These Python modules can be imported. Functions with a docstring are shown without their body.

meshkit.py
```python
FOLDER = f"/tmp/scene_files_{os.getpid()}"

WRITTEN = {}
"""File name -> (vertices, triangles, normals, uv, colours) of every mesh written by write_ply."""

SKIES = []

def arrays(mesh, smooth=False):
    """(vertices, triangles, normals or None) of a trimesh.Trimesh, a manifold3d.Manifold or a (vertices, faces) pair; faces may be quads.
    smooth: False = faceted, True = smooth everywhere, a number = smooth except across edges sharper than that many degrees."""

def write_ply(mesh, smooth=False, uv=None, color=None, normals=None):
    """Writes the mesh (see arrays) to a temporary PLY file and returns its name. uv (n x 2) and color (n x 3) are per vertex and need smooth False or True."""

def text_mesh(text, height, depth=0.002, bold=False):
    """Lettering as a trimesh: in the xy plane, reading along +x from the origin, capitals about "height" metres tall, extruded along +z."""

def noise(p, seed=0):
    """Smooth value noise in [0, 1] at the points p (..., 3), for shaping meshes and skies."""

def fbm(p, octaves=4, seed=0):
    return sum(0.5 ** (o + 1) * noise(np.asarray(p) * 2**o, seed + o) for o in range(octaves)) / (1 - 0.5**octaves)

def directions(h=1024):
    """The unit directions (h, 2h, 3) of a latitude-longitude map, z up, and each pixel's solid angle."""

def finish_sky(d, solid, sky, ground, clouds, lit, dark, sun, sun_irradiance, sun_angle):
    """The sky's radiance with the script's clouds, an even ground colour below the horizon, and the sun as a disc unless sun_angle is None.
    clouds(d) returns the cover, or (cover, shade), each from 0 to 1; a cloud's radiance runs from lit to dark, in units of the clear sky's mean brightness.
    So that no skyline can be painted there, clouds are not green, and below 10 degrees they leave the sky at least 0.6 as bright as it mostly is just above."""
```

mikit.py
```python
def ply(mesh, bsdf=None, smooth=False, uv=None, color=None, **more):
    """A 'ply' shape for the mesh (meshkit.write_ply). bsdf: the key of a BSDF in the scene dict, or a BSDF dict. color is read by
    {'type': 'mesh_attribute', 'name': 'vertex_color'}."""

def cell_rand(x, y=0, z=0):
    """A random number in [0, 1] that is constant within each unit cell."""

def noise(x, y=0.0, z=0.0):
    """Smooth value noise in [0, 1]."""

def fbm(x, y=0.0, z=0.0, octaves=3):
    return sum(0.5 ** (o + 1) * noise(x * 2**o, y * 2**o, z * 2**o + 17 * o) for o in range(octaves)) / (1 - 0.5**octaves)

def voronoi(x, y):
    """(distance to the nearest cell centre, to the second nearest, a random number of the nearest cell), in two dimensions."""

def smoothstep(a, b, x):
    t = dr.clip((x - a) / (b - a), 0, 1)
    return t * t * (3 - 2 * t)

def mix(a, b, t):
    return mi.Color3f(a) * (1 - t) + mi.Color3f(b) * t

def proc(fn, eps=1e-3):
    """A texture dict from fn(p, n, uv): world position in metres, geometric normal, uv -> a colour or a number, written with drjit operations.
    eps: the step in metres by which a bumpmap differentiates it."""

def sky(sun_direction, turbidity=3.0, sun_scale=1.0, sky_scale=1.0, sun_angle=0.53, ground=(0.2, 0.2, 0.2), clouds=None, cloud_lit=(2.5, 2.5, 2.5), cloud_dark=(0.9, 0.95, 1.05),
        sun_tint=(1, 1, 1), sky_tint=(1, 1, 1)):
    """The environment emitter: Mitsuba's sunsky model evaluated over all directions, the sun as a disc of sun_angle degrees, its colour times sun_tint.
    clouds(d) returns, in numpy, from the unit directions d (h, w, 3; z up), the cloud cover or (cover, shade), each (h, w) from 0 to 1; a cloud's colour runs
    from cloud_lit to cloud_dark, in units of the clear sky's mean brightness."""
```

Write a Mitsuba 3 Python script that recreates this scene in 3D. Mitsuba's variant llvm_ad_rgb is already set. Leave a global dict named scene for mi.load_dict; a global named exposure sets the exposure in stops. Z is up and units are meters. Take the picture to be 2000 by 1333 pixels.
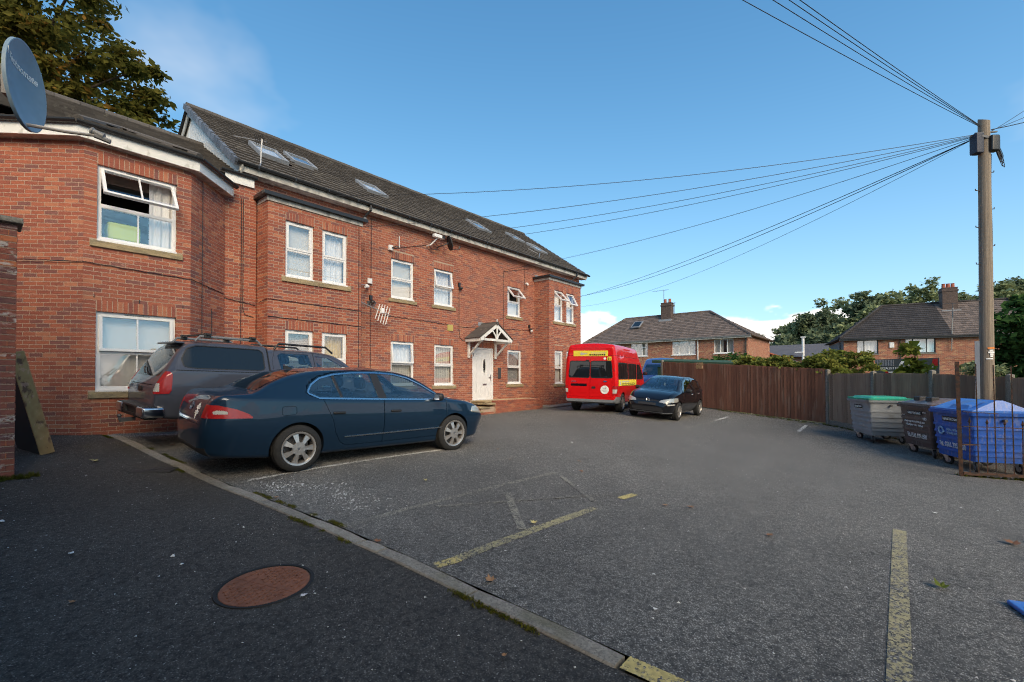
import math, random
import numpy as np, trimesh, shapely
import drjit as dr
import mitsuba as mi
import manifold3d as m3
import mikit, meshkit
from mikit import proc, noise, fbm, voronoi, smoothstep, mix, cell_rand
from shapely.geometry import Polygon, box as sbox, Point, LineString
from shapely import affinity
from scipy.interpolate import RBFInterpolator, PchipInterpolator

T = mi.ScalarTransform4f
scene, labels = {}, {}
rng = np.random.default_rng(7)
pi = math.pi
A = lambda *a: np.array(a, float)

# ------------------------------------------------------------------ camera, sky, exposure
YAW, PITCH = math.radians(40.44), math.radians(0.69)
fwd = A(math.cos(YAW) * math.cos(PITCH), math.sin(YAW) * math.cos(PITCH), math.sin(PITCH))
scene['camera'] = {'type': 'perspective', 'fov': math.degrees(2 * math.atan(1000 / 888)), 'fov_axis': 'x',
                   'near_clip': 0.05, 'far_clip': 3000.0,
                   'to_world': T().look_at(origin=[0, 0, 1.5], target=(A(0, 0, 1.5) + fwd).tolist(), up=[0, 0, 1]),
                   'principal_point_offset_y': -(729.1 - 666.5) / 1333}
SUN = A(-0.42, -0.72, 0.50)

def clouds(d):
    x, y, z = d[..., 0], d[..., 1], np.maximum(d[..., 2], 0.001)
    # thin wisps on a flat layer, cumulus banks low over the horizon, haze thickening towards it, a veil over the sun
    q = np.stack([x / (z + 0.22) * 2.3, y / (z + 0.22) * 2.3, z * 0], -1)
    wisp = np.clip((meshkit.fbm(q + A(18.36, -5.22, 0), 6, 3) - 0.60) * 2.6, 0, 1) * 0.42
    az = np.arctan2(y, x)
    p = np.stack([np.cos(az) * 9, np.sin(az) * 9, z * 22], -1)
    cum = meshkit.fbm(p + A(29.14, 24.27, 0.0), 6, 11)
    top = 0.075 + 0.15 * meshkit.fbm(np.stack([np.cos(az) * 5 - 14.79, np.sin(az) * 5 - 16.36, az * 0 + 3.7], -1), 2, 4)
    c = np.clip((cum - 0.44 - 0.20 * np.clip((z - 0.55 * top) / (0.45 * top), -0.6, 4)) * 14, 0, 1)
    puff = meshkit.fbm(p * 2.3 + 9, 4, 5)
    shade = np.clip(0.50 - (z / top - 0.4) * 0.9 + (puff - 0.5) * 1.3, 0, 1) * 0.55
    haze = 0.62 * np.exp(-z / 0.16)
    sd = d @ (SUN / np.linalg.norm(SUN))
    veil = np.clip((sd - 0.74) / 0.2, 0, 1) * (0.55 + 0.45 * meshkit.fbm(q * 0.8 + 7, 4, 8))
    cover = np.maximum(np.maximum(np.maximum(wisp, haze), c), np.clip(veil, 0, 0.93))
    return cover, np.where(c >= np.maximum(wisp, haze), shade, 0.35)

scene['sky'] = mikit.sky(SUN, turbidity=3.0, sun_scale=0.40, sun_angle=34, clouds=clouds, ground=(0.12, 0.12, 0.12),
                         cloud_lit=(2.6, 2.5, 2.4), cloud_dark=(1.5, 1.52, 1.58), sky_tint=(0.57, 0.97, 1.05), sun_tint=(0.97, 0.98, 1.02))
exposure = 2.8

# ------------------------------------------------------------------ helpers
def numbered(key):
    if key not in USED:
        USED[key] = 0
        return key
    USED[key] += 1
    return f'{key}_{USED[key]:03d}'
USED = {}

def tag(key, label=None, cat=None, group=None, kind=None):
    d = labels.setdefault(key, {})
    for k, v in (('label', label), ('category', cat), ('group', group), ('kind', kind)):
        if v: d[k] = v
    return key

def thing(name, label, cat, group=None):
    return tag(numbered(name), label, cat, group)

def put(name, mesh, bsdf, parent=None, smooth=False, label=None, kind=None, M=None, **kw):
    key = numbered((parent + '__' if parent else '') + name)
    if isinstance(mesh, MB):
        v, f, uv = mesh.get()
        if mesh.has_uv and smooth is False: kw['uv'] = uv
        mesh = (v, f)
    elif hasattr(mesh, 'to_mesh'):
        mm = mesh.to_mesh(); mesh = (mm.vert_properties[:, :3], mm.tri_verts)
    elif isinstance(mesh, trimesh.Trimesh):
        mesh = (mesh.vertices, mesh.faces)
    v, f = np.asarray(mesh[0], float), np.asarray(mesh[1], int)
    if M is not None:
        v = v @ M[:3, :3].T + M[:3, 3]
        if np.linalg.det(M[:3, :3]) < 0: f = f[:, ::-1]
    scene[key] = mikit.ply((v, f), 'm_' + bsdf, smooth=smooth, **kw)
    if label: tag(key, label)
    if kind: tag(key, kind=kind)
    return key

def single(name, mesh, bsdf, label, cat, group=None, **kw):
    k = put(name, mesh, bsdf, **kw)
    return tag(k, label, cat, group)

def frame(o, x, y=None, z=(0, 0, 1)):
    """4x4 from origin, x axis and an approximate z axis."""
    x = A(*x); x /= np.linalg.norm(x); z = A(*z); y = np.cross(z, x); y /= np.linalg.norm(y); z = np.cross(x, y)
    M = np.eye(4); M[:3, 0], M[:3, 1], M[:3, 2], M[:3, 3] = x, y, z, o
    return M

def place(x, y, z, deg):
    a = math.radians(deg); M = np.eye(4)
    M[:2, :2] = [[math.cos(a), -math.sin(a)], [math.sin(a), math.cos(a)]]; M[:3, 3] = (x, y, z)
    return M

BOXF = np.array([[0, 2, 1], [0, 3, 2], [4, 5, 6], [4, 6, 7], [0, 1, 5], [0, 5, 4], [1, 2, 6], [1, 6, 5], [2, 3, 7], [2, 7, 6], [3, 0, 4], [3, 4, 7]])

class MB:
    """Collects pieces into one mesh; a piece may carry a constant uv (its own random tone)."""
    def __init__(s): s.v, s.f, s.u, s.n, s.has_uv = [], [], [], 0, False
    def add(s, v, f, uv=None, M=None):
        v = np.asarray(v, float)
        if isinstance(f, list): f = [[q[0], q[i], q[i + 1]] for q in f for i in range(1, len(q) - 1)]
        f = np.asarray(f, int)
        if f.ndim == 2 and f.shape[1] == 4: f = np.vstack([f[:, [0, 1, 2]], f[:, [0, 2, 3]]])
        if M is not None: v = v @ M[:3, :3].T + M[:3, 3]
        s.v.append(v); s.f.append(f + s.n); s.n += len(v)
        if uv is not None: s.has_uv = True
        s.u.append(np.broadcast_to(np.asarray((0.5, 0.5) if uv is None else uv, float), (len(v), 2)))
        return s
    def box(s, lo, hi, uv=None, M=None):
        (a, b, c), (d, e, f) = lo, hi
        return s.add([[a, b, c], [d, b, c], [d, e, c], [a, e, c], [a, b, f], [d, b, f], [d, e, f], [a, e, f]], BOXF, uv, M)
    def cbox(s, c, size, uv=None, M=None):
        c, h = A(*c), A(*size) / 2
        return s.box(c - h, c + h, uv, M)
    def tm(s, m, uv=None, M=None):
        if hasattr(m, 'to_mesh'):
            q = m.to_mesh(); return s.add(q.vert_properties[:, :3], q.tri_verts, uv, M)
        return s.add(m.vertices, m.faces, uv, M)
    def bar(s, p, q, w, h=None, up=(0, 0, 1), uv=None, M=None):
        p, q = A(*p), A(*q); d = q - p; L = np.linalg.norm(d); h = h or w
        up = A(*up) if abs(d @ A(*up)) < 0.99 * L else A(1, 0, 0)
        F = frame(p, d, z=up)
        if M is not None: F = M @ F
        return s.box((0, -w / 2, -h / 2), (L, w / 2, h / 2), uv, F)
    def tube(s, pts, r, n=6, uv=None, M=None, cap=True):
        v, f = tube(pts, r, n, cap)
        return s.add(v, f, uv, M)
    def prism(s, pts, h, uv=None, M=None):
        """polygon in the local xy plane extruded to h along z"""
        return s.tm(extr(pts, h), uv, M)
    def lathe(s, prof, n=24, uv=None, M=None):
        prof = np.asarray(prof, float); k = len(prof); a = np.arange(n) * 2 * pi / n
        v = np.stack([np.outer(np.cos(a), prof[:, 0]), np.outer(np.sin(a), prof[:, 0]), np.tile(prof[:, 1], (n, 1))], -1).reshape(-1, 3)
        i, j = np.meshgrid(np.arange(n), np.arange(k - 1), indexing='ij'); i2 = (i + 1) % n
        return s.add(v, np.stack([i * k + j, i2 * k + j, i2 * k + j + 1, i * k + j + 1], -1).reshape(-1, 4), uv, M)
    def get(s): return np.vstack(s.v), np.vstack(s.f), np.vstack(s.u)

def tube(pts, r, n=6, cap=True):
    p = np.asarray(pts, float); r = np.broadcast_to(r, (len(p),)).astype(float)
    t = np.gradient(p, axis=0); t /= np.linalg.norm(t, axis=1, keepdims=True) + 1e-12
    ref = A(0, 0, 1) if abs(t[0, 2]) < 0.9 else A(1, 0, 0)
    a = np.cross(t, ref); bad = np.linalg.norm(a, axis=1) < 1e-3
    if bad.any(): a[bad] = np.cross(t[bad], A(0.3, 1, 0.1))
    a /= np.linalg.norm(a, axis=1, keepdims=True); b = np.cross(t, a)
    ang = np.arange(n) * 2 * pi / n
    v = p[:, None] + r[:, None, None] * (np.cos(ang)[None, :, None] * a[:, None] + np.sin(ang)[None, :, None] * b[:, None])
    i, j = np.meshgrid(np.arange(len(p) - 1), np.arange(n), indexing='ij')
    q = np.stack([i * n + j, (i + 1) * n + j, (i + 1) * n + (j + 1) % n, i * n + (j + 1) % n], -1).reshape(-1, 4)
    f = np.vstack([q[:, [0, 2, 1]], q[:, [0, 3, 2]]]); v = v.reshape(-1, 3)
    if cap:
        m = (len(p) - 1) * n
        f = np.vstack([f] + [[[0, k, k + 1], [m, m + k + 1, m + k]] for k in range(1, n - 1)])
    return v, f

def extr(pts, h):
    g = pts if isinstance(pts, shapely.Geometry) else Polygon(pts)
    rings = []
    for q in getattr(g, 'geoms', [g]):
        q = shapely.geometry.polygon.orient(q)
        rings += [np.asarray(r.coords)[:-1] for r in (q.exterior, *q.interiors)]
    return m3.Manifold.extrude(m3.CrossSection(rings, m3.FillRule.EvenOdd), h)

def rbox(lo, hi, r=0.03, n=10):
    """Rounded box as a manifold."""
    lo, hi = A(*lo) + r, A(*hi) - r
    s = m3.Manifold.sphere(r, n)
    return m3.Manifold.batch_hull([s.translate([x, y, z]) for x in (lo[0], hi[0]) for y in (lo[1], hi[1]) for z in (lo[2], hi[2])])

def text(t, h, M, depth=0.003, bold=False, width=None):
    m = meshkit.text_mesh(t, h, depth, bold)
    v = np.array(m.vertices)
    if width: v[:, 0] *= width / (v[:, 0].max() - v[:, 0].min())
    return v @ M[:3, :3].T + M[:3, 3], np.array(m.faces)

def sag(p, q, drop, n=24):
    t = np.linspace(0, 1, n)[:, None]
    w = A(*p) * (1 - t) + A(*q) * t
    w[:, 2] -= 4 * drop * (t * (1 - t))[:, 0]
    return w

# ------------------------------------------------------------------ materials
def rgb(c): return {'type': 'rgb', 'value': [float(x) for x in c]}
def mat(name, color, rough=0.6, bump=None, bscale=0.01, eps=1e-3, **kw):
    b = {'type': 'principled', 'base_color': proc(color) if callable(color) else rgb(color), 'roughness': rough, **kw}
    if bump is not None:
        b = {'type': 'bumpmap', 'arbitrary': proc(bump, eps), 'scale': bscale, 'bsdf': b}
    scene['m_' + name] = {'type': 'twosided', 'bsdf': b}
    return name

def C(*c): return mi.Color3f(*c)

def brick_color(p, n, uv):
    r = uv.x; g = fbm(p.x * 38, p.y * 38, p.z * 60, 3)
    c = mix(C(0.33, 0.102, 0.058), C(0.26, 0.077, 0.049), smoothstep(0.2, 0.55, r))
    c = mix(c, C(0.19, 0.075, 0.062), smoothstep(0.72, 0.80, r))
    c = mix(c, C(0.38, 0.145, 0.08), smoothstep(0.90, 0.93, r))
    w = noise(p.x * 0.9, p.y * 0.9, p.z * 0.9)
    pale = smoothstep(0.60, 0.85, fbm(p.x * 1.7 + 9, p.y * 1.7, p.z * 2.6, 3)) * smoothstep(0.45, 0.7, g)
    c = mix(c, C(0.42, 0.24, 0.18), pale * 0.45)
    return c * (0.72 + 0.55 * g) * (0.94 + 0.12 * w)
mat('brick', brick_color, 0.85)

def old_brick(p, n, uv):
    r = uv.x; g = fbm(p.x * 30, p.y * 30, p.z * 45, 4)
    c = mix(C(0.27, 0.085, 0.055), C(0.16, 0.07, 0.06), smoothstep(0.3, 0.8, r))
    c = mix(c, C(0.40, 0.13, 0.06), smoothstep(0.88, 0.93, r))
    lime = smoothstep(0.58, 0.70, fbm(p.x * 6, p.y * 6, p.z * 9 + 3, 4)) * smoothstep(0.42, 0.55, g)
    return mix(c * (0.7 + 0.6 * g), C(0.50, 0.45, 0.40), lime * 0.8)
mat('old_brick', old_brick, 0.9)

mat('mortar', lambda p, n, uv: C(0.39, 0.29, 0.215) * (0.75 + 0.5 * fbm(p.x * 40, p.y * 40, p.z * 40, 3)), 0.95)

def tarmac(base, stone, p):
    a, b, w = voronoi(p.x * 95, p.y * 95)
    chip = smoothstep(0.55, 0.25, a)
    big = fbm(p.x * 0.45, p.y * 0.45, 2, 4)
    med = fbm(p.x * 3.1, p.y * 3.1, 5, 3)
    gr = 0.45 * noise(p.x * 160, p.y * 160, 1) + 0.55 * noise(p.x * 42, p.y * 42, 4)
    c = mix(C(*base), C(*stone), chip * smoothstep(0.35, 1.0, w))
    pale = smoothstep(0.965, 0.99, w) * chip
    c = mix(c, C(0.36, 0.34, 0.31), pale * 0.6)
    return c * (0.15 + 1.30 * gr) * (0.70 + 0.45 * big) * (0.82 + 0.36 * med)

def car_park_color(p, n, uv):
    c = tarmac((0.098, 0.094, 0.087), (0.36, 0.345, 0.32), p)
    # patched reinstatement and oil drips
    a, b, w = voronoi(p.x * 0.9 + 3, p.y * 0.9)
    oil = smoothstep(0.20, 0.05, a + 0.12 * noise(p.x * 9, p.y * 9)) * smoothstep(0.6, 0.8, w)
    c = c * (1 - 0.35 * oil)
    moss = smoothstep(0.62, 0.74, fbm(p.x * 2.3 + 4, p.y * 2.3, 8, 4))
    k = (p.x - 18.93) * 0.9156 + (p.y - 1.87) * -0.402
    near = smoothstep(-1.1, -0.35, k) * smoothstep(4.6, 3.2, p.y) 
    return mix(c, C(0.075, 0.075, 0.02), moss * near * 0.8)
mat('car_park', car_park_color, 0.82, bump=lambda p, n, uv: voronoi(p.x * 95, p.y * 95)[0], bscale=0.0032, eps=2e-3)

def path_color(p, n, uv):
    c = tarmac((0.046, 0.042, 0.037), (0.125, 0.116, 0.104), p)
    moss = smoothstep(0.50, 0.66, fbm(p.x * 2.1 + 4, p.y * 2.1, 8, 4)) * smoothstep(0.8, 0.35, dr.sqrt(dr.square((p.x - 1.55) / 0.7) + dr.square((p.y - 9.75) / 0.5)))
    return mix(c, C(0.07, 0.065, 0.012), moss * 0.9)
mat('path', path_color, 0.8, bump=lambda p, n, uv: voronoi(p.x * 120, p.y * 120)[0], bscale=0.002, eps=2e-3)

mat('grass', lambda p, n, uv: mix(C(0.06, 0.075, 0.025), C(0.10, 0.095, 0.04), fbm(p.x * 0.6, p.y * 0.6, 0, 4)), 0.95)

def concrete(p, n, uv):
    g = fbm(p.x * 22, p.y * 22, p.z * 22, 4); s = fbm(p.x * 4 + 2, p.y * 4, p.z * 4, 3)
    a, b, w = voronoi(p.x * 85, p.y * 85 + p.z * 85)
    c = mix(C(0.16, 0.148, 0.128), C(0.27, 0.25, 0.215), g) * (0.72 + 0.5 * w)
    moss = smoothstep(0.60, 0.75, s)
    return mix(c * (0.75 + 0.4 * uv.x), C(0.09, 0.085, 0.04), moss * 0.45)
mat('concrete', concrete, 0.9)

mat('sill_stone', lambda p, n, uv: mix(C(0.33, 0.255, 0.145), C(0.20, 0.165, 0.105), smoothstep(0.35, 0.75, fbm(p.x * 5, p.y * 5, p.z * 16, 4))) * (0.8 + 0.4 * noise(p.x * 60, p.y * 60, p.z * 60)), 0.85)

def tile_color(p, n, uv):
    g = fbm(p.x * 25, p.y * 25, p.z * 25, 3)
    c = mix(C(0.060, 0.054, 0.050), C(0.100, 0.090, 0.082), uv.x)
    lich = smoothstep(0.66, 0.74, fbm(p.x * 8, p.y * 8, p.z * 8, 3)) * smoothstep(0.4, 0.7, uv.y)
    c = c * (0.75 + 0.5 * g)
    return mix(c, C(0.22, 0.21, 0.17), lich * 0.5)
mat('tile', tile_color, 0.85)
mat('far_tile', lambda p, n, uv: mix(C(0.10, 0.082, 0.075), C(0.165, 0.13, 0.115), uv.x) * (0.7 + 0.55 * fbm(p.x * 5, p.y * 5, p.z * 9, 3)), 0.85)
mat('slate', lambda p, n, uv: mix(C(0.026, 0.024, 0.026), C(0.048, 0.043, 0.043), fbm(p.x * 1.3, p.y * 1.3, p.z * 1.3, 4)) * (0.8 + 0.4 * uv.x), 0.75)

mat('upvc', lambda p, n, uv: C(0.72, 0.72, 0.72) * (0.94 + 0.08 * noise(p.x * 7, p.y * 7, p.z * 7)), 0.28, specular=0.5)
def dirty_white(p, n, uv):
    st = fbm(p.x * 9, p.y * 9, p.z * 3, 4); sp = fbm(p.x * 30, p.y * 30, p.z * 30, 3)
    return mix(C(0.47, 0.45, 0.41), C(0.22, 0.21, 0.185), smoothstep(0.42, 0.70, st) * 0.8 + smoothstep(0.6, 0.75, sp) * 0.2)
mat('fascia', dirty_white, 0.5)
mat('white_paint', lambda p, n, uv: mix(C(0.70, 0.69, 0.66), C(0.45, 0.43, 0.38), smoothstep(0.6, 0.8, fbm(p.x * 11, p.y * 11, p.z * 5, 4))), 0.5)
mat('black_plastic', (0.018, 0.018, 0.020), 0.38)
mat('dark_rubber', (0.016, 0.016, 0.016), 0.75)
mat('grey_plastic', (0.16, 0.165, 0.17), 0.5)
mat('lead', (0.22, 0.24, 0.27), 0.55)
mat('ridge_blue', lambda p, n, uv: C(0.11, 0.125, 0.155) * (0.7 + 0.6 * uv.x), 0.5)
mat('steel', (0.55, 0.55, 0.56), 0.32, metallic=0.9)
mat('dark_steel', (0.10, 0.10, 0.105), 0.45, metallic=0.5)
mat('wire', (0.02, 0.022, 0.027), 0.6)
mat('interior', (0.10, 0.095, 0.09), 0.9)
mat('blind', lambda p, n, uv: C(0.58, 0.57, 0.53) * (0.9 + 0.1 * noise(p.x * 3, p.y * 3, p.z * 3)), 0.9)
mat('blind_grey', (0.36, 0.36, 0.35), 0.8)
mat('net', lambda p, n, uv: C(0.72, 0.73, 0.74) * (0.9 + 0.12 * noise(p.x * 40, p.y * 40, p.z * 1.5)), 0.95)
mat('curtain_yellow', lambda p, n, uv: C(0.42, 0.32, 0.10) * (0.8 + 0.3 * noise(p.x * 8, p.y * 8, p.z * 0.5)), 0.95)
mat('basket_yellow', (0.50, 0.58, 0.06), 0.5)
scene['m_glass'] = {'type': 'thindielectric', 'int_ior': 2.1}
scene['m_car_glass'] = {'type': 'thindielectric', 'int_ior': 1.85, 'specular_transmittance': rgb((0.55, 0.62, 0.60))}
scene['m_tint_glass'] = {'type': 'twosided', 'bsdf': {'type': 'plastic', 'diffuse_reflectance': rgb((0.010, 0.012, 0.014)), 'int_ior': 1.65}}

def board_brown(p, n, uv):
    g = fbm(p.x * 26, p.y * 26, p.z * 1.6 + uv.x * 40, 4); k = noise(p.x * 90, p.y * 90, p.z * 4)
    c = mix(C(0.115, 0.048, 0.029), C(0.205, 0.092, 0.055), uv.x)
    w = smoothstep(0.55, 0.75, fbm(p.x * 9, p.y * 9, p.z * 1.2 + uv.y * 9, 3))
    return mix(c * (0.65 + 0.5 * g + 0.2 * k), C(0.25, 0.17, 0.12), w * 0.45)
mat('board_brown', board_brown, 0.85)
def board_grey(p, n, uv):
    g = fbm(p.x * 26, p.y * 26, p.z * 1.6 + uv.x * 40, 4); k = noise(p.x * 90, p.y * 90, p.z * 4)
    c = mix(C(0.175, 0.115, 0.078), C(0.29, 0.205, 0.145), uv.x)
    return c * (0.6 + 0.55 * g + 0.25 * k)
mat('board_grey', board_grey, 0.9)
def pole_wood(p, n, uv):
    a = dr.atan2(p.y + 1.51, p.x - 14.82)
    g = fbm(a * 9, p.z * 0.7, 3, 4); k = noise(a * 34, p.z * 2.5, 1)
    return mix(C(0.17, 0.132, 0.098), C(0.34, 0.28, 0.22), g) * (0.6 + 0.55 * k)
mat('pole_wood', pole_wood, 0.9)
def flaky(p, n, uv):
    f = fbm(p.x * 19, p.y * 19, p.z * 8, 4); h = fbm(p.x * 22 + 3, p.y * 22, p.z * 12, 3)
    c = mix(C(0.27, 0.155, 0.060), C(0.40, 0.27, 0.125), h)
    c = mix(c, C(0.10, 0.05, 0.035), smoothstep(0.52, 0.66, f) * 0.9)
    return mix(c, C(0.46, 0.26, 0.20), smoothstep(0.64, 0.7, h) * 0.6)
mat('flaky_board', flaky, 0.85)
def rust(p, n, uv):
    g = fbm(p.x * 25, p.y * 25, p.z * 25, 4)
    c = mix(C(0.026, 0.018, 0.015), C(0.075, 0.034, 0.020), smoothstep(0.35, 0.65, g))
    return mix(c, C(0.03, 0.03, 0.032), smoothstep(0.62, 0.7, fbm(p.x * 9, p.y * 9, p.z * 9, 3)) * 0.7)
mat('rust', rust, 0.85)
def manhole_rust(p, n, uv):
    g = fbm(p.x * 30, p.y * 30, 1, 4); h = fbm(p.x * 9, p.y * 9, 4, 3)
    return mix(C(0.165, 0.062, 0.036), C(0.25, 0.105, 0.060), g) * (0.75 + 0.45 * h)
mat('manhole_rust', manhole_rust, 0.85)
def worn(c, seed, keep):
    def fn(p, n, uv):
        w = fbm(p.x * 55 + seed, p.y * 55, 1, 3); big = fbm(p.x * 1.6 + seed, p.y * 1.6, 3, 3)
        a, b, r = voronoi(p.x * 80, p.y * 80)
        t = tarmac((0.098, 0.094, 0.087), (0.36, 0.345, 0.32), p)
        k = smoothstep(keep - 0.10, keep + 0.10, w * 0.55 + 0.225 + (big - 0.5) * 0.45 + (r - 0.5) * 0.42)
        return mix(C(*c) * (0.75 + 0.4 * noise(p.x * 60, p.y * 60, 2)), t, k)
    return fn
mat('line_yellow', worn((0.30, 0.265, 0.15), 2, 0.54), 0.8)
mat('line_yellow_bright', worn((0.46, 0.37, 0.14), 5, 0.64), 0.75)
mat('line_faint', worn((0.24, 0.23, 0.19), 8, 0.43), 0.85)
mat('line_white', worn((0.46, 0.45, 0.43), 4, 0.60), 0.8)
def leafy(a, b, dry=None):
    def fn(p, n, uv):
        c = mix(C(*a), C(*b), uv.x)
        return mix(c, C(*dry), smoothstep(0.80, 0.92, uv.y)) if dry else c
    return fn
def foliage(name, a, b, dry=None, tr=0.55):
    scene['m_' + name] = {'type': 'principledthin', 'base_color': proc(leafy(a, b, dry)), 'roughness': 0.55, 'diff_trans': tr, 'spec_trans': 0.0, 'eta': 1.3}
    return name
foliage('leaf_chestnut', (0.075, 0.085, 0.020), (0.200, 0.175, 0.042), (0.30, 0.165, 0.04), tr=1.0)
foliage('leaf_far', (0.165, 0.205, 0.105), (0.34, 0.38, 0.20))
foliage('leaf_far_dark', (0.110, 0.150, 0.100), (0.22, 0.27, 0.155))
foliage('leaf_ivy', (0.110, 0.150, 0.034), (0.290, 0.300, 0.075), (0.20, 0.13, 0.03))
foliage('leaf_hedge', (0.030, 0.080, 0.028), (0.095, 0.170, 0.045))
foliage('leaf_lime', (0.130, 0.170, 0.025), (0.220, 0.240, 0.050))
foliage('moss', (0.045, 0.055, 0.010), (0.100, 0.095, 0.020), tr=0.2)
mat('fallen_brown', lambda p, n, uv: mix(C(0.20, 0.085, 0.035), C(0.30, 0.17, 0.08), uv.x), 0.7)
mat('fallen_yellow', lambda p, n, uv: mix(C(0.45, 0.36, 0.10), C(0.55, 0.46, 0.20), uv.x), 0.7)
mat('paper_scrap', (0.62, 0.62, 0.62), 0.7)
mat('bark', lambda p, n, uv: C(0.07, 0.055, 0.042) * (0.6 + 0.8 * fbm(p.x * 9, p.y * 9, p.z * 3, 3)), 0.9)

# ------------------------------------------------------------------ lie of the land
GP = np.array([(1.2, 11.16, .49), (2.16, 11.16, .44), (11.5, 11.35, .19), (15.4, 11.35, .24), (17.45, 11.5, .30), (3, 6.39, .2), (5.7, 6.22, .19),
               (15.2, 5.58, .08), (18.0, 5.75, .10), (14.67, 9.2, .30), (15.07, 7.57, .25), (18.93, 1.87, -.07), (20.36, 5.12, .1), (22, 9, .3),
               (15.19, .62, -.22), (13.4, -.5, -.26), (12.08, -1.02, -.28), (11.28, -.82, -.22), (1.35, 3.47, .02), (3, 0, -.02), (2.16, 1.13, .02),
               (1.56, 10.12, .47), (.28, 8.5, .32), (2.18, 6.48, .17), (2.2, 4.15, .10), (7, 11, .30), (22, 12, .35), (26, 2, .0), (-6, 12, .5), (-6, 0, .0), (8, -8, -.25), (26, 14, .35), (18, -6, -.25), (0, 0, 0.0)])
_rbf = RBFInterpolator(GP[:, :2], GP[:, 2], smoothing=0.35, kernel='thin_plate_spline')
def gz(x, y):
    x, y = np.broadcast_arrays(np.asarray(x, float), np.asarray(y, float))
    h = _rbf(np.stack([x.ravel(), y.ravel()], -1)).reshape(x.shape)
    r = np.hypot(x - 9, y - 4)
    k = np.clip((r - 16) / 14, 0, 1); k = k * k * (3 - 2 * k)
    return h * (1 - k)
def gzs(x, y): return float(gz(x, y))

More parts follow.
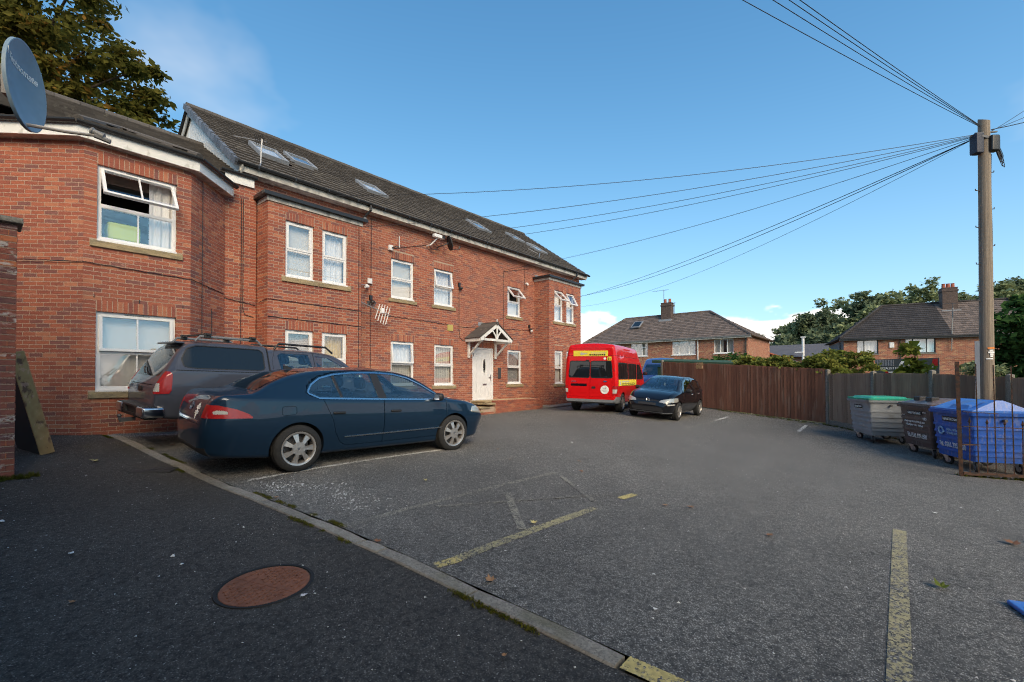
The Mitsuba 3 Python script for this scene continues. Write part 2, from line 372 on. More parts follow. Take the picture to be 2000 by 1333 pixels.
def drape(poly, dz, step=0.35):
    """A sheet over the ground cut to a polygon, dz above it."""
    x0, y0, x1, y1 = poly.bounds
    tri = m3.CrossSection([np.asarray(poly.exterior.coords)[:-1]], m3.FillRule.EvenOdd)
    v2, f = [], []
    xs, ys = np.arange(x0, x1 + step, step), np.arange(y0, y1 + step, step)
    mb_v, mb_f, k = [], [], 0
    pp = shapely.prepared.prep(poly)
    for i in range(len(xs) - 1):
        for j in range(len(ys) - 1):
            c = sbox(xs[i], ys[j], xs[i + 1], ys[j + 1])
            if pp.contains(c): g = [c]
            elif pp.intersects(c):
                q = c.intersection(poly); g = [h for h in getattr(q, 'geoms', [q]) if h.geom_type == 'Polygon' and h.area > 1e-7]
            else: continue
            for q in g:
                if len(q.interiors) == 0 and q.convex_hull.area < q.area * 1.0001:
                    r = np.asarray(shapely.geometry.polygon.orient(q).exterior.coords)[:-1]
                    mb_v.append(r); n = len(r); mb_f += [[k, k + a, k + a + 1] for a in range(1, n - 1)]; k += n
                else:
                    for t in shapely.constrained_delaunay_triangles(q).geoms:
                        r = np.asarray(shapely.geometry.polygon.orient(t).exterior.coords)[:3]
                        mb_v.append(r); mb_f.append([k, k + 1, k + 2]); k += 3
    v = np.vstack(mb_v); z = gz(v[:, 0], v[:, 1]) + dz
    v = np.column_stack([v, z])
    m = trimesh.Trimesh(v, np.array(mb_f), process=False); m.merge_vertices(digits_vertex=5)
    return m
# ------------------------------------------------------------------ ground, car park, path, kerb, markings
def ground_mesh():
    rs = np.concatenate([np.arange(0, 40, 1.0), np.geomspace(41, 1500, 30)]); na = 96
    a = np.arange(na) * 2 * pi / na
    x = 9 + np.outer(rs, np.cos(a)); y = 4 + np.outer(rs, np.sin(a))
    z = gz(x, y) - 0.03 - 0.22 * (np.hypot(x - 9, y - 4) < 26)
    i, j = np.meshgrid(np.arange(len(rs) - 1), np.arange(na), indexing='ij'); j2 = (j + 1) % na
    q = np.stack([i * na + j, (i + 1) * na + j, (i + 1) * na + j2, i * na + j2], -1).reshape(-1, 4)
    return np.stack([x, y, z], -1).reshape(-1, 3), np.vstack([q[:, [0, 1, 2]], q[:, [0, 2, 3]]])
put('ground', ground_mesh(), 'grass', smooth=True, kind='structure')
tag('ground', kind='structure')

KL = np.array([(1.48, 10.9), (1.55, 10.04), (1.70, 8.47), (1.83, 7.40), (2.00, 5.62), (2.11, 3.98), (2.155, 3.10), (2.15, 2.14), (2.13, 1.12)])
KR = KL + np.array([0.135, 0.0])
cp = [tuple(p) for p in KR] + [(2.30, 0.4), (2.6, -0.6), (2.6, -14), (22, -14), (14.87 + 1.5, -1.87 - 0.0), (18.98, 1.85), (20.42, 5.10), (22.2, 9.2), (24.5, 13.6), (24.5, 14.5), (1.6, 14.5)]
CAR_PARK = Polygon(cp)
put('car_park', drape(CAR_PARK, 0.0), 'car_park', smooth=True, kind='structure')
pa = [tuple(p) for p in KL] + [(2.17, 0.4), (2.4, -0.6), (2.4, -14), (-10, -14), (-10, 14.5), (1.4, 14.5)]
put('path', drape(Polygon(pa), -0.004), 'path', smooth=True, kind='structure')

kerb = tag('kerb', kind='structure')
def along(P, s):
    d = np.concatenate([[0], np.cumsum(np.linalg.norm(np.diff(P, axis=0), axis=1))])
    return np.array([np.interp(s, d, P[:, 0]), np.interp(s, d, P[:, 1])]), d[-1]
L = along(KL, 0)[1]
cuts = [0.0]
while cuts[-1] < L - 2.2 - 0.92: cuts.append(cuts[-1] + 0.915)
cuts = cuts + [L - 2.2, L - 1.12, L]
for a, b in zip(cuts[:-1], cuts[1:]):
    n = 5; v = []; j1, j2 = rng.uniform(-0.006, 0.006, 2); jx = rng.uniform(-0.005, 0.005)
    for t in np.linspace(a + 0.009, b - 0.009, n):
        l, _ = along(KL, t); r = l + A(0.13, 0); k = (t - a) / (b - a)
        z = gzs(l[0], l[1]) + 0.012 + j1 * (1 - k) + j2 * k; e = 0.008 * (t in (a + 0.009, b - 0.009))
        v += [(l[0] + jx, l[1], z - 0.15), (l[0] + jx, l[1], z - 0.010 - e), (l[0] + jx + 0.012, l[1], z - e), (r[0] + jx - 0.012, r[1], z - e), (r[0] + jx, r[1], z - 0.010 - e), (r[0] + jx, r[1], z - 0.15)]
    f = []
    for i in range(n - 1):
        for k in range(5):
            p = i * 6 + k; f.append([p, p + 1, p + 7]); f.append([p, p + 7, p + 6])
    for k in range(1, 5): f += [[0, k + 1, k], [(n - 1) * 6, (n - 1) * 6 + k, (n - 1) * 6 + k + 1]]
    m = MB().add(v, f, uv=(rng.random(), rng.random())); put('stone', m, 'concrete', kerb)

def strip(name, p, q, w, bsdf, label, dz=0.004, cat='road marking', group=None):
    p, q = A(*p), A(*q); d = (q - p) / np.linalg.norm(q - p); n = A(-d[1], d[0]) * w / 2
    return single(name, drape(Polygon([p - n, q - n, q + n, p + n]), dz), bsdf, label, cat, group)
strip('bay_line', (2.28, 6.44), (5.60, 6.36), 0.085, 'line_white', 'worn white bay line running beside the wheels of the blue saloon')
strip('bay_line', (2.26, 4.03), (5.55, 3.90), 0.085, 'line_faint', 'almost worn away bay line between the blue saloon and the yellow line')
strip('bay_line', (2.50, 2.72), (4.45, 2.585), 0.105, 'line_yellow', 'long worn yellow bay line starting at the kerb in mid foreground')
strip('bay_line', (5.02, 2.565), (5.33, 2.53), 0.095, 'line_yellow_bright', 'short bright yellow dash at the far end of the worn yellow line')
strip('bay_line', (2.315, 2.755), (2.52, 2.705), 0.105, 'line_yellow_bright', 'bright yellow stub of the bay line against the kerb')
strip('bay_line', (2.9, 0.012), (6.12, 0.012), 0.105, 'line_yellow', 'wide worn yellow line running towards the viewer at the right', dz=0.005)
strip('hatch_line', (4.21, 3.67), (3.36, 2.74), 0.085, 'line_faint', 'short faded diagonal hatch stroke meeting the yellow line', dz=0.006)
strip('hatch_line', (3.24, 3.84), (5.20, 2.66), 0.05, 'line_faint', 'long faint diagonal hatch stroke across the marked space', dz=0.007)
strip('hatch_line', (5.43, 3.71), (4.66, 2.72), 0.06, 'line_faint', 'faint far diagonal hatch stroke beyond the long one', dz=0.008)
strip('bay_line', (5.2, 5.08), (6.05, 5.04), 0.07, 'line_faint', 'stray faint paint stroke in front of the blue saloon')
strip('bay_line', (16.2, 2.36), (18.1, 2.40), 0.095, 'line_white', 'white bay line between the fence and the bins')
strip('bay_line', (13.4, 4.80), (16.6, 4.89), 0.075, 'line_faint', 'thin faded bay line beside the black hatchback')
strip('bay_line', (16.62, 4.89), (18.3, 4.93), 0.095, 'line_white', 'brighter end of the bay line beside the black hatchback')
strip('bay_line', (1.90, 8.40), (4.2, 8.36), 0.07, 'line_faint', 'faint bay line between the grey pickup and the blue saloon')
strip('bay_line', (1.80, 10.50), (4.5, 10.66), 0.08, 'line_white', 'pale line between the grey pickup and the brick wall')
strip('bay_line', (11.6, 6.58), (13.0, 6.36), 0.07, 'line_faint', 'faint line in front of the black hatchback')
yk = single('kerb_paint', drape(Polygon([(2.135, 1.10), (2.26, 1.10), (2.275, 0.4), (2.15, 0.4)]), 0.008), 'line_yellow_bright', 'yellow painted strip continuing from the near end of the kerb', 'road marking')

# covers in the path
M = place(1.345, 3.46, gzs(1.345, 3.46) + 0.004, 20)
mc = thing('manhole_cover', 'round rusty manhole cover in the dark tarmac', 'manhole cover')
s1 = gzs(1.345 + .3, 3.46) - gzs(1.345 - .3, 3.46); s2 = gzs(1.345, 3.76) - gzs(1.345, 3.16)
M[:3, :3] = frame((0, 0, 0), (math.cos(.35), math.sin(.35), (s1 * math.cos(.35) + s2 * math.sin(.35)) / .6), z=(-s1 / .6, -s2 / .6, 1))[:3, :3]
b = MB().lathe([(0, .0), (.286, .0), (.289, -.004), (.289, -.02)][::-1], 64)
put('lid', b, 'manhole_rust', mc, M=M, smooth=30)
b = MB().lathe([(.296, -.02), (.296, .003), (.318, .004), (.322, -.02)][::-1], 64); put('rim', b, 'dark_rubber', mc, M=M, smooth=30)
studs = MB()
for i, yy in enumerate(np.arange(-.245, .25, .046)):
    for j, xx in enumerate(np.arange(-.245 + (i % 2) * .023, .25, .046)):
        if math.hypot(xx, yy) < .262 and abs(xx) > .02 and not (abs(xx) < .09 and abs(abs(yy) - .15) < .03):
            studs.cbox((xx, yy, .003), (.031, .014, .008), M=M)
put('stud', studs, 'manhole_rust', mc, kind='stuff')
b = MB(); b.box((-.012, -.28, -.001), (.012, .28, .0028), M=M)
for s in (-1, 1): b.box((-.07, s * .15 - .012, .0015), (.07, s * .15 + .012, .0045), M=M)
put('bar', b, 'manhole_rust', mc)
dg = thing('drain_cover', 'small rectangular dark drain cover in the path near the kerb', 'drain cover')
Mz = place(1.57, 7.70, gzs(1.57, 7.70) + 0.004, -38)
b = MB(); b.box((-.24, -.13, -.02), (.24, -.10, .006), M=Mz); b.box((-.24, .10, -.02), (.24, .13, .006), M=Mz); b.box((-.24, -.10, -.02), (-.21, .10, .006), M=Mz); b.box((.21, -.10, -.02), (.24, .10, .006), M=Mz)
put('frame', b, 'dark_steel', dg)
for k in range(7): put('bar', MB().box((-.20 + k * .058, -.10, -.02), (-.17 + k * .058, .10, .003), M=Mz), 'dark_steel', dg)
# ------------------------------------------------------------------ the brick apartment building
CAM = A(0, 0, 1.5)
B = thing('apartment_building', 'long two storey red brick apartment building with flat topped bays and brown tiled roof', 'building')
BRICKS, TILES = [], []          # (apparent size, v, f, uv)

def face_frame(p, q, depth=0.0):
    p, q = A(*p), A(*q); d = (q - p) / np.linalg.norm(q - p)
    M = np.eye(4); M[:3, 0] = (d[0], d[1], 0); M[:3, 1] = (0, 0, 1); M[:3, 2] = (d[1], -d[0], 0); M[:3, 3] = (p[0], p[1], 0)
    return M, float(np.linalg.norm(q - p))

def piece(v, f, uv, M, store):
    w = np.asarray(v, float) @ M[:3, :3].T + M[:3, 3]; c = w.mean(0)
    store.append((np.ptp(w, axis=0).max() / np.linalg.norm(c - CAM), w, np.asarray(f), uv, c))

BRF = np.array([[4, 5, 6], [4, 6, 7], [0, 1, 5], [0, 5, 4], [1, 2, 6], [1, 6, 5], [2, 3, 7], [2, 7, 6], [3, 0, 4], [3, 4, 7]])
def one_brick(u0, u1, z0, z1, M, store, deep=0.075, r=None):
    r = r or rng
    pr = r.uniform(0.0015, 0.0045); t = r.uniform(-.0012, .0012, 4); e = 0.003
    v = [(u0, z0, -deep), (u1, z0, -deep), (u1, z1, -deep), (u0, z1, -deep), (u0 + t[0], z0 + t[1], pr), (u1 + t[2], z0 + t[3], pr), (u1 + t[1], z1 + t[0], pr), (u0 + t[3], z1 + t[2], pr)]
    piece(v, BRF, (r.random(), r.random()), M, store)

def brick_face(p, q, z0, z1, openings=(), store=None, lint=True, ph=0.0, deep=0.075, base=0.0):
    """Bricks in stretcher bond; openings (u0, u1, zbottom, ztop, soldier)."""
    store = BRICKS if store is None else store
    M, L = face_frame(p, q); r = np.random.default_rng(int(abs(p[0] * 100) + abs(p[1] * 37) + 5))
    J = 0.0115; k = int(math.floor((z0 - base) / 0.075)); ops = []
    for o in openings:
        ops.append((o[0], o[1], o[2], o[3]))
        if o[4]:
            n = max(int(round((o[1] - o[0]) / 0.075)), 1); w = (o[1] - o[0]) / n
            for i in range(n): one_brick(o[0] + i * w + J / 2, o[0] + (i + 1) * w - J / 2, o[3], o[3] + 0.215, M, store, deep, r)
            ops.append((o[0] - .004, o[1] + .004, o[3] - .01, o[3] + 0.222))
    while base + k * 0.075 < z1 - 0.02:
        a, b = base + k * 0.075 + J, min(base + (k + 1) * 0.075, z1); k += 1
        if b - a < 0.02 or b < z0: continue
        spans = [(0.0, L)]
        for o in ops:
            if o[2] < b - 0.03 and o[3] > a + 0.03:
                new = []
                for s in spans:
                    if o[1] <= s[0] or o[0] >= s[1]: new.append(s)
                    else:
                        if o[0] > s[0]: new.append((s[0], o[0]))
                        if o[1] < s[1]: new.append((o[1], s[1]))
                spans = new
        off = ((k % 2) * 0.1125 + ph) % 0.225 - 0.225
        for s in spans:
            cut_ = [s[0]] + [x for x in np.arange(off, L, 0.225) if s[0] + .055 < x < s[1] - .055] + [s[1]]
            for x0_, x1_ in zip(cut_[:-1], cut_[1:]):
                u0, u1 = x0_ + (J / 2 if x0_ > 0 else 0), x1_ - (J / 2 if x1_ < L else 0)
                if u1 - u0 > 0.02: one_brick(u0, u1, a, b, M, store, deep, r)
    return M, L

WALLM = MB()
def wall(p, q, z0, z1, openings=(), thick=0.26, bricks=True, ph=0.0, sill=0.12, out=None):
    M, L = face_frame(p, q)
    poly = sbox(0, z0, L, z1)
    for o in openings: poly = poly.difference(sbox(o[0] - .006, o[2] - .006, o[1] + .006, o[3] + .006))
    S = np.eye(4); S[2, 3] = -thick
    (out or WALLM).tm(extr(poly, thick), M=M @ S)
    if bricks:
        ops = list(openings) + [(o[0] - .10, o[1] + .10, o[2] - sill, o[2], False) for o in openings if o[4]]
        brick_face(p, q, z0, z1, ops, ph=ph)
    return M, L

def window(M, u0, u1, z0, z1, split=0.5, ang=0.0, back='net', bar=False, back_low=None, label=None, sill=True, vent=True, hang=1.0, blind_top=None):
    W = numbered(B + '__window'); fw = 0.055; zt = z1 - (z1 - z0) * split; fr, bk = -0.055, -0.125
    if label: tag(W, label)
    m = MB()
    m.box((u0, z0, bk), (u0 + fw, z1, fr)); m.box((u1 - fw, z0, bk), (u1, z1, fr)); m.box((u0 + fw, z1 - fw, bk), (u1 - fw, z1, fr)); m.box((u0 + fw, z0 + .03, bk), (u1 - fw, z0 + .03 + fw, fr))
    m.box((u0 + fw, zt - .03, bk), (u1 - fw, zt + .03, fr - .004))
    m.box((u0 - .004, z0 - .002, bk), (u1 + .004, z0 + .03, fr + .075))
    for s in ((u0 + fw, u0 + fw + .012), (u1 - fw - .012, u1 - fw)): m.box((s[0], z0 + .03 + fw, bk + .02), (s[1], zt - .03, fr - .012))
    m.box((u0 + fw + .012, z0 + .03 + fw, bk + .02), (u1 - fw - .012, z0 + .042 + fw, fr - .012)); m.box((u0 + fw + .012, zt - .042, bk + .02), (u1 - fw - .012, zt - .03, fr - .012))
    put('frame', m, 'upvc', W, M=M)
    # hinged top sash
    a0, a1, b0, b1, sw = u0 + fw - .012, u1 - fw + .012, zt + .012, z1 - fw + .012, .048
    H = np.eye(4); c, s_ = math.cos(ang), math.sin(ang)
    H[1:3, 1:3] = [[c, s_], [-s_, c]]; H[:3, 3] = (0, b1, fr)      # rotates about the top edge, bottom swinging outwards
    h = b1 - b0
    m = MB()
    m.box((a0, -h, -.045), (a0 + sw, 0, .012)); m.box((a1 - sw, -h, -.045), (a1, 0, .012)); m.box((a0 + sw, -sw, -.045), (a1 - sw, 0, .012)); m.box((a0 + sw, -h, -.045), (a1 - sw, -h + sw, .012))
    if bar: m.box(((a0 + a1) / 2 - .012, -h + sw, -.03), ((a0 + a1) / 2 + .012, -sw, .004))
    sash = put('sash', m, 'upvc', W, M=M @ H, label='top sash swung open' if ang > .15 else None)
    put('pane', MB().add([(a0 + sw - .004, -h + sw - .004, -.018), (a1 - sw + .004, -h + sw - .004, -.018), (a1 - sw + .004, -sw + .004, -.018), (a0 + sw - .004, -sw + .004, -.018)], [[0, 1, 2, 3]]), 'glass', W, M=M @ H)
    l0, l1, g0, g1 = u0 + fw + .008, u1 - fw - .008, z0 + .038 + fw, zt - .034
    put('pane', MB().add([(l0, g0, bk + .045), (l1, g0, bk + .045), (l1, g1, bk + .045), (l0, g1, bk + .045)], [[0, 1, 2, 3]]), 'glass', W, M=M)
    if bar: put('glazing_bar', MB().box(((l0 + l1) / 2 - .011, g0, bk + .03), ((l0 + l1) / 2 + .011, g1, bk + .062)), 'upvc', W, M=M)
    if vent:
        m = MB(); w = (u1 - u0) * .32; c = (u0 + u1) / 2
        m.box((c - w / 2, z1 - fw + .016, fr - .002), (c + w / 2, z1 - fw + .030, fr + .016)); put('vent', m, 'grey_plastic', W, M=M)
    if sill:
        s = rbox((u0 - .10, z0 - .12, -.12), (u1 + .10, z0 - .004, .045), .008, 8); put('sill', s, 'sill_stone', W, M=M, smooth=30)
    put('latch', MB().box(((u0 + u1) / 2 - .05, zt + .03, bk - .01), ((u0 + u1) / 2 + .05, zt + .045, bk)), 'grey_plastic', W, M=M)
    # what hangs behind the glass
    def folds(ua, ub, za, zb, n, amp, wav):
        us = np.linspace(ua, ub, n); d = -.24 + amp * np.sin(us * wav) + amp * .6 * np.sin(us * wav * 2.3 + 1)
        v = np.concatenate([np.stack([us, us * 0 + za, d], -1), np.stack([us, us * 0 + zb, d], -1)]); i = np.arange(n - 1)
        return MB().add(v, np.stack([i, i + 1, i + 1 + n, i + n], -1))
    def hang_cloth(kind, za, zb):
        if kind == 'net': put('net_curtain', folds(u0 + .02, u1 - .02, za, zb, 40, .012, 42), 'net', W, M=M, smooth=True)
        elif kind == 'blind': put('roller_blind', MB().box((u0 + .03, za, -.205), (u1 - .03, zb, -.20)), 'blind', W, M=M)
        elif kind == 'vertical':
            n = int((u1 - u0) / .085); m = MB()
            for i in range(n):
                x = u0 + .03 + i * .085; m.add([(x, za, -.20), (x + .09, za, -.215), (x + .09, zb, -.215), (x, zb, -.20)], [[0, 1, 2, 3]])
            put('vertical_blind', m, 'blind', W, M=M)
        elif kind == 'venetian':
            for i, z in enumerate(np.arange(za, zb, .042)):
                put('blind_slat', MB().box((u0 + .03, z, -.215), (u1 - .03, z + .033, -.205)), 'blind_grey', W, M=M)
        elif kind == 'yellow': put('yellow_curtain', folds(u0 + .02, u1 - .02, za, zb, 40, .02, 30), 'curtain_yellow', W, M=M, smooth=True)
        elif kind == 'side': put('net_curtain', folds(u0 + (u1 - u0) * .66, u1 - .02, za, zb, 24, .018, 40), 'net', W, M=M, smooth=True)
        elif kind == 'sideyellow': put('net_curtain', folds(u0 + .03, u0 + (u1 - u0) * .45, za, zb, 24, .018, 40), 'net', W, M=M, smooth=True)
    hang_cloth(back, zt if back_low else z0 + .02, z1 - .02)
    if back_low: hang_cloth(back_low, z0 + .02, zt)
    # the room behind
    a, b, c, d, e = u0 - .15, u1 + .15, z0 - .25, z1 + .2, -2.6
    put('room', MB().add([(a, c, -.27), (b, c, -.27), (b, d, -.27), (a, d, -.27), (a, c, e), (b, c, e), (b, d, e), (a, d, e)], [[0, 4, 5, 1], [1, 5, 6, 2], [2, 6, 7, 3], [3, 7, 4, 0], [4, 7, 6, 5]], M=M), 'interior', W)
    return W

def op(u0, u1, z0, z1): return (u0, u1, z0, z1, True)
UP, LOW = (4.02, 5.40), (1.26, 2.72)
# left block with its splayed bay
wall((-7.0, 12.30), (0.06, 12.30), -.3, 5.80)
wall((0.06, 12.30), (1.20, 11.16), -.3, 5.80, ph=.06)
o = [op(.185, 1.385, 1.26, 2.735), op(.185, 1.385, 4.03, 5.44)]
M3, _ = wall((1.20, 11.16), (2.83, 11.16), -.3, 5.80, o, ph=.03)
w1 = window(M3, *o[1][:4], split=.52, ang=.62, back='side', bar=True, label='upper bay window with its top light propped wide open')
w2 = window(M3, *o[0][:4], split=.50, ang=.07, back='blind', back_low='vertical', bar=True, label='lower bay window with a white roller blind and vertical slats')
put('laundry_basket', rbox((.36, 4.16, -.62), (.86, 4.50, -.26), .05, 12) - rbox((.39, 4.20, -.59), (.83, 4.62, -.29), .05, 12), 'basket_yellow', w1, M=M3, smooth=30)
wall((2.83, 11.16), (3.72, 12.05), -.3, 5.80, ph=.05)
wall((3.70, 12.08), (4.42, 12.08), -.3, 6.20)
# square bays of the main block
def bay(x0, x1, y0, wins, first):
    wall((x0 - (.05 if first else 0), 12.36), (x0, y0), -.3, 5.81, ph=.09)
    o = [op(a - x0, b - x0, z0, z1) for a, b, z0, z1, *_ in wins]
    M, L = wall((x0, y0), (x1, y0), -.3, 5.81, o, ph=.02)
    for q, w in zip(o, wins): window(M, *q[:4], **w[4])
    wall((x1, y0), (x1, 12.36), -.3, 5.81, ph=.0)
    # flat felt roof with fascia and gutter round three sides
    m = MB(); g = .035
    put('bay_fascia', m.box((x0 - g, y0 - g, 5.80), (x1 + g, 12.35, 5.905)), 'fascia', B)
    pts = [(x0 - g - .05, 12.33, 5.95), (x0 - g - .05, y0 - g - .05, 5.95), (x1 + g + .05, y0 - g - .05, 5.95), (x1 + g + .05, 12.33, 5.95)]
    m = MB()
    for p, q in zip(pts[:-1], pts[1:]):
        p, q = A(*p), A(*q); d = (q - p) / np.linalg.norm(q - p) * .055
        m.bar(p - d, q + d, .11, .085)
    put('bay_gutter', m, 'black_plastic', B)
    put('bay_roof', MB().box((x0 - g, y0 - g, 5.91), (x1 + g, 12.35, 5.965)), 'lead', B)
    m = MB(); m.box((x0 + .02, 12.30, 5.965), (x1, 12.352, 6.11)); put('flashing', m, 'lead', B)
sky = dict(back='net', split=.5)
bay(4.49, 6.98, 11.55, [(4.91, 5.62, 4.02, 5.44, dict(back='blind', split=.5)), (5.85, 6.56, 4.02, 5.44, dict(back='net', split=.5)),
                        (4.91, 5.62, 1.26, 2.72, dict(back='venetian', split=.5)), (5.85, 6.56, 1.26, 2.72, dict(back='yellow', split=.5))], True)
bay(16.03, 18.60, 11.55, [(16.43, 17.12, 4.02, 5.42, dict(back='net', split=.46, ang=.75)), (17.38, 18.05, 4.02, 5.42, dict(back='net', split=.46, ang=.5)),
                          (16.46, 17.12, 1.26, 2.75, dict(back='blind', split=.52)), (17.40, 18.05, 1.26, 2.75, dict(back='venetian', split=.52))], False)
# main wall
X0 = 4.36
main = [(8.53, 9.43, 4.08, 5.37, dict(back='blind')), (10.29, 11.19, 4.08, 5.37, dict(back='net', ang=.20)), (14.20, 15.06, 4.10, 5.36, dict(back='sideyellow', ang=.72, back_low='net')),
        (8.53, 9.45, 1.26, 2.71, dict(back='net', ang=.12, back_low='vertical')), (10.31, 11.22, 1.25, 2.70, dict(back='vertical')), (14.21, 15.12, 1.27, 2.70, dict(back='venetian', split=.5))]
o = [op(a - X0, b - X0, z0, z1) for a, b, z0, z1, _ in main] + [(12.17 - X0, 13.36 - X0, .66, 2.70, True)]
MM, _ = wall((X0, 12.35), (19.75, 12.35), -.3, 6.52, o)
for q, w in zip(o, main): window(MM, *q[:4], **w[4])
wall((19.75, 12.35), (19.75, 20.3), -.3, 6.46, ph=.04)
wall((19.75, 20.3), (-7, 20.3), -.3, 6.46, bricks=False)
wall((-7, 20.3), (-7, 12.3), -.3, 6.0, bricks=False)
W = put('wall', WALLM, 'mortar', B)

# ---- front door with canopy, steps and landing
D = numbered(B + '__door'); M = MM.copy(); M[:3, 3] += M[:3, 0] * (12.17 - X0)
m = MB(); w, h0, h1 = 1.19, .66, 2.70
m.box((0, h0, -.11), (.07, h1, -.03)); m.box((w - .07, h0, -.11), (w, h1, -.03)); m.box((.07, h1 - .07, -.11), (w - .07, h1, -.03)); m.box((.07, h0, -.11), (w - .07, h0 + .03, -.02))
put('frame', m, 'upvc', D, M=M)
m = MB(); m.box((.07, h0 + .03, -.10), (.27, h1 - .07, -.05)); put('side_panel', m, 'upvc', D, M=M)
leaf = sbox(.28, h0 + .035, w - .075, h1 - .075)
oval = affinity.scale(Point(.70, 1.98).buffer(1, 24), .075, .29)
S = np.eye(4); S[2, 3] = -.095
m = MB().tm(extr(leaf.difference(oval), .045), M=S)
ring = affinity.scale(Point(.70, 1.98).buffer(1, 24), .105, .32).difference(oval); S2 = np.eye(4); S2[2, 3] = -.052
m.tm(extr(ring, .014), M=S2)
for x0_, x1_, z0_, z1_ in ((.36, .58, .80, 1.16), (.82, 1.04, .80, 1.16), (.36, .56, 2.33, 2.50), (.84, 1.04, 2.33, 2.50)):
    m.tm(extr(sbox(x0_, z0_, x1_, z1_).difference(sbox(x0_ + .018, z0_ + .018, x1_ - .018, z1_ - .018)), .012), M=S2)
put('leaf', m, 'upvc', D, M=M)
S3 = np.eye(4); S3[2, 3] = -.08
put('pane', extr(oval, .006), 'tint_glass', D, M=M @ S3)
m = MB(); m.box((.60, 1.24, -.05), (.82, 1.30, -.03)); put('letter_plate', m, 'steel', D, M=M)
m = MB(); m.box((1.02, 1.42, -.05), (1.06, 1.66, -.035)); m.box((.94, 1.53, -.035), (1.06, 1.555, -.005)); put('handle', m, 'steel', D, M=M)
m = MB(); m.box((.085, 2.35, -.05), (.10, 2.47, -.02)); put('hinge', m, 'grey_plastic', D, M=M)
put('hall', MB().add([(0, .6, -.27), (1.2, .6, -.27), (1.2, 2.8, -.27), (0, 2.8, -.27), (0, .6, -2), (1.2, .6, -2), (1.2, 2.8, -2), (0, 2.8, -2)], [[0, 4, 5, 1], [1, 5, 6, 2], [2, 6, 7, 3], [3, 7, 4, 0], [4, 7, 6, 5]], M=M), 'interior', D)

K = numbered(B + '__canopy')
yw, yf, xl, xr, xm, ze, zr = 12.345, 11.58, 11.84, 13.52, 12.68, 2.96, 3.52
for x in (xl + .10, xr - .10):
    m = MB(); m.bar((x, yw - .04, 2.28), (x, yw - .04, 2.93), .07); m.bar((x, yw - .035, 2.9), (x, yf + .02, 2.9), .07); m.bar((x, yw - .05, 2.36), (x, yf + .10, 2.88), .06); put('bracket', m, 'white_paint', K)
m = MB()
for s, x in ((1, xl - .03), (-1, xr + .03)):
    m.bar((x, yf - .02, ze - .03), (xm, yf - .02, zr - .02), .035, .115)
m.bar((xl + .05, yf - .015, ze - .015), (xr - .05, yf - .015, ze - .015), .03, .085)
m.bar((xm, yf - .03, ze - .02), (xm, yf - .03, zr + .22), .03, .03, up=(0, 1, 0)); m.bar((xm, yf - .03, ze), (xm, yf - .03, zr - .12), .05, .06, up=(0, 1, 0))
for s in (-1, 1):
    p = [(xm + s * .03, yf - .02, ze + .03), (xm + s * .07, yf - .02, ze + .14), (xm + s * .16, yf - .02, ze + .25), (xm + s * .24, yf - .02, ze + .33)]
    for a, b in zip(p[:-1], p[1:]): m.bar(a, b, .03, .05)
put('truss', m, 'white_paint', K)
put('fascia', MB().box((xl - .05, yf, ze - .09), (xl - .02, yw, ze + .03)), 'white_paint', K); put('fascia', MB().box((xr + .02, yf, ze - .09), (xr + .05, yw, ze + .03)), 'white_paint', K)
for s, x in ((1, xl), (-1, xr)):
    e = A(xm - x, 0, zr - ze); n = np.linalg.norm(e); e /= n
    for i in range(4):
        for j in range(3):
            o_ = A(x - s * .09, yf - .06 + j * .275, ze + .03) + e * (i * (n + .07) / 4)
            F = frame(o_, (0, 1, 0), z=np.cross((0, 1, 0), e) * (-1 if np.cross((0, 1, 0), e)[2] < 0 else 1))
            g = (n + .12) / 4
            yv = F[:3, 1] @ e
            lo, hi = (0.003, (-g if yv < 0 else 0), .0), (.272, (0 if yv < 0 else g), .018)
            put('tile', MB().box(lo, hi, uv=(rng.random(), rng.random()), M=F), 'tile', K)
put('ridge_cap', MB().tube([(xm, yf - .08, zr + .06), (xm, yw, zr + .06)], .07, 8), 'tile', K)
put('flashing', MB().box((xm - .22, yw - .015, zr + .02), (xm + .22, yw + .002, zr + .15)), 'lead', K)

LB = []
land = thing('front_steps', 'brick fronted landing and worn stone steps below the white front door', 'steps')
def small_wall(p, q, z0, z1, parent, ph=0, bsdf='brick', store=None):
    st = []; brick_face(p, q, z0, z1, store=st, ph=ph)
    for s in st: put('brick', MB().add(s[1], s[2], uv=s[3]), bsdf, parent)
b = MB(); b.box((12.45, 11.41, -.2), (15.35, 12.34, .605)); b.box((11.30, 11.47, -.2), (12.45, 12.34, .30)); b.box((11.75, 11.47, .3), (12.45, 12.34, .45)); put('core', b, 'mortar', land)
small_wall((12.45, 11.40), (15.36, 11.40), .0, .60, land); small_wall((15.36, 11.40), (15.36, 12.33), .0, .60, land, .05)
for k in range(int(2.9 / .112)):
    put('coping_brick', MB().box((12.46 + k * .112, 11.395, .608), (12.46 + k * .112 + .102, 11.61, .675), uv=(rng.random(), rng.random())), 'brick', land)
b = rbox((12.10, 11.62, .60), (15.35, 12.33, .668), .01, 6); put('landing_slab', b, 'sill_stone', land)
for i, (x0_, x1_, z) in enumerate(((11.28, 11.80, .33), (11.66, 12.18, .46), (12.02, 12.48, .585))):
    put('tread', rbox((x0_, 11.42, z - .055), (x1_, 12.33, z), .012, 6), 'sill_stone', land)
small_wall((11.30, 11.46), (12.45, 11.46), .0, .27, land)
ic = single('intercom_panel', rbox((13.60, 12.31, 1.50), (13.76, 12.338, 1.93), .008, 6), 'dark_steel', 'grey door entry panel on the brick wall right of the front door', 'intercom')

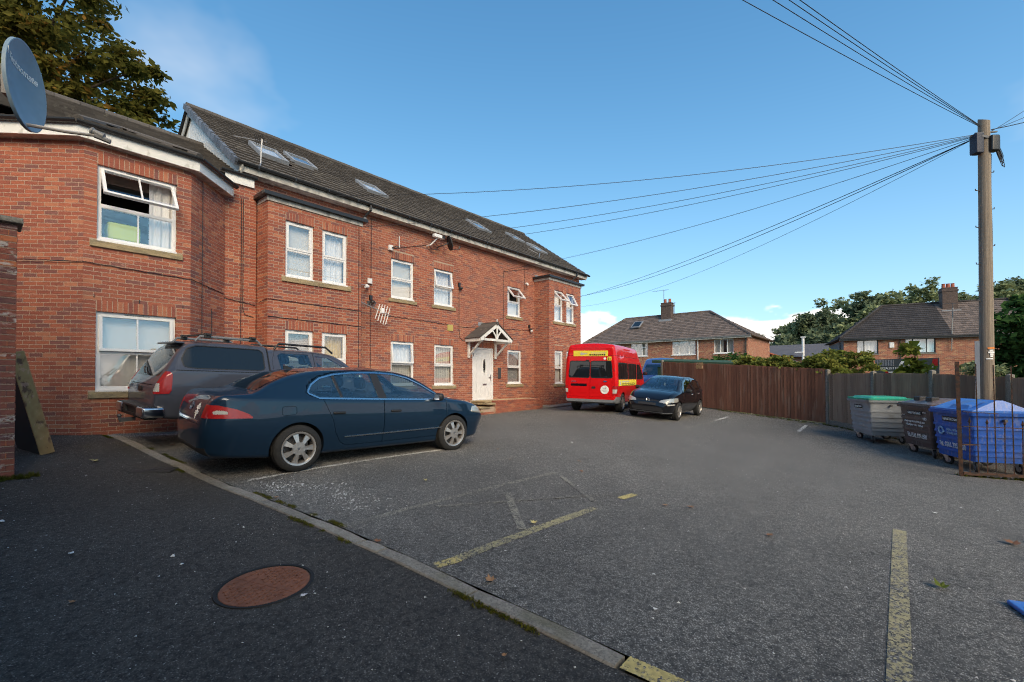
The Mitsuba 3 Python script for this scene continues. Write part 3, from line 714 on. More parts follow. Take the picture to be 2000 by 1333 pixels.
# ---- roofs
def tile_field(O, E, S, Le, Ls, w=.30, g=.30, keep=None, holes=(), store=TILES, seed=1):
    E, S = A(*E) / np.linalg.norm(E), A(*S) / np.linalg.norm(S); N = np.cross(E, S); r = np.random.default_rng(seed)
    prof = np.array([(0, .012), (.025, .018), (.060, .018), (.085, .012), (.17, .011), (.21, .015), (.25, .015), (.298, .011)])
    ne, ns = int(math.ceil(Le / w)), int(math.ceil(Ls / g))
    for j in range(ns):
        for i in range(ne):
            u, s = i * w, j * g; uc, sc = u + w / 2, s + g / 2
            if keep and not keep(uc, sc): continue
            if any(h[0] < uc < h[1] and h[2] < sc < h[3] for h in holes): continue
            t = r.uniform(-.003, .003, 2); k = len(prof); gg = min(g, Ls - s)
            a = np.stack([u + prof[:, 0], np.full(k, s + t[0]), prof[:, 1] + .044 + t[1]], -1)
            b = np.stack([u + prof[:, 0], np.full(k, s + gg + .03), prof[:, 1] - .003 + t[1]], -1)
            c = np.stack([u + prof[:, 0], np.full(k, s + .004 + t[0]), np.full(k, -.004)], -1)
            v = np.concatenate([a, b, c]); q = np.arange(k - 1)
            f = np.vstack([np.stack([q, q + 1, q + 1 + k, q + k], -1), np.stack([q + 2 * k, q + 1 + 2 * k, q + 1, q], -1)])
            f = np.vstack([f[:, [0, 1, 2]], f[:, [0, 2, 3]]])
            wv = A(*O) + v[:, :1] * E + v[:, 1:2] * S + v[:, 2:] * N; cc = wv.mean(0)
            store.append((.3 / np.linalg.norm(cc - CAM), wv, f, (r.random(), r.random()), cc))
R = numbered(B + '__roof')
SL = math.radians(35.0); cs, sn = math.cos(SL), math.sin(SL)
YE, ZE, XL, XR = 12.02, 6.71, 3.98, 20.0
LS = 5.28; YR, ZR = YE + LS * cs, ZE + LS * sn
sky_pos = [(4.95, 5.72, 1.55, 2.65), (6.05, 6.80, 2.15, 3.05), (8.35, 9.15, 1.75, 2.75), (13.8, 14.6, 2.0, 3.0), (16.75, 17.5, 2.55, 3.35), (17.6, 18.4, 1.65, 2.6)]
tile_field((XL, YE, ZE), (1, 0, 0), (0, cs, sn), XR - XL, LS, holes=[(a - XL, b - XL, c, d) for a, b, c, d in sky_pos], seed=3)
m = MB(); m.add([(XL, YE, ZE - .02), (XR, YE, ZE - .02), (XR, YR, ZR - .02), (XL, YR, ZR - .02), (XL, 2 * YR - YE, ZE - .02), (XR, 2 * YR - YE, ZE - .02)], [[0, 1, 2, 3], [3, 2, 5, 4]])
put('deck', m, 'black_plastic', R)
for i, x in enumerate(np.arange(XL, XR, .45)):
    put('ridge_tile', MB().tube([(x + .004, YR, ZR - .015), (x + .446, YR, ZR - .015)], .125 + .004 * (i % 2), 10, uv=(rng.random(), .3)), 'tile', R)
for i in range(17):
    for side in ((XL, -1), (XR, 1)):
        s = i * .31; F = frame(A(side[0], YE, ZE) + A(0, cs, sn) * s, (0, cs, sn), z=(0, -sn, cs))
        put('verge_tile', MB().box((.008, -.03, -.10), (.302, .06, .050 + .010 * (i % 2)), uv=(rng.random(), 0), M=F).box((.0, -.034, -.02), (.05, .064, .072), uv=(rng.random(), 0), M=F), 'ridge_blue', R)
# barge board and white gable cladding showing over the lower roof
for x in (XL + .09, XR - .12): put('barge_board', MB().bar((x, YE - .02, ZE - .17), (x, YR, ZR - .17), .03, .20, up=(0, -sn, cs)), 'fascia', R); put('barge_board', MB().bar((x, 2 * YR - YE, ZE - .17), (x, YR, ZR - .17), .03, .20, up=(0, sn, cs)), 'fascia', R)
for x in (4.14, 19.60):
    S = np.eye(4); S[:3, 0] = (0, 1, 0); S[:3, 1] = (0, 0, 1); S[:3, 2] = (1, 0, 0); S[:3, 3] = (x, 0, 0)
    put('gable_panel', extr([(YE + .25, ZE - .3), (2 * YR - YE - .25, ZE - .3), (2 * YR - YE - .25, ZE - .1), (YR, ZR - .12), (YE + .25, ZE - .0)], .04), 'white_paint', R, M=S)
# eaves: soffit, fascia, gutter
put('soffit', MB().box((XL + .05, YE + .04, 6.515), (XR - .05, 12.36, 6.53)), 'fascia', B)
fb = [XL + .05] + list(np.arange(6.6, 19.8, 2.75)) + [XR - .05]
for a, b in zip(fb[:-1], fb[1:]): put('fascia_board', MB().box((a + .003, YE + .02, 6.51), (b - .003, YE + .045, 6.66)), 'fascia', B)
def gutter_run(p, q, parent, r=.062):
    p, q = A(*p), A(*q); d = (q - p) / np.linalg.norm(q - p); s = np.cross(d, (0, 0, 1)); a = np.linspace(0, pi, 9)
    out = [(math.cos(t) * r, -math.sin(t) * r) for t in a] + [(-math.cos(t) * (r - .006), -math.sin(t) * (r - .006)) for t in a]
    v = np.concatenate([[e + s * x + A(0, 0, 1) * z for x, z in out] for e in (p, q)]); n = len(out); i = np.arange(n); j = (i + 1) % n
    f = np.stack([i, j, j + n, i + n], -1); f = np.vstack([f[:, [0, 1, 2]], f[:, [0, 2, 3]]])
    return put('gutter', MB().add(v, f), 'black_plastic', parent)
G = gutter_run((XL - .02, YE - .05, 6.715), (XR + .12, YE - .05, 6.715), B)
for x in np.arange(4.4, 20, .9): put('bracket', MB().box((x, YE - .12, 6.64), (x + .03, YE + .03, 6.72)), 'black_plastic', G)
def swan(x, zb):
    p = [(x, YE - .05, 6.66), (x, YE - .05, 6.52), (x - .03, YE + .05, 6.44), (x - .18, 12.26, 6.20), (x - .21, 12.29, 6.13), (x - .21, 12.29, zb)]
    put('downpipe', MB().tube(p, .036, 8), 'black_plastic', B, smooth=40)
swan(7.55, 5.95); swan(18.95, 5.95)
# rooflights
for i, (a, b, c, d) in enumerate(sky_pos):
    k = numbered(B + '__rooflight')
    F = np.eye(4); F[:3, 0] = (1, 0, 0); F[:3, 1] = (0, cs, sn); F[:3, 2] = (0, -sn, cs); F[:3, 3] = A(a, YE, ZE) + A(0, cs, sn) * c
    w, h = b - a, d - c; m = MB()
    for lo, hi in (((0, 0, 0), (w, .08, .11)), ((0, h - .08, 0), (w, h, .12)), ((0, .08, 0), (.08, h - .08, .11)), ((w - .08, .08, 0), (w, h - .08, .11))): m.box(lo, hi)
    put('frame', m, 'lead', k, M=F)
    put('pane', MB().add([(.07, .07, .085), (w - .07, .07, .085), (w - .07, h - .07, .085), (.07, h - .07, .085)], [[0, 1, 2, 3]]), 'glass', k, M=F)
    put('blind', MB().add([(.07, .07, .04), (w - .07, .07, .04), (w - .07, h - .07, .04), (.07, h - .07, .04)], [[0, 1, 2, 3]]), 'interior' if i in (1, 3, 4) else 'blind', k, M=F)
# left block roof and its bay roof
SL2 = math.radians(30); c2, s2_ = math.cos(SL2), math.sin(SL2)
Y2, Z2, L2 = 12.16, 6.40, 3.62
tile_field((-7.0, Y2, Z2), (1, 0, 0), (0, c2, s2_), 11.0, L2, seed=5)
YR2, ZR2 = Y2 + L2 * c2, Z2 + L2 * s2_
m = MB(); m.add([(-7, Y2, Z2 - .02), (4.13, Y2, Z2 - .02), (4.13, YR2, ZR2 - .02), (-7, YR2, ZR2 - .02), (-7, 20.3, Z2 - .02), (4.13, 20.3, Z2 - .02)], [[0, 1, 2, 3], [3, 2, 5, 4]]); put('deck', m, 'black_plastic', R)
for x in np.arange(-7, 4.0, .45): put('ridge_tile', MB().tube([(x + .004, YR2, ZR2 - .015), (x + .446, YR2, ZR2 - .015)], .12, 10, uv=(rng.random(), .3)), 'tile', R)
bp = [(1.10, 11.0), (2.93, 11.0), (3.86, 11.93), (2.015, 13.2), (0.0, 12.10)]     # eaves of the bay roof round to its apex
apex = A(2.015, 13.2, 7.02); zb = 6.05
P = [A(*q, zb) for q in bp]
for a, b, sd in ((P[4], P[0], 7), (P[0], P[1], 8), (P[1], P[2], 9)):
    E = (b - a); Ll = np.linalg.norm(E); E = E / Ll; N = np.cross(E, apex - a); N /= np.linalg.norm(N); S = np.cross(N, E); hh = (apex - a) @ S; au = (apex - a) @ E
    tri = Polygon([(0, 0), (Ll, 0), (au, hh)]).buffer(.05)
    tile_field(a, E, S, Ll, hh, keep=lambda u, s, t=tri: t.contains(Point(u, s)), seed=sd)
    put('deck', MB().add([a - N * .02, b - N * .02, apex - N * .02], [[0, 1, 2]]), 'black_plastic', R)
for a in (P[0], P[1]): put('hip_tile', MB().tube([a + A(0, 0, .03), apex + A(0, 0, .03)], .085, 8, uv=(.4, .3)), 'tile', R)
poly = [P[4], P[0], P[1], P[2]]
for a, b in zip(poly[:-1], poly[1:]):
    d = (b - a) / np.linalg.norm(b - a); n = A(d[1], -d[0], 0)
    F = frame(a - n * .02, d); L_ = np.linalg.norm(b - a); e = .0
    put('fascia_board', MB().box((0, -.028, -.265), (L_, 0, -.04), M=F), 'white_paint', B)
    gutter_run(a + n * .055 - d * .03 + A(0, 0, -.005), b + n * .055 + d * .03 + A(0, 0, -.005), B)
    put('soffit', MB().box((0, 0, -.262), (L_, .2, -.25), M=F), 'fascia', B)
put('fascia_board', MB().box((3.72, Y2 - .14, 6.17), (4.35, Y2 - .11, 6.39)), 'white_paint', B)
put('fascia_board', MB().box((-7, Y2 + .0, 5.80), (0.02, Y2 + .03, 6.36)), 'fascia', B)
gutter_run((3.62, Y2 - .17, 6.42), (4.40, Y2 - .17, 6.42), B); gutter_run((-7, Y2 - .05, 6.40), (-.1, Y2 - .05, 6.40), B)
put('soffit', MB().box((3.6, Y2 - .12, 6.17), (4.36, 12.3, 6.18)), 'fascia', B)

def store_pieces(store, name, bsdf, parent, most=300):
    store.sort(key=lambda s: -s[0])
    for s in store[:most]: put(name, MB().add(s[1], s[2], uv=s[3]), bsdf, parent)
    m = MB()
    for s in store[most:]: m.add(s[1], s[2], uv=s[3])
    if store[most:]: put(name + 'work' if name == 'brick' else 'far_' + name, m, bsdf, parent, kind='stuff')
store_pieces(BRICKS, 'brick', 'brick', W)
store_pieces(TILES, 'tile', 'tile', R)

fw_ = MB(); n_ = 16
for a, b in zip(np.linspace(15.5, 22, n_)[:-1], np.linspace(15.5, 22, n_)[1:]):
    za, zb_ = gzs(a, 11.3), gzs(b, 11.3); v = [(a, 11.05, za - .2), (b, 11.05, zb_ - .2), (b, 12.3, zb_ - .2), (a, 12.3, za - .2), (a, 11.05, za + .07), (b, 11.05, zb_ + .07), (b, 12.3, zb_ + .09), (a, 12.3, za + .09)]; fw_.add(v, BOXF)
put('footpath', fw_, 'concrete', kind='structure')
# ------------------------------------------------------------------ vehicles
def paint(name, c, metallic=0.25, rough=0.32):
    base = {'type': 'principled', 'base_color': rgb(c), 'roughness': rough, 'metallic': metallic, 'specular': 0.5}
    gloss = {'type': 'plastic', 'diffuse_reflectance': rgb(c), 'int_ior': 1.55}
    scene['m_' + name] = {'type': 'twosided', 'bsdf': {'type': 'blendbsdf', 'weight': 0.75, 'a': base, 'b': gloss}}
paint('paint_blue', (0.0085, 0.0255, 0.052), 0.3)
paint('paint_grey', (0.068, 0.076, 0.100), 0.4)
paint('paint_red', (0.60, 0.006, 0.008), 0.0, 0.4)
paint('paint_black', (0.005, 0.0055, 0.008), 0.1)
paint('paint_van_blue', (0.05, 0.10, 0.27), 0.3)
mat('lens_red', (0.33, 0.006, 0.008), 0.12, clearcoat=1.0)
mat('lens_clear', (0.42, 0.41, 0.38), 0.12, clearcoat=1.0)
mat('lens_orange', (0.55, 0.16, 0.02), 0.15, clearcoat=1.0)
mat('headlamp', (0.50, 0.50, 0.46), 0.15, metallic=0.5, clearcoat=1.0)
mat('chrome', (0.70, 0.71, 0.73), 0.12, metallic=1.0)
mat('alloy', (0.46, 0.44, 0.42), 0.38, metallic=0.7)
mat('tyre', lambda p, n, uv: C(0.020, 0.020, 0.020) * (0.75 + 0.5 * fbm(p.x * 20, p.y * 20, p.z * 20, 2)), 0.85)
mat('trim_black', (0.017, 0.017, 0.018), 0.5)
mat('trim_grey', (0.15, 0.16, 0.175), 0.6)
mat('seat_cloth', (0.030, 0.031, 0.034), 0.95)
mat('dash', (0.035, 0.035, 0.037), 0.8)
mat('sign_yellow', (0.72, 0.60, 0.05), 0.5)
mat('sign_white', (0.72, 0.72, 0.70), 0.5)
mat('print_black', (0.02, 0.02, 0.022), 0.6)
mat('print_grey', (0.42, 0.42, 0.40), 0.6)

class Body:
    KEYS = ('zb', 'wb', 'wm', 'zm', 'ws', 'zs', 'wt', 'zt', 'cr', 'rt')
    def __init__(s, xs, tab):
        s.x0, s.x1 = xs
        s.f = {k: PchipInterpolator(*np.array(tab[k], float).T) if not np.isscalar(tab[k]) else (lambda x, c=tab[k]: np.full(np.shape(x), float(c))) for k in s.KEYS}
        a = np.array([p[0] for p in tab['zt']])
        st = [np.linspace(u, v, max(2, int(math.ceil((v - u) / .055)) + 1))[:-1] for u, v in zip(a[:-1], a[1:])]
        s.st = np.concatenate(st + [[a[-1]]])
        s.cache = {}
    def half(s, x, d=0.0, floor=None):
        g = {k: float(s.f[k](x)) for k in s.KEYS}
        zb = g['zb'] + d if floor is None else floor
        wm, ws, wt, wb = g['wm'] - d, g['ws'] - d, g['wt'] - d, g['wb'] - d
        zt = g['zt'] - d; cr = g['cr']; zs = min(g['zs'], zt - cr - .012); zm = min(g['zm'], zs - .03); zm = max(zm, zb + .02)
        wt = max(min(wt, ws - .006), .05)
        P = [A(0, zb), A(wb, zb), A(wm, zm), A(ws, zs), A(wt, zt - cr), A(0, zt)]
        T_ = A(wt * .5, zt - cr * .25)      # aim of the roof near its edge
        Q = P[:5] + [T_]; R_ = [0, .07, .22, .035, g['rt']]; out = [P[0]]; prev = P[0]
        for i in range(1, 5):
            a, b, c = Q[i - 1], Q[i], Q[i + 1]; la, lc = np.linalg.norm(a - b), np.linalg.norm(c - b)
            r = min(R_[i], .47 * la, .47 * lc); p, q = b + (a - b) / la * r, b + (c - b) / lc * r
            for k in (1, 2): out.append(prev + (p - prev) * k / 3)
            for k in range(6):
                t = k / 5; out.append((1 - t) ** 2 * p + 2 * t * (1 - t) * b + t * t * q)
            prev = q
        for k in range(1, 7):
            y = prev[0] * (1 - k / 6); out.append(A(y, zt - cr * (y / wt) ** 2 if k > 0 else prev[1]))
        e = prev[1] - (zt - cr * (prev[0] / wt) ** 2)
        for k in range(1, 7): out[-7 + k][1] += e * (1 - k / 6)
        return np.array(out)
    def solid(s, d=0.0, xa=None, xb=None, floor=None):
        key = (d, xa, xb, floor)
        if key in s.cache: return s.cache[key]
        st = s.st
        if xa is not None: st = np.concatenate([[xa], st[(st > xa + .01) & (st < xb - .01)], [xb]])
        elif d: st = np.concatenate([[st[0] + d], st[(st > st[0] + d + .004) & (st < st[-1] - d - .004)], [st[-1] - d]])
        rings = []
        for x in st:
            h = s.half(x, d, floor); m = h[1:-1][::-1] * A(-1, 1)
            r = np.concatenate([h, m]); rings.append(np.column_stack([np.full(len(r), x), r]))
        n = len(rings[0]); k = len(rings); v = np.concatenate(rings + [[rings[0].mean(0)], [rings[-1].mean(0)]])
        i, j = np.meshgrid(np.arange(k - 1), np.arange(n), indexing='ij'); j2 = (j + 1) % n
        q = np.stack([i * n + j, i * n + j2, (i + 1) * n + j2, (i + 1) * n + j], -1).reshape(-1, 4)
        f = [q[:, [0, 1, 2]], q[:, [0, 2, 3]]]
        a = np.arange(n); b = (a + 1) % n
        f.append(np.stack([b, a, np.full(n, k * n)], -1)); f.append(np.stack([(k - 1) * n + a, (k - 1) * n + b, np.full(n, k * n + 1)], -1))
        f = np.vstack(f)
        t = trimesh.Trimesh(v, f, process=False)
        if t.volume < 0: f = f[:, ::-1]
        M_ = m3.Manifold(m3.Mesh(np.ascontiguousarray(v, np.float32), np.ascontiguousarray(f, np.uint32))).as_original()
        assert M_.status() == m3.Error.NoError, M_.status()
        s.cache[key] = M_
        return M_
    def y_at(s, x, z):
        h = s.half(x); best = 0
        for a, b in zip(h[:-1], h[1:]):
            if (a[1] - z) * (b[1] - z) <= 0 and abs(a[1] - b[1]) > 1e-9: best = max(best, a[0] + (b[0] - a[0]) * (z - a[1]) / (b[1] - a[1]))
        return best

def side_prism(poly, y0=-3, y1=3):
    """polygon in (x, z) extruded through y0..y1"""
    e = extr(poly, y1 - y0)            # x, z, depth
    return e.transform(np.array([[1, 0, 0, 0], [0, 0, -1, y1], [0, 1, 0, 0]], float))
def end_prism(poly, x0, x1):
    """polygon in (y, z) extruded through x0..x1"""
    e = extr(poly, x1 - x0)
    return e.transform(np.array([[0, 0, 1, x0], [1, 0, 0, 0], [0, 1, 0, 0]], float))
def rnd(pts, r=.03):
    p = Polygon(pts) if not isinstance(pts, shapely.Geometry) else pts
    return p.buffer(-r).buffer(2 * r).buffer(-r)
def skin(outer, prism):
    """only the outer surface inside the prism"""
    m = (outer ^ prism).to_mesh(); keep = np.zeros(len(m.tri_verts), bool); ids = outer.original_id()
    for i, o in enumerate(m.run_original_id):
        if o == ids: keep[m.run_index[i] // 3:m.run_index[i + 1] // 3] = True
    f = m.tri_verts[keep]; u, inv = np.unique(f, return_inverse=True)
    return m.vert_properties[u, :3], inv.reshape(-1, 3)

def wheel(parent, M, R, w, rim, spokes, style='alloy', side=1, name='wheel'):
    """axis along local y; side = +1 when the outer face looks to +y"""
    k = numbered(parent + '__' + name); F = M @ np.array([[1, 0, 0, 0], [0, 0, side, 0], [0, -side, 0, 0], [0, 0, 0, 1]], float)     # local z of the lathe -> outward
    h = w / 2
    prof = [(rim - .012, -h + .02), (rim + .01, -h + .004), (R - .05, -h - .004), (R - .018, -h + .012), (R, -h + .035), (R, -.012), (R - .008, -.008), (R - .008, .008), (R, .012), (R, h - .035), (R - .018, h - .012), (R - .05, h + .004), (rim + .022, h + .006), (rim + .006, h - .004), (rim - .012, h - .03)]
    put('tyre', MB().lathe(prof, 48), 'tyre', k, M=F, smooth=35)
    m = MB().lathe([(rim - .012, -h + .02), (rim - .02, h - .06), (rim - .012, h - .03), (rim + .008, h - .003), (rim + .004, h + .003), (rim - .016, h - .002), (rim - .026, h - .02)], 48)
    disc = Point(0, 0).buffer(rim - .008, 24); S = np.eye(4)
    for i in range(spokes):
        a = 2 * pi * (i + .5) / spokes; dw = 2 * pi / spokes
        if style == 'alloy': wi, wo, ri, ro = .20, .27, .40 * rim, rim - .026
        elif style == 'thin': wi, wo, ri, ro = .26, .36, .42 * rim, rim - .028
        else: wi, wo, ri, ro = .20, .30, .55 * rim, rim - .035
        p = [(ri * math.cos(a + t * dw * wi), ri * math.sin(a + t * dw * wi)) for t in (-1, 0, 1)] + [(ro * math.cos(a + t * dw * wo), ro * math.sin(a + t * dw * wo)) for t in (1, .5, 0, -.5, -1)]
        disc = disc.difference(Polygon(p).buffer(-.008).buffer(.012))
    disc = disc.difference(Point(0, 0).buffer(.022)); e = extr(disc, .030)
    q = e.to_mesh(); v = q.vert_properties[:, :3].copy(); rr = np.hypot(v[:, 0], v[:, 1])
    v[:, 2] += h - .045 + .016 * (1 - (rr / rim) ** 2) - .012 * (rr / rim > .8)
    m.add(v, q.tri_verts); put('rim', m, 'alloy', k, M=F, smooth=30)
    put('brake_disc', MB().lathe([(0, h - .11), (rim * .72, h - .11), (rim * .72, h - .13), (0, h - .13)][::-1], 28).lathe([(rim - .03, -h + .03), (0, -h + .03)], 28), 'dark_steel', k, M=F, smooth=30)
    b = MB(); b.lathe([(.034, h - .02), (.032, h - .004), (0, h - .001)][::1], 16)
    put('hub_cap', b, 'chrome' if style == 'alloy' else 'alloy', k, M=F, smooth=30)
    b = MB()
    for i in range(5):
        a = 2 * pi * i / 5 + .3; b.add(*tube([(.057 * math.cos(a), .057 * math.sin(a), h - .04), (.057 * math.cos(a), .057 * math.sin(a), h - .016)], .0105, 6))
    put('bolts', b, 'dark_steel', k, M=F)
    return k

class Car:
    def __init__(s, key, body, paint, M, cabin, floor=.40):
        s.key, s.b, s.paint, s.M = key, body, paint, M
        s.outer = body.solid(); s.cab = body.solid(.05, cabin[0], cabin[1], floor)
        s.shell = s.outer - s.cab
        s.cut = []; s.parts = []
    def chunk(s, prism, out=-.003, inn=.035): return (s.b.solid(out) - s.b.solid(inn)) ^ prism
    def piece(s, name, prism, bsdf, out=-.003, inn=.035, cut=True, label=None, parent=None, smooth=30):
        c = s.chunk(prism, out, inn)
        cs_ = [q for q in c.decompose() if q.volume() > 1e-7]
        if len(cs_) > 6: cs_ = [c]
        k = [put(name, q, bsdf, parent or s.key, smooth=smooth, M=s.M, label=label) for q in cs_][0]
        if cut: s.cut.append(prism)
        return k
    def glass(s, name, prism, bsdf='car_glass', side=None, parent=None):
        v, f = skin(s.outer, prism)
        v = v.astype(float); v[:, 1] *= .997; v[:, 2] -= .003
        s.cut.append(prism)
        ks = []
        for sg in ((1, -1) if side else (0,)):
            ff = f if not sg else f[(np.sign(v[f][:, :, 1].mean(1)) == sg)]
            if len(ff):
                u, inv = np.unique(ff, return_inverse=True); ks.append(put(name, (v[u], inv.reshape(-1, 3)), bsdf, parent or s.key, smooth=True, M=s.M))
        return ks
    def wells(s, axles, R, w):
        for x, z in axles:
            c = m3.Manifold.cylinder(4, R + .045, R + .045, 48).translate([0, 0, -2]).rotate([90, 0, 0]).translate([x, 0, z])
            cyl = m3.Manifold.cylinder(4, R + .055, R + .055, 48).translate([0, 0, -2]).rotate([90, 0, 0]).translate([x, 0, z])
            y = float(s.b.f['wm'](x)) - w - .10
            mid = m3.Manifold.cube([4, 2 * y, 4], True)
            s.cut.append(c - mid)
            lin = ((cyl - c) - mid) ^ s.b.solid(.012)
            lin = lin + ((c ^ s.b.solid(.012)) ^ (m3.Manifold.cube([4, 2 * y + .02, 4], True) - mid))
            put('wheel_arch', lin, 'trim_black', s.key, smooth=30, M=s.M)
    def door(s, poly, side, name='door', gap=.003):
        y = (.25, 3) if side > 0 else (-3, -.25)
        p, q = side_prism(Polygon(poly).buffer(-gap), *y), side_prism(Polygon(poly).buffer(gap), *y)
        s.parts.append((name, p, q))
    def finish(s):
        body = s.shell
        if s.cut: cutter = m3.Manifold.batch_boolean(s.cut, m3.OpType.Add); body = body - cutter
        ks = []
        for name, p, q in s.parts:
            ks.append(put(name, body ^ p, s.paint, s.key, smooth=28, M=s.M)); body = body - q
        put('body', body, s.paint, s.key, smooth=28, M=s.M)
        return ks
    def handle(s, door, x, z, side, bsdf, w=.17):
        y = s.b.y_at(x, z); m = rbox((x - w / 2, -.014, z - .018), (x + w / 2, .024, z + .018), .013, 8)
        if side < 0: m = m.scale([1, -1, 1])
        put('handle', m.translate([0, side * y, 0]), bsdf, door, M=s.M, smooth=30)
    def mirror(s, x, z, side, bsdf):
        y = s.b.y_at(x, z - .03)
        m = rbox((x - .05, 0, z - .06), (x + .06, .19, z + .07), .045, 12).translate([0, y + .05, 0]); a = rbox((x - .02, -.04, z - .055), (x + .03, .10, z - .02), .015, 8).translate([0, y, 0])
        if side < 0: m, a = m.scale([1, -1, 1]), a.scale([1, -1, 1])
        k = put('mirror', m + a, bsdf, s.key, M=s.M, smooth=35)
        g = MB().box((x - .054, min(side * (y + .09), side * (y + .225)), z - .04), (x - .051, max(side * (y + .09), side * (y + .225)), z + .05)); put('mirror_glass', g, 'chrome', k, M=s.M)
    def seats(s, rows, w=.50, z=.42, wheel_at=None, dash=None):
        for x, ys in rows:
            for y in ys:
                m = rbox((x - .10, y - w / 2, z), (x + .42, y + w / 2, z + .16), .05, 10) + rbox((-.07, -w / 2, 0), (.07, w / 2, .60), .055, 10).rotate([0, -14, 0]).translate([x - .10, y, z + .08])
                m = m + rbox((-.045, -.13, .0), (.045, .13, .18), .04, 10).rotate([0, -10, 0]).translate([x - .27, y, z + .70])
                put('seat', m, 'seat_cloth', s.key, M=s.M, smooth=40)
        if dash: put('dashboard', rbox(*dash, .06, 10), 'dash', s.key, M=s.M, smooth=40)
        if wheel_at:
            x, y, zz = wheel_at; a = np.linspace(0, 2 * pi, 25); ring = np.stack([x + .06 * np.sin(a), y + .18 * np.cos(a), zz + .17 * np.sin(a)], -1)
            m = MB().tube(ring, .016, 6); m.bar((x, y - .17, zz), (x, y + .17, zz), .05, .02); m.bar((x + .2, y, zz - .08), (x, y, zz), .06)
            put('steering_wheel', m, 'dash', s.key, M=s.M)

def on_ground(x, y, deg, pts):
    """Matrix of a vehicle standing on its wheels: pts = wheel contacts in its own frame; (x, y) = its own origin."""
    a = math.radians(deg); c, s_ = math.cos(a), math.sin(a)
    w = [(x + c * p - s_ * q, y + s_ * p + c * q) for p, q in pts]
    P = np.array([(u, v, gzs(u, v)) for u, v in w]); k = np.linalg.lstsq(np.column_stack([P[:, :2], np.ones(len(P))]), P[:, 2], rcond=None)[0]
    n = A(-k[0], -k[1], 1); n /= np.linalg.norm(n)
    return frame((x, y, k[0] * x + k[1] * y + k[2] - .004), (c, s_, k[0] * c + k[1] * s_), z=n)

# ---- dark blue saloon in the foreground
S = thing('car', 'dark blue saloon with chrome window trim and seven spoke wheels, nearest parked car', 'car')
bs = Body((0, 4.84), dict(
    zb=[(0, .36), (.06, .31), (.2, .27), (.6, .23), (1, .20), (4, .19), (4.5, .20), (4.72, .23), (4.84, .34)], wb=[(0, .52), (.1, .66), (.4, .76), (1, .80), (4, .80), (4.5, .72), (4.84, .40)],
    wm=[(0, .60), (.03, .70), (.10, .79), (.25, .857), (.5, .889), (.9, .905), (1.5, .9085), (3.5, .9085), (4.1, .897), (4.4, .855), (4.6, .79), (4.72, .71), (4.80, .61), (4.84, .50)], zm=.60,
    ws=[(0, .55), (.03, .65), (.10, .735), (.25, .80), (.5, .835), (.9, .856), (1.5, .868), (3.5, .868), (4.1, .845), (4.4, .79), (4.6, .72), (4.72, .64), (4.80, .54), (4.84, .44)],
    zs=[(0, .66), (.05, .85), (.12, .975), (.25, 1.03), (.6, 1.025), (1.1, 1.005), (2, .965), (3, .94), (3.7, .925), (4.1, .895), (4.4, .835), (4.6, .76), (4.72, .67), (4.8, .56), (4.84, .47)],
    wt=[(0, .48), (.05, .60), (.12, .72), (.3, .775), (.55, .765), (.8, .70), (1.13, .63), (1.5, .59), (2, .585), (2.8, .585), (3.1, .60), (3.4, .665), (3.7, .745), (3.85, .765), (4.2, .73), (4.5, .65), (4.72, .50), (4.8, .43), (4.84, .36)],
    zt=[(0, .70), (.03, .82), (.07, .93), (.13, 1.03), (.22, 1.085), (.4, 1.102), (.55, 1.115), (.80, 1.245), (1.13, 1.375), (1.5, 1.437), (2, 1.46), (2.4, 1.462), (2.8, 1.438), (3.1, 1.375), (3.4, 1.225), (3.72, 1.02), (3.82, .992), (4.1, .952), (4.4, .885), (4.6, .81), (4.72, .72), (4.80, .61), (4.84, .50)],
    cr=[(0, .01), (.3, .02), (1.5, .04), (2.8, .04), (3.8, .03), (4.84, .01)], rt=.09))
wp = [(1.13, .79), (1.13, -.79), (3.89, .79), (3.89, -.79)]
MS = on_ground(1.82, 7.33, -3.2, wp)
car = Car(S, bs, 'paint_blue', MS, (.62, 4.0))
dlo = rnd([(1.27, 1.10), (1.34, 1.20), (1.48, 1.29), (1.7, 1.345), (2.0, 1.374), (2.4, 1.382), (2.75, 1.36), (3.0, 1.305), (3.25, 1.195), (3.45, 1.075), (3.66, .955), (3.4, .965), (2.4, .995), (1.42, 1.03)], .02)
car.piece('window_trim', side_prism(dlo.buffer(.022).difference(dlo)), 'chrome', out=-.004, inn=.02)
q1, q2, q3 = ([(-9, 0), (1.70, 0), (1.745, .98), (1.655, 1.36), (1.65, 9), (-9, 9)], [(1.74, 0), (1.785, .98), (1.695, 1.36), (1.69, 9), (2.29, 9), (2.30, 1.40), (2.37, .98), (2.38, 0)], [(2.52, 0), (2.51, .98), (2.43, 1.40), (2.42, 9), (9, 9), (9, 0)])
for q in (q1, q2, q3): car.glass('side_window', side_prism(dlo.buffer(-.004).intersection(Polygon(q))), side=True)
pillar = dlo.difference(shapely.union_all([Polygon(q) for q in (q1, q2, q3)]))
car.piece('window_pillar', side_prism(pillar), 'trim_black', out=-.001, inn=.04)
ws = rnd([(-.66, 1.02), (.66, 1.02), (.50, 1.385), (-.50, 1.385)], .03); car.glass('windscreen', end_prism(ws, 2.7, 3.9))
rw = rnd([(-.60, 1.125), (.60, 1.125), (.50, 1.385), (-.50, 1.385)], .03); car.glass('rear_window', end_prism(rw, .45, 1.5))
tl = rnd([(-.2, .79), (.56, .780), (.50, .835), (.36, .90), (.17, .95), (-.2, .965)], .012)
tc = rnd([(.12, .838), (.27, .838), (.26, .872), (.22, .885), (.15, .888), (.11, .87)], .01)
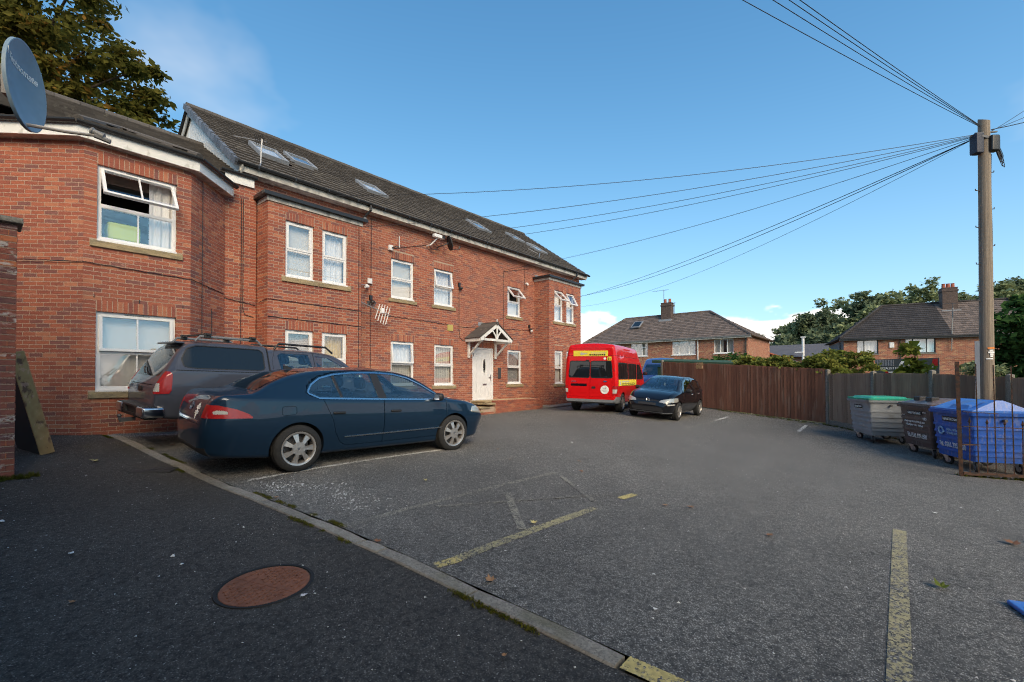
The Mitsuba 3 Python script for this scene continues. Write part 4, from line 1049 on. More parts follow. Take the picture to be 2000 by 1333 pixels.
for y in ((.60, 3), (-3, -.60)):
    k = car.piece('tail_light', side_prism(tl.difference(tc), *y), 'lens_red', out=-.006); car.piece('reversing_light', side_prism(tc, *y), 'lens_clear', out=-.004, parent=k)
hl = rnd([(4.30, .70), (4.9, .60), (4.9, .74), (4.62, .80), (4.36, .80)], .015)
for y in ((.40, 3), (-3, -.40)): car.piece('headlight', side_prism(hl, *y), 'headlamp')
car.piece('grille', end_prism(rnd([(-.42, .50), (.42, .50), (.40, .70), (-.40, .70)], .02), 4.4, 5), 'trim_black')
car.piece('lower_grille', end_prism(rnd([(-.55, .27), (.55, .27), (.55, .36), (-.55, .36)], .02), 4.4, 5), 'trim_black')
car.piece('boot_strip', end_prism(sbox(-.50, .725, .50, .745), -.2, .5), 'chrome', out=-.010, inn=.01, cut=False)
car.piece('rear_valance', end_prism(sbox(-.66, .2, .66, .40), -.2, .30), 'trim_black', out=-.004, inn=.03)
car.wells([(1.13, .325), (3.89, .325)], .325, .22)
for sd in (1, -1):
    car.door([(1.435, 1.06), (1.50, .93), (1.60, .72), (1.66, .50), (1.74, .36), (1.84, .30), (2.445, .30), (2.445, 1.12), (2.36, 1.425), (2.0, 1.415), (1.7, 1.385), (1.45, 1.32), (1.29, 1.21), (1.235, 1.10), (1.30, 1.05)], sd)
    car.door([(2.452, .30), (3.60, .31), (3.685, .42), (3.70, .70), (3.70, .93), (3.47, 1.115), (3.25, 1.235), (3.0, 1.345), (2.75, 1.40), (2.4, 1.425), (2.37, 1.425), (2.452, 1.12)], sd)
for sd in (1, -1): car.piece('side_strip', side_prism(Polygon([(1.80, .425), (3.63, .445), (3.63, .462), (1.80, .442)]), *((.3, 3) if sd > 0 else (-3, -.3))), 'chrome', out=-.010, inn=.004, cut=False)
lid = Polygon([(-.57, .70), (.57, .70), (.60, 1.2), (-.60, 1.2)])
car.parts.append(('boot_lid', end_prism(lid.buffer(-.003), -.1, .56), end_prism(lid.buffer(.003), -.1, .565)))
flap = rnd([(.90, .80), (1.09, .80), (1.09, .915), (.90, .915)], .03)
car.parts.append(('fuel_flap', side_prism(flap.buffer(-.0025), -3, -.5), side_prism(flap.buffer(.0025), -3, -.5)))
ds = car.finish()
for k, (x, z, sd) in zip(ds[:4], ((1.70, .80, 1), (2.66, .79, 1), (1.70, .80, -1), (2.66, .79, -1))): car.handle(k, x, z, sd, 'trim_black', .19)
for sd in (1, -1): car.mirror(3.44, 1.0, sd, 'trim_black' if sd < 0 else 'paint_blue')
car.seats([(2.55, (.38, -.38)), (1.62, (.42, -.42))], wheel_at=(3.05, -.38, .86), dash=((3.2, -.70, .55), (3.75, .70, .93)))
for x, z, y, sd in ((1.13, .325, .79, 1), (1.13, .325, -.79, -1), (3.89, .325, .79, 1), (3.89, .325, -.79, -1)):
    W_ = np.eye(4); W_[:3, 3] = (x, y, z); wheel(S, MS @ W_, .325, .215, .230, 7, 'alloy', sd)
fin = extr([(-.09, 0), (.07, 0), (-.06, .055), (-.09, .05)], .03).translate([0, 0, -.015]).rotate([90, 0, 0]).translate([1.30, 0, 1.405]); put('aerial_fin', fin, 'trim_black', S, M=MS)
# emblem ring and snow crystal sticker on the boot
def rear_at(body, y, z):
    lo, hi = body.x0, body.x0 + 1.2
    for x in np.linspace(lo, hi, 240):
        h = body.half(x)
        if h[:, 1].min() <= z <= h[:, 1].max() and body.y_at(x, z) >= abs(y): return x
    return lo
m = MB(); a = np.linspace(0, 2 * pi, 25); cz = .89; m.tube([(rear_at(bs, .05 * math.cos(t), cz + .05 * math.sin(t)) - .006, .05 * math.cos(t), cz + .05 * math.sin(t)) for t in a], .006, 5); put('emblem', m, 'chrome', S, M=MS)
m = MB()
for i in range(6):
    t = i * pi / 3 + pi / 6
    for r0, r1, off in ((0, .085, 0), (.035, .075, .5), (.035, .075, -.5)):
        p = [(-.34 + r0 * math.cos(t), .865 + r0 * math.sin(t)), (-.34 + r0 * math.cos(t) + (r1 - r0) * math.cos(t + off), .865 + r0 * math.sin(t) + (r1 - r0) * math.sin(t + off))]
        m.tube([(rear_at(bs, y, z) - .004, y, z) for y, z in p], .0055, 4)
m.tube([(rear_at(bs, -.345, z) - .004, -.345, z) for z in np.linspace(.86, .745, 5)], .0045, 4)
put('snow_sticker', m, 'sign_white', S, M=MS, label='white snow crystal sticker on the boot')

# ---- grey pickup with hard top, between the saloon and the wall
S = thing('pickup_truck', 'grey double cab pickup with hardtop canopy and roof bars beside the brick bay', 'pickup truck')
bn = Body((0, 5.2), dict(
    zb=[(0, .55), (.2, .50), (1, .46), (4.6, .44), (5.2, .52)], wb=[(0, .78), (.3, .84), (4.5, .84), (5.2, .5)],
    wm=[(0, .86), (.04, .89), (.15, .915), (.6, .925), (4.4, .925), (4.8, .90), (5.0, .83), (5.12, .72), (5.2, .55)], zm=.86,
    ws=[(0, .84), (.04, .875), (.15, .895), (.6, .905), (4.2, .895), (4.7, .85), (5.0, .76), (5.12, .64), (5.2, .48)],
    zs=[(0, .95), (.02, 1.03), (.06, 1.10), (.14, 1.20), (.3, 1.262), (1.6, 1.262), (2.6, 1.20), (3.7, 1.12), (4.6, 1.03), (4.9, .95), (5.1, .78), (5.2, .60)],
    wt=[(0, .78), (.06, .78), (.14, .765), (.25, .735), (.4, .70), (.6, .685), (1.6, .685), (1.7, .66), (2.6, .64), (3.1, .64), (3.4, .68), (3.75, .76), (4.6, .74), (4.95, .62), (5.12, .50), (5.2, .38)],
    zt=[(0, 1.00), (.02, 1.06), (.06, 1.14), (.14, 1.29), (.25, 1.50), (.36, 1.66), (.48, 1.745), (.7, 1.775), (1.2, 1.79), (1.62, 1.785), (1.70, 1.74), (2.4, 1.755), (2.9, 1.72), (3.15, 1.63), (3.45, 1.42), (3.75, 1.20), (3.85, 1.175), (4.6, 1.08), (4.9, 1.01), (5.05, .92), (5.15, .78), (5.2, .64)],
    cr=[(0, .02), (.7, .045), (2.8, .045), (3.8, .04), (5.2, .02)], rt=.085))
wp = [(1.17, .78), (1.17, -.78), (4.37, .78), (4.37, -.78)]
MN = on_ground(1.70, 9.50, 1.0, wp)
car = Car(S, bn, 'paint_grey', MN, (.30, 3.85), .80)
cw = rnd([(.36, 1.335), (.34, 1.45), (.42, 1.62), (.55, 1.672), (1.50, 1.672), (1.56, 1.62), (1.56, 1.33), (1.45, 1.315), (.50, 1.315)], .05)
car.piece('canopy_seal', side_prism(cw.buffer(.014).difference(cw)), 'trim_black', out=-.004, inn=.03)
car.glass('canopy_window', side_prism(cw), 'tint_glass', side=True)
for p in ([(1.86, 1.29), (1.83, 1.60), (1.90, 1.645), (2.42, 1.65), (2.50, 1.28)], [(2.60, 1.275), (2.545, 1.64), (2.85, 1.60), (3.10, 1.47), (3.50, 1.21), (3.3, 1.22)]): car.glass('side_window', side_prism(rnd(p, .02)), side=True)
car.glass('rear_window', end_prism(rnd([(-.70, 1.16), (.70, 1.16), (.58, 1.68), (-.58, 1.68)], .06), -.1, .60), 'tint_glass')
car.glass('windscreen', end_prism(rnd([(-.68, 1.23), (.68, 1.23), (.54, 1.66), (-.54, 1.66)], .03), 2.8, 4.0))
g = side_prism(Polygon([(1.630, 1.27), (1.665, 1.27), (1.665, 2.2), (1.630, 2.2)])); car.piece('canopy_joint', g, 'trim_black', out=.012, inn=.05)
g = side_prism(Polygon([(.25, 1.262), (1.64, 1.262), (1.64, 1.275), (.25, 1.275)])); car.piece('canopy_joint', g, 'trim_black', out=.010, inn=.05)
tl = rnd([(-.1, .89), (.165, .90), (.195, .95), (.205, 1.20), (.17, 1.245), (-.1, 1.24)], .02); tc = sbox(-.1, .93, .045, 1.06)
for y in ((.80, 3), (-3, -.80)):
    k = car.piece('tail_light', side_prism(tl.difference(tc), *y), 'lens_red', out=-.012); car.piece('reversing_light', side_prism(tl.intersection(tc), *y), 'lens_clear', out=-.010, parent=k)
car.wells([(1.17, .375), (4.37, .375)], .385, .25)
for sd in (1, -1):
    car.door([(1.72, .62), (2.52, .60), (2.52, 1.69), (1.80, 1.69), (1.72, 1.5)], sd); car.door([(2.527, .60), (3.62, .60), (3.62, 1.16), (3.1, 1.52), (2.85, 1.655), (2.527, 1.69)], sd)
car.parts.append(('tailgate', end_prism(sbox(-.64, .62, .64, 1.02), -.2, .30), end_prism(sbox(-.646, .61, .646, 1.03), -.2, .31)))
ds = car.finish()
for k, (x, z, sd) in zip(ds[:4], ((1.86, 1.05, 1), (2.70, 1.04, 1), (1.86, 1.05, -1), (2.70, 1.04, -1))): car.handle(k, x, z, sd, 'chrome')
for sd in (1, -1): car.mirror(3.35, 1.24, sd, 'chrome')
car.seats([(2.75, (.40, -.40)), (1.95, (.42, -.42))], z=.75, wheel_at=(3.15, -.40, 1.15), dash=((3.25, -.72, .85), (3.8, .72, 1.12)))
for x, z, y, sd in ((1.17, .375, .79, 1), (1.17, .375, -.79, -1), (4.37, .375, .79, 1), (4.37, .375, -.79, -1)):
    W_ = np.eye(4); W_[:3, 3] = (x, y, z); wheel(S, MN @ W_, .38, .255, .225, 6, 'alloy', sd)
bm = rbox((-.13, -.86, .50), (.06, .86, .70), .03, 8) - rbox((-.4, -.34, .56), (-.09, .34, .66), .01, 6)
k = put('rear_bumper', bm, 'trim_black', S, M=MN, smooth=30)
for sd in (1, -1):
    y = (.50, .90) if sd > 0 else (-.90, -.50); put('bumper_corner', rbox((-.15, y[0], .53), (.13, y[1], .685), .03, 8), 'chrome', k, M=MN, smooth=30)
put('number_plate', MB().box((-.10, -.27, .565), (-.092, .27, .655)), 'print_black', k, M=MN)
put('tow_bar', MB().bar((-.05, 0, .45), (-.25, 0, .43), .06).tm(trimesh.creation.icosphere(2, .03), M=place(-.25, 0, .50, 0)).bar((-.25, 0, .43), (-.25, 0, .49), .03), 'dark_steel', S, M=MN)
put('tailgate_handle', rbox((-.012, -.12, .90), (.05, .12, .99), .02, 8), 'trim_black', ds[4], M=MN, smooth=30)
put('spoiler', rbox((.30, -.52, 1.70), (.44, .52, 1.735), .015, 6), 'paint_grey', S, M=MN, smooth=30)
m = MB(); m.tube([(.06, .05, 1.20), (.10, .30, 1.26), (.13, .42, 1.30)], .012, 5); m.tube([(.08, .02, 1.20), (.06, -.15, 1.19)], .016, 5); put('wiper', m, 'trim_black', S, M=MN)
for sd in (1, -1):
    y = sd * .63
    for xs, z, zs in (((.55, .62, 1.50, 1.58), 1.84, 1.755), ((1.80, 1.88, 2.80, 2.95), 1.82, 1.71)):
        rail = put('roof_rail', MB().tube([(xs[0], y, zs), (xs[1], y, z), (xs[2], y, z), (xs[3], y, zs)], .021, 8), 'trim_grey' if xs[0] < 1 else 'trim_black', S, M=MN, smooth=40)
for x in (.72, 1.42):
    k = put('cross_bar', MB().box((x - .03, -.70, 1.865), (x + .03, .70, 1.89)), 'trim_black', S, M=MN)
    for sd in (1, -1): put('clamp', rbox((x - .05, sd * .63 - .04, 1.81), (x + .05, sd * .63 + .04, 1.90), .012, 6), 'trim_black', k, M=MN)

# ---- red minibus
S = thing('minibus', 'red high roof minibus with yellow banners seen from behind by the far bay', 'minibus')
bt = Body((0, 5.35), dict(
    zb=[(0, .42), (.3, .36), (4.9, .30), (5.35, .40)], wb=[(0, .86), (.3, .90), (4.7, .90), (5.35, .6)],
    wm=[(0, .93), (.03, .965), (.12, .985), (4.3, .985), (4.8, .94), (5.1, .85), (5.28, .72), (5.35, .60)], zm=.92,
    ws=[(0, .89), (.03, .93), (.12, .952), (4.2, .952), (4.7, .90), (5.1, .78), (5.28, .64), (5.35, .52)],
    zs=[(0, 1.62), (.05, 1.86), (.15, 1.90), (3.7, 1.90), (4.1, 1.62), (4.5, 1.30), (5.0, 1.12), (5.25, .90), (5.35, .62)],
    wt=[(0, .80), (.04, .825), (.12, .835), (3.4, .835), (3.9, .77), (4.4, .80), (5.0, .74), (5.25, .58), (5.35, .45)],
    zt=[(0, 2.36), (.02, 2.43), (.05, 2.465), (.12, 2.495), (.4, 2.515), (1.5, 2.53), (3.3, 2.52), (3.7, 2.42), (4.05, 2.10), (4.6, 1.46), (4.75, 1.34), (5.1, 1.17), (5.25, 1.0), (5.35, .72)],
    cr=[(0, .05), (.4, .07), (3.4, .07), (4.7, .06), (5.35, .02)], rt=.11))
wp = [(.98, .84), (.98, -.84), (4.28, .84), (4.28, -.84)]
MT = on_ground(14.22, 8.47, 12.5, wp)
car = Car(S, bt, 'paint_red', MT, (.08, 4.7), .55)
for a, b in ((-.80, -.035), (.035, .80)):
    w_ = rnd([(a, 1.27), (b, 1.27), (b - (.05 if b > .5 else 0), 1.84), (a + (.05 if a < -.5 else 0), 1.84)], .05); car.piece('window_seal', end_prism(w_.buffer(.025).difference(w_), -.2, .07), 'trim_black', out=-.004, inn=.03); car.glass('rear_window', end_prism(rnd([(a, 1.27), (b, 1.27), (b - (.05 if b > .5 else 0), 1.84), (a + (.05 if a < -.5 else 0), 1.84)], .05), -.2, .07), 'tint_glass')
for p in ([(.20, 1.24), (.20, 1.80), (1.55, 1.80), (1.55, 1.24)], [(1.63, 1.24), (1.63, 1.80), (2.95, 1.80), (2.95, 1.24)], [(3.08, 1.22), (3.08, 1.80), (3.55, 1.80), (4.15, 1.36), (4.15, 1.22)]):
    w_ = rnd(p, .05); car.piece('window_seal', side_prism(w_.buffer(.02).difference(w_)), 'trim_black', out=-.003, inn=.03); car.glass('side_window', side_prism(w_), 'tint_glass', side=True)
car.glass('windscreen', end_prism(rnd([(-.76, 1.42), (.76, 1.42), (.66, 2.08), (-.66, 2.08)], .06), 3.9, 4.9))
for y in ((.83, 3), (-3, -.83)):
    k = car.piece('tail_light', side_prism(sbox(-.2, .66, .11, .98).difference(sbox(-.2, .72, .08, .86)), *y), 'lens_red', out=-.012); car.piece('reversing_light', side_prism(sbox(-.2, .72, .08, .86), *y), 'lens_clear', out=-.010, parent=k)
car.piece('rear_bumper', side_prism(rnd([(-.3, .2), (.62, .2), (.62, .56), (.12, .60), (.02, .49), (-.3, .49)], .02)), 'trim_grey', out=-.03, inn=.10)
car.wells([(.98, .34), (4.28, .34)], .36, .24)
rd = [sbox(-.82, .50, -.004, 2.30), sbox(.004, .50, .82, 2.30)]
for r_ in rd: car.parts.append(('rear_door', end_prism(r_, -.2, .16), end_prism(r_.buffer(.004), -.2, .165)))
g = side_prism(sbox(-.1, 2.045, 3.4, 2.058)); car.piece('roof_joint', g, 'trim_black', out=.010, inn=.04)
ds = car.finish()
for x, z, y, sd in ((.98, .34, .84, 1), (.98, .34, -.84, -1), (4.28, .34, .84, 1), (4.28, .34, -.84, -1)):
    W_ = np.eye(4); W_[:3, 3] = (x, y, z); wheel(S, MT @ W_, .345, .225, .215, 8, 'steel', sd)
car.seats([(.55, (.5, -.05, -.55)), (1.45, (.5, -.05, -.55)), (2.35, (.5, -.05, -.55)), (3.35, (.5, -.45))], z=.70, wheel_at=(3.95, -.45, 1.25), dash=((4.1, -.8, .8), (4.6, .8, 1.25)))
for sd in (1, -1): car.mirror(4.0, 1.45, sd, 'trim_black')
def rear_panel(body, M, name, poly, bsdf, parent, t=.006, lift=.008):
    """a thin sticker following the rear face of a body, from a polygon in (y, z)"""
    d = (body.solid(-lift) - body.solid(-lift + t)) ^ end_prism(poly, -.5, .5)
    return put(name, d, bsdf, parent, M=M, smooth=30)
def side_panel(body, M, name, poly, bsdf, parent, side, t=.005, lift=.008):
    d = (body.solid(-lift) - body.solid(-lift + t)) ^ side_prism(poly, *((.2, 3) if side > 0 else (-3, -.2)))
    return put(name, d, bsdf, parent, M=M, smooth=30)
k = rear_panel(bt, MT, 'banner', sbox(-.64, 2.03, .64, 2.225), 'sign_yellow', S)
rear_panel(bt, MT, 'lettering', shapely.union_all([sbox(-.54 + i * .075, 2.055, -.49 + i * .075, 2.095) for i in range(8)]).buffer(.004), 'print_black', k, .004, .012)
rear_panel(bt, MT, 'lettering', shapely.union_all([sbox(-.54 + i * .06, 2.125, -.50 + i * .06, 2.155) for i in range(9)]), 'print_grey', k, .004, .012)
rear_panel(bt, MT, 'logo', Point(.33, 2.115).buffer(.05).union(Point(.25, 2.115).buffer(.035)).union(sbox(.12, 2.10, .22, 2.13)), 'print_grey', k, .004, .012)
rear_panel(bt, MT, 'school_sign', sbox(-.77, 1.88, -.62, 2.01), 'sign_yellow', S)
rear_panel(bt, MT, 'school_figures', Point(-.665, 1.965).buffer(.015).union(Point(-.72, 1.955).buffer(.013)).union(Polygon([(-.68, 1.90), (-.65, 1.90), (-.655, 1.95), (-.675, 1.95)])).union(Polygon([(-.735, 1.90), (-.705, 1.90), (-.71, 1.94), (-.73, 1.94)])), 'print_black', S, .004, .012)
rear_panel(bt, MT, 'round_sticker', Point(-.53, 1.945).buffer(.045), 'sign_white', S)
k = rear_panel(bt, MT, 'round_sticker', Point(-.54, .84).buffer(.150), 'sign_white', S)
rear_panel(bt, MT, 'logo', shapely.union_all([sbox(-.62, .80, -.46, .815), sbox(-.60, .775, -.48, .788), sbox(-.60, .86, -.55, .90), sbox(-.54, .86, -.50, .89)]), 'print_grey', k, .004, .012)
rear_panel(bt, MT, 'logo', Point(-.585 + .02, .90).buffer(.018), 'lens_red', k, .004, .012)
rear_panel(bt, MT, 'badge', affinity.scale(Point(-.55, 1.135).buffer(.05), 1.4, .62), 'chrome', S)
rear_panel(bt, MT, 'badge', affinity.scale(Point(-.55, 1.135).buffer(.042), 1.35, .55), 'paint_van_blue', S, .004, .014)
rear_panel(bt, MT, 'badge', shapely.union_all([sbox(.52 + i * .04, 1.10, .55 + i * .04, 1.135) for i in range(5)]), 'chrome', S)
rear_panel(bt, MT, 'plate_recess', rnd([(.12, .95), (.72, .95), (.72, 1.04), (.12, 1.04)], .02), 'paint_black', S, .006, .004)
rear_panel(bt, MT, 'door_handle', rnd([(-.20, .87), (-.06, .87), (-.06, .95), (-.20, .95)], .015), 'trim_black', ds[0])
rear_panel(bt, MT, 'high_brake_light', rnd([(-.0, 1.87), (.16, 1.87), (.16, 1.90), (-.0, 1.90)], .01), 'trim_black', S)
rear_panel(bt, MT, 'side_lamp', sbox(-.9, 1.50, -.86, 1.60), 'lens_red', S, .01, .014)
for z in (.74, .60):
    put('door_ridge', MB().box((-.012, .10, z - .012), (.01, .78, z + .012)).box((-.012, -.78 if z < .7 else -.22, z - .012), (.01, -.05, z + .012)), 'paint_red', S, M=MT)
k = side_panel(bt, MT, 'banner', sbox(.22, .98, 2.9, 1.20), 'sign_yellow', S, -1)
side_panel(bt, MT, 'lettering_panel', sbox(.62, .99, 2.6, 1.075), 'print_black', k, -1, .004, .011)
side_panel(bt, MT, 'lettering', shapely.union_all([sbox(.68 + i * .11, 1.005, .75 + i * .11, 1.06) for i in range(17)]), 'sign_yellow', k, -1, .004, .014)
side_panel(bt, MT, 'lettering', shapely.union_all([sbox(.62 + i * .08, 1.10, .67 + i * .08, 1.16) for i in range(14)]), 'print_grey', k, -1, .004, .011)
side_panel(bt, MT, 'logo', affinity.scale(Point(.42, 1.06).buffer(.06), 1.4, 1).union(Polygon([(.36, 1.10), (.48, 1.10), (.42, 1.18)])), 'print_grey', k, -1, .004, .011)

# ---- black hatchback nosing this way beside the fence
S = thing('car', 'small black hatchback facing the viewer beside the tall brown fence', 'car')
bp_ = Body((0, 3.97), dict(
    zb=[(0, .42), (.1, .32), (.5, .24), (3.3, .20), (3.75, .20), (3.9, .22), (3.97, .30)], wb=[(0, .55), (.3, .72), (3.4, .74), (3.8, .66), (3.97, .46)],
    wm=[(0, .60), (.03, .68), (.12, .76), (.3, .81), (.6, .838), (3.2, .841), (3.5, .825), (3.7, .785), (3.82, .73), (3.91, .65), (3.97, .55)], zm=.55,
    ws=[(0, .56), (.03, .63), (.12, .71), (.3, .765), (.6, .795), (3.1, .795), (3.45, .765), (3.7, .70), (3.82, .63), (3.91, .55), (3.97, .47)],
    zs=[(0, .72), (.05, .88), (.15, .93), (.4, .95), (1.5, .93), (2.8, .90), (3.2, .875), (3.5, .82), (3.7, .745), (3.82, .68), (3.91, .60), (3.97, .48)],
    wt=[(0, .48), (.05, .56), (.15, .60), (.35, .57), (.7, .54), (2.0, .54), (2.35, .56), (2.7, .615), (3.0, .68), (3.15, .70), (3.5, .665), (3.7, .60), (3.82, .53), (3.91, .45), (3.97, .38)],
    zt=[(0, .76), (.02, .88), (.06, 1.00), (.15, 1.14), (.28, 1.28), (.45, 1.375), (.75, 1.435), (1.3, 1.46), (1.9, 1.455), (2.3, 1.39), (2.65, 1.23), (3.0, 1.025), (3.1, .985), (3.35, .94), (3.6, .865), (3.75, .785), (3.85, .715), (3.92, .63), (3.97, .50)],
    cr=[(0, .02), (.7, .035), (2.2, .035), (3.1, .03), (3.97, .012)], rt=.08))
wp = [(.68, .72), (.68, -.72), (3.15, .72), (3.15, -.72)]
MP = on_ground(18.30, 6.62, 183.0, wp)
car = Car(S, bp_, 'paint_black', MP, (.12, 3.2))
car.glass('windscreen', end_prism(rnd([(-.63, 1.005), (.63, 1.005), (.47, 1.385), (-.47, 1.385)], .03), 2.1, 3.2))
car.glass('rear_window', end_prism(rnd([(-.54, 1.02), (.54, 1.02), (.46, 1.33), (-.46, 1.33)], .03), -.1, .45))
for p in ([(.30, 1.06), (.36, 1.20), (.55, 1.21), (.62, 1.0), (.40, .99)], [(.68, .985), (.60, 1.24), (.75, 1.33), (1.40, 1.375), (1.46, .965)], [(1.56, .96), (1.50, 1.375), (1.95, 1.36), (2.25, 1.27), (2.62, 1.05), (2.70, .935)]): car.glass('side_window', side_prism(rnd(p, .015)), 'car_glass', side=True)
hlp = rnd([(.36, .60), (.62, .575), (.82, .62), (.82, .76), (.66, .735), (.44, .675)], .02)
for sd in (1, -1):
    h_ = hlp if sd > 0 else affinity.scale(hlp, -1, 1, origin=(0, 0))
    k = car.piece('headlight', end_prism(h_, 3.30, 4.2), 'headlamp', inn=.06)
    car.piece('indicator', end_prism(affinity.scale(rnd([(.66, .50), (.80, .52), (.80, .56), (.66, .545)], .01), sd, 1, origin=(0, 0)), 3.30, 4.2), 'lens_clear' if sd > 0 else 'lens_orange', inn=.03, parent=k)
for z0, z1, w in ((.628, .652, .37), (.662, .675, .36)): car.piece('grille_bar', end_prism(sbox(-w, z0, w, z1), 3.5, 4.2), 'trim_black', out=.008)
car.piece('bumper_intake', end_prism(rnd([(-.56, .30), (.56, .30), (.52, .46), (-.52, .46)], .03), 3.4, 4.2), 'trim_black', out=.02, inn=.08)
car.piece('number_plate_bar', end_prism(sbox(-.30, .50, .30, .575), 3.4, 4.2), 'print_black', out=-.006)
car.piece('chin', end_prism(sbox(-.74, .255, .74, .272), 3.2, 4.2), 'trim_grey', out=-.012, inn=.01)
tl = rnd([(-.1, .72), (.22, .74), (.24, .92), (-.1, .94)], .02)
for y in ((.42, 3), (-3, -.42)): car.piece('tail_light', side_prism(tl, *y), 'lens_red')
car.wells([(.68, .305), (3.15, .305)], .305, .20)
for sd in (1, -1):
    car.door([(.62, .97), (.78, .72), (1.02, .40), (1.10, .30), (1.50, .30), (1.505, 1.405), (.78, 1.375), (.56, 1.27)], sd); car.door([(1.51, .30), (2.60, .30), (2.68, .45), (2.74, .90), (2.64, 1.09), (2.27, 1.31), (1.95, 1.405), (1.51, 1.408)], sd)
bon = Polygon([(-.60, .69), (.60, .69), (.72, 1.2), (-.72, 1.2)]); car.parts.append(('bonnet', end_prism(bon.buffer(-.003), 3.06, 4.0) , end_prism(bon.buffer(.003), 3.055, 4.0)))
ds = car.finish()
for k, (x, z, sd) in zip(ds[:4], ((.92, .86, 1), (1.72, .845, 1), (.92, .86, -1), (1.72, .845, -1))): car.handle(k, x, z, sd, 'chrome', .15)
for sd in (1, -1): car.mirror(2.52, .98, sd, 'trim_black')
car.seats([(1.75, (.34, -.34)), (.92, (.36, -.36))], w=.44, wheel_at=(2.25, -.34, .85), dash=((2.35, -.62, .55), (2.95, .62, .92)))
for x, z, y, sd in ((.68, .305, .745, 1), (.68, .305, -.745, -1), (3.15, .305, .745, 1), (3.15, .305, -.745, -1)):
    W_ = np.eye(4); W_[:3, 3] = (x, y, z); wheel(S, MP @ W_, .305, .185, .190, 9, 'thin', sd)
def nose_x(body, y, z):
    for x in np.linspace(body.x1, body.x1 - 1.2, 240):
        h = body.half(x)
        if h[:, 1].min() <= z <= h[:, 1].max() and body.y_at(x, z) >= abs(y): return x
    return body.x1
m = MB(); zc = .655; a = np.linspace(0, 2 * pi, 25); nx = nose_x(bp_, 0, zc) + .012
m.tube([(nx, .058 * math.cos(t), zc + .058 * math.sin(t)) for t in a], .0075, 5)
for pts in ([(-.034, .042), (-.012, .002), (0, .022), (.012, .002), (.034, .042)], [(-.050, .010), (-.024, -.050), (0, -.008), (.024, -.050), (.050, .010)]): m.tube([(nx, y, zc + z) for y, z in pts], .0065, 4)
k = put('emblem', m, 'chrome', S, M=MP); put('emblem_ground', MB().lathe([(0, 0), (.056, 0)], 20), 'trim_black', k, M=MP @ np.array([[0, 0, 1, nx - .004], [1, 0, 0, 0], [0, 1, 0, zc], [0, 0, 0, 1]], float))
put('rear_view_mirror', rbox((2.28, -.11, 1.27), (2.31, .11, 1.33), .012, 6), 'dash', S, M=MP); put('air_freshener', MB().box((2.34, -.02, 1.10), (2.345, .02, 1.20)), 'sign_white', S, M=MP)

# ---- blue van behind the minibus
S = thing('van', 'blue van mostly hidden between the red minibus and the brown fence', 'van')
MV = on_ground(30.3, 11.6, 188.0, [(.98, .84), (.98, -.84), (4.28, .84), (4.28, -.84)])
car = Car(S, bt, 'paint_van_blue', MV, (.08, 4.7), .55)
car.glass('windscreen', end_prism(rnd([(-.76, 1.42), (.76, 1.42), (.66, 2.08), (-.66, 2.08)], .06), 3.9, 4.9))
for p in ([(3.08, 1.22), (3.08, 1.80), (3.55, 1.80), (4.15, 1.36), (4.15, 1.22)],): car.glass('side_window', side_prism(rnd(p, .05)), side=True)
car.piece('bumper', side_prism(sbox(4.9, .2, 5.6, .62)), 'trim_grey', out=-.02)
for sd in (1, -1): car.piece('headlight', end_prism(affinity.scale(rnd([(.50, .78), (.82, .80), (.82, 1.02), (.56, .98)], .02), sd, 1, origin=(0, 0)), 4.6, 5.6), 'headlamp')
car.piece('grille', end_prism(rnd([(-.42, .74), (.42, .74), (.42, .92), (-.42, .92)], .03), 4.6, 5.6), 'trim_black')
car.wells([(.98, .34), (4.28, .34)], .36, .24)
car.finish()
car.seats([(3.35, (.5, -.45))], z=.70, wheel_at=(3.95, -.45, 1.25), dash=((4.1, -.8, .8), (4.6, .8, 1.25)))
for sd in (1, -1): car.mirror(4.0, 1.45, sd, 'trim_black')
for x, z, y, sd in ((.98, .34, .84, 1), (.98, .34, -.84, -1), (4.28, .34, .84, 1), (4.28, .34, -.84, -1)):
    W_ = np.eye(4); W_[:3, 3] = (x, y, z); wheel(S, MV @ W_, .345, .225, .215, 8, 'steel', sd)
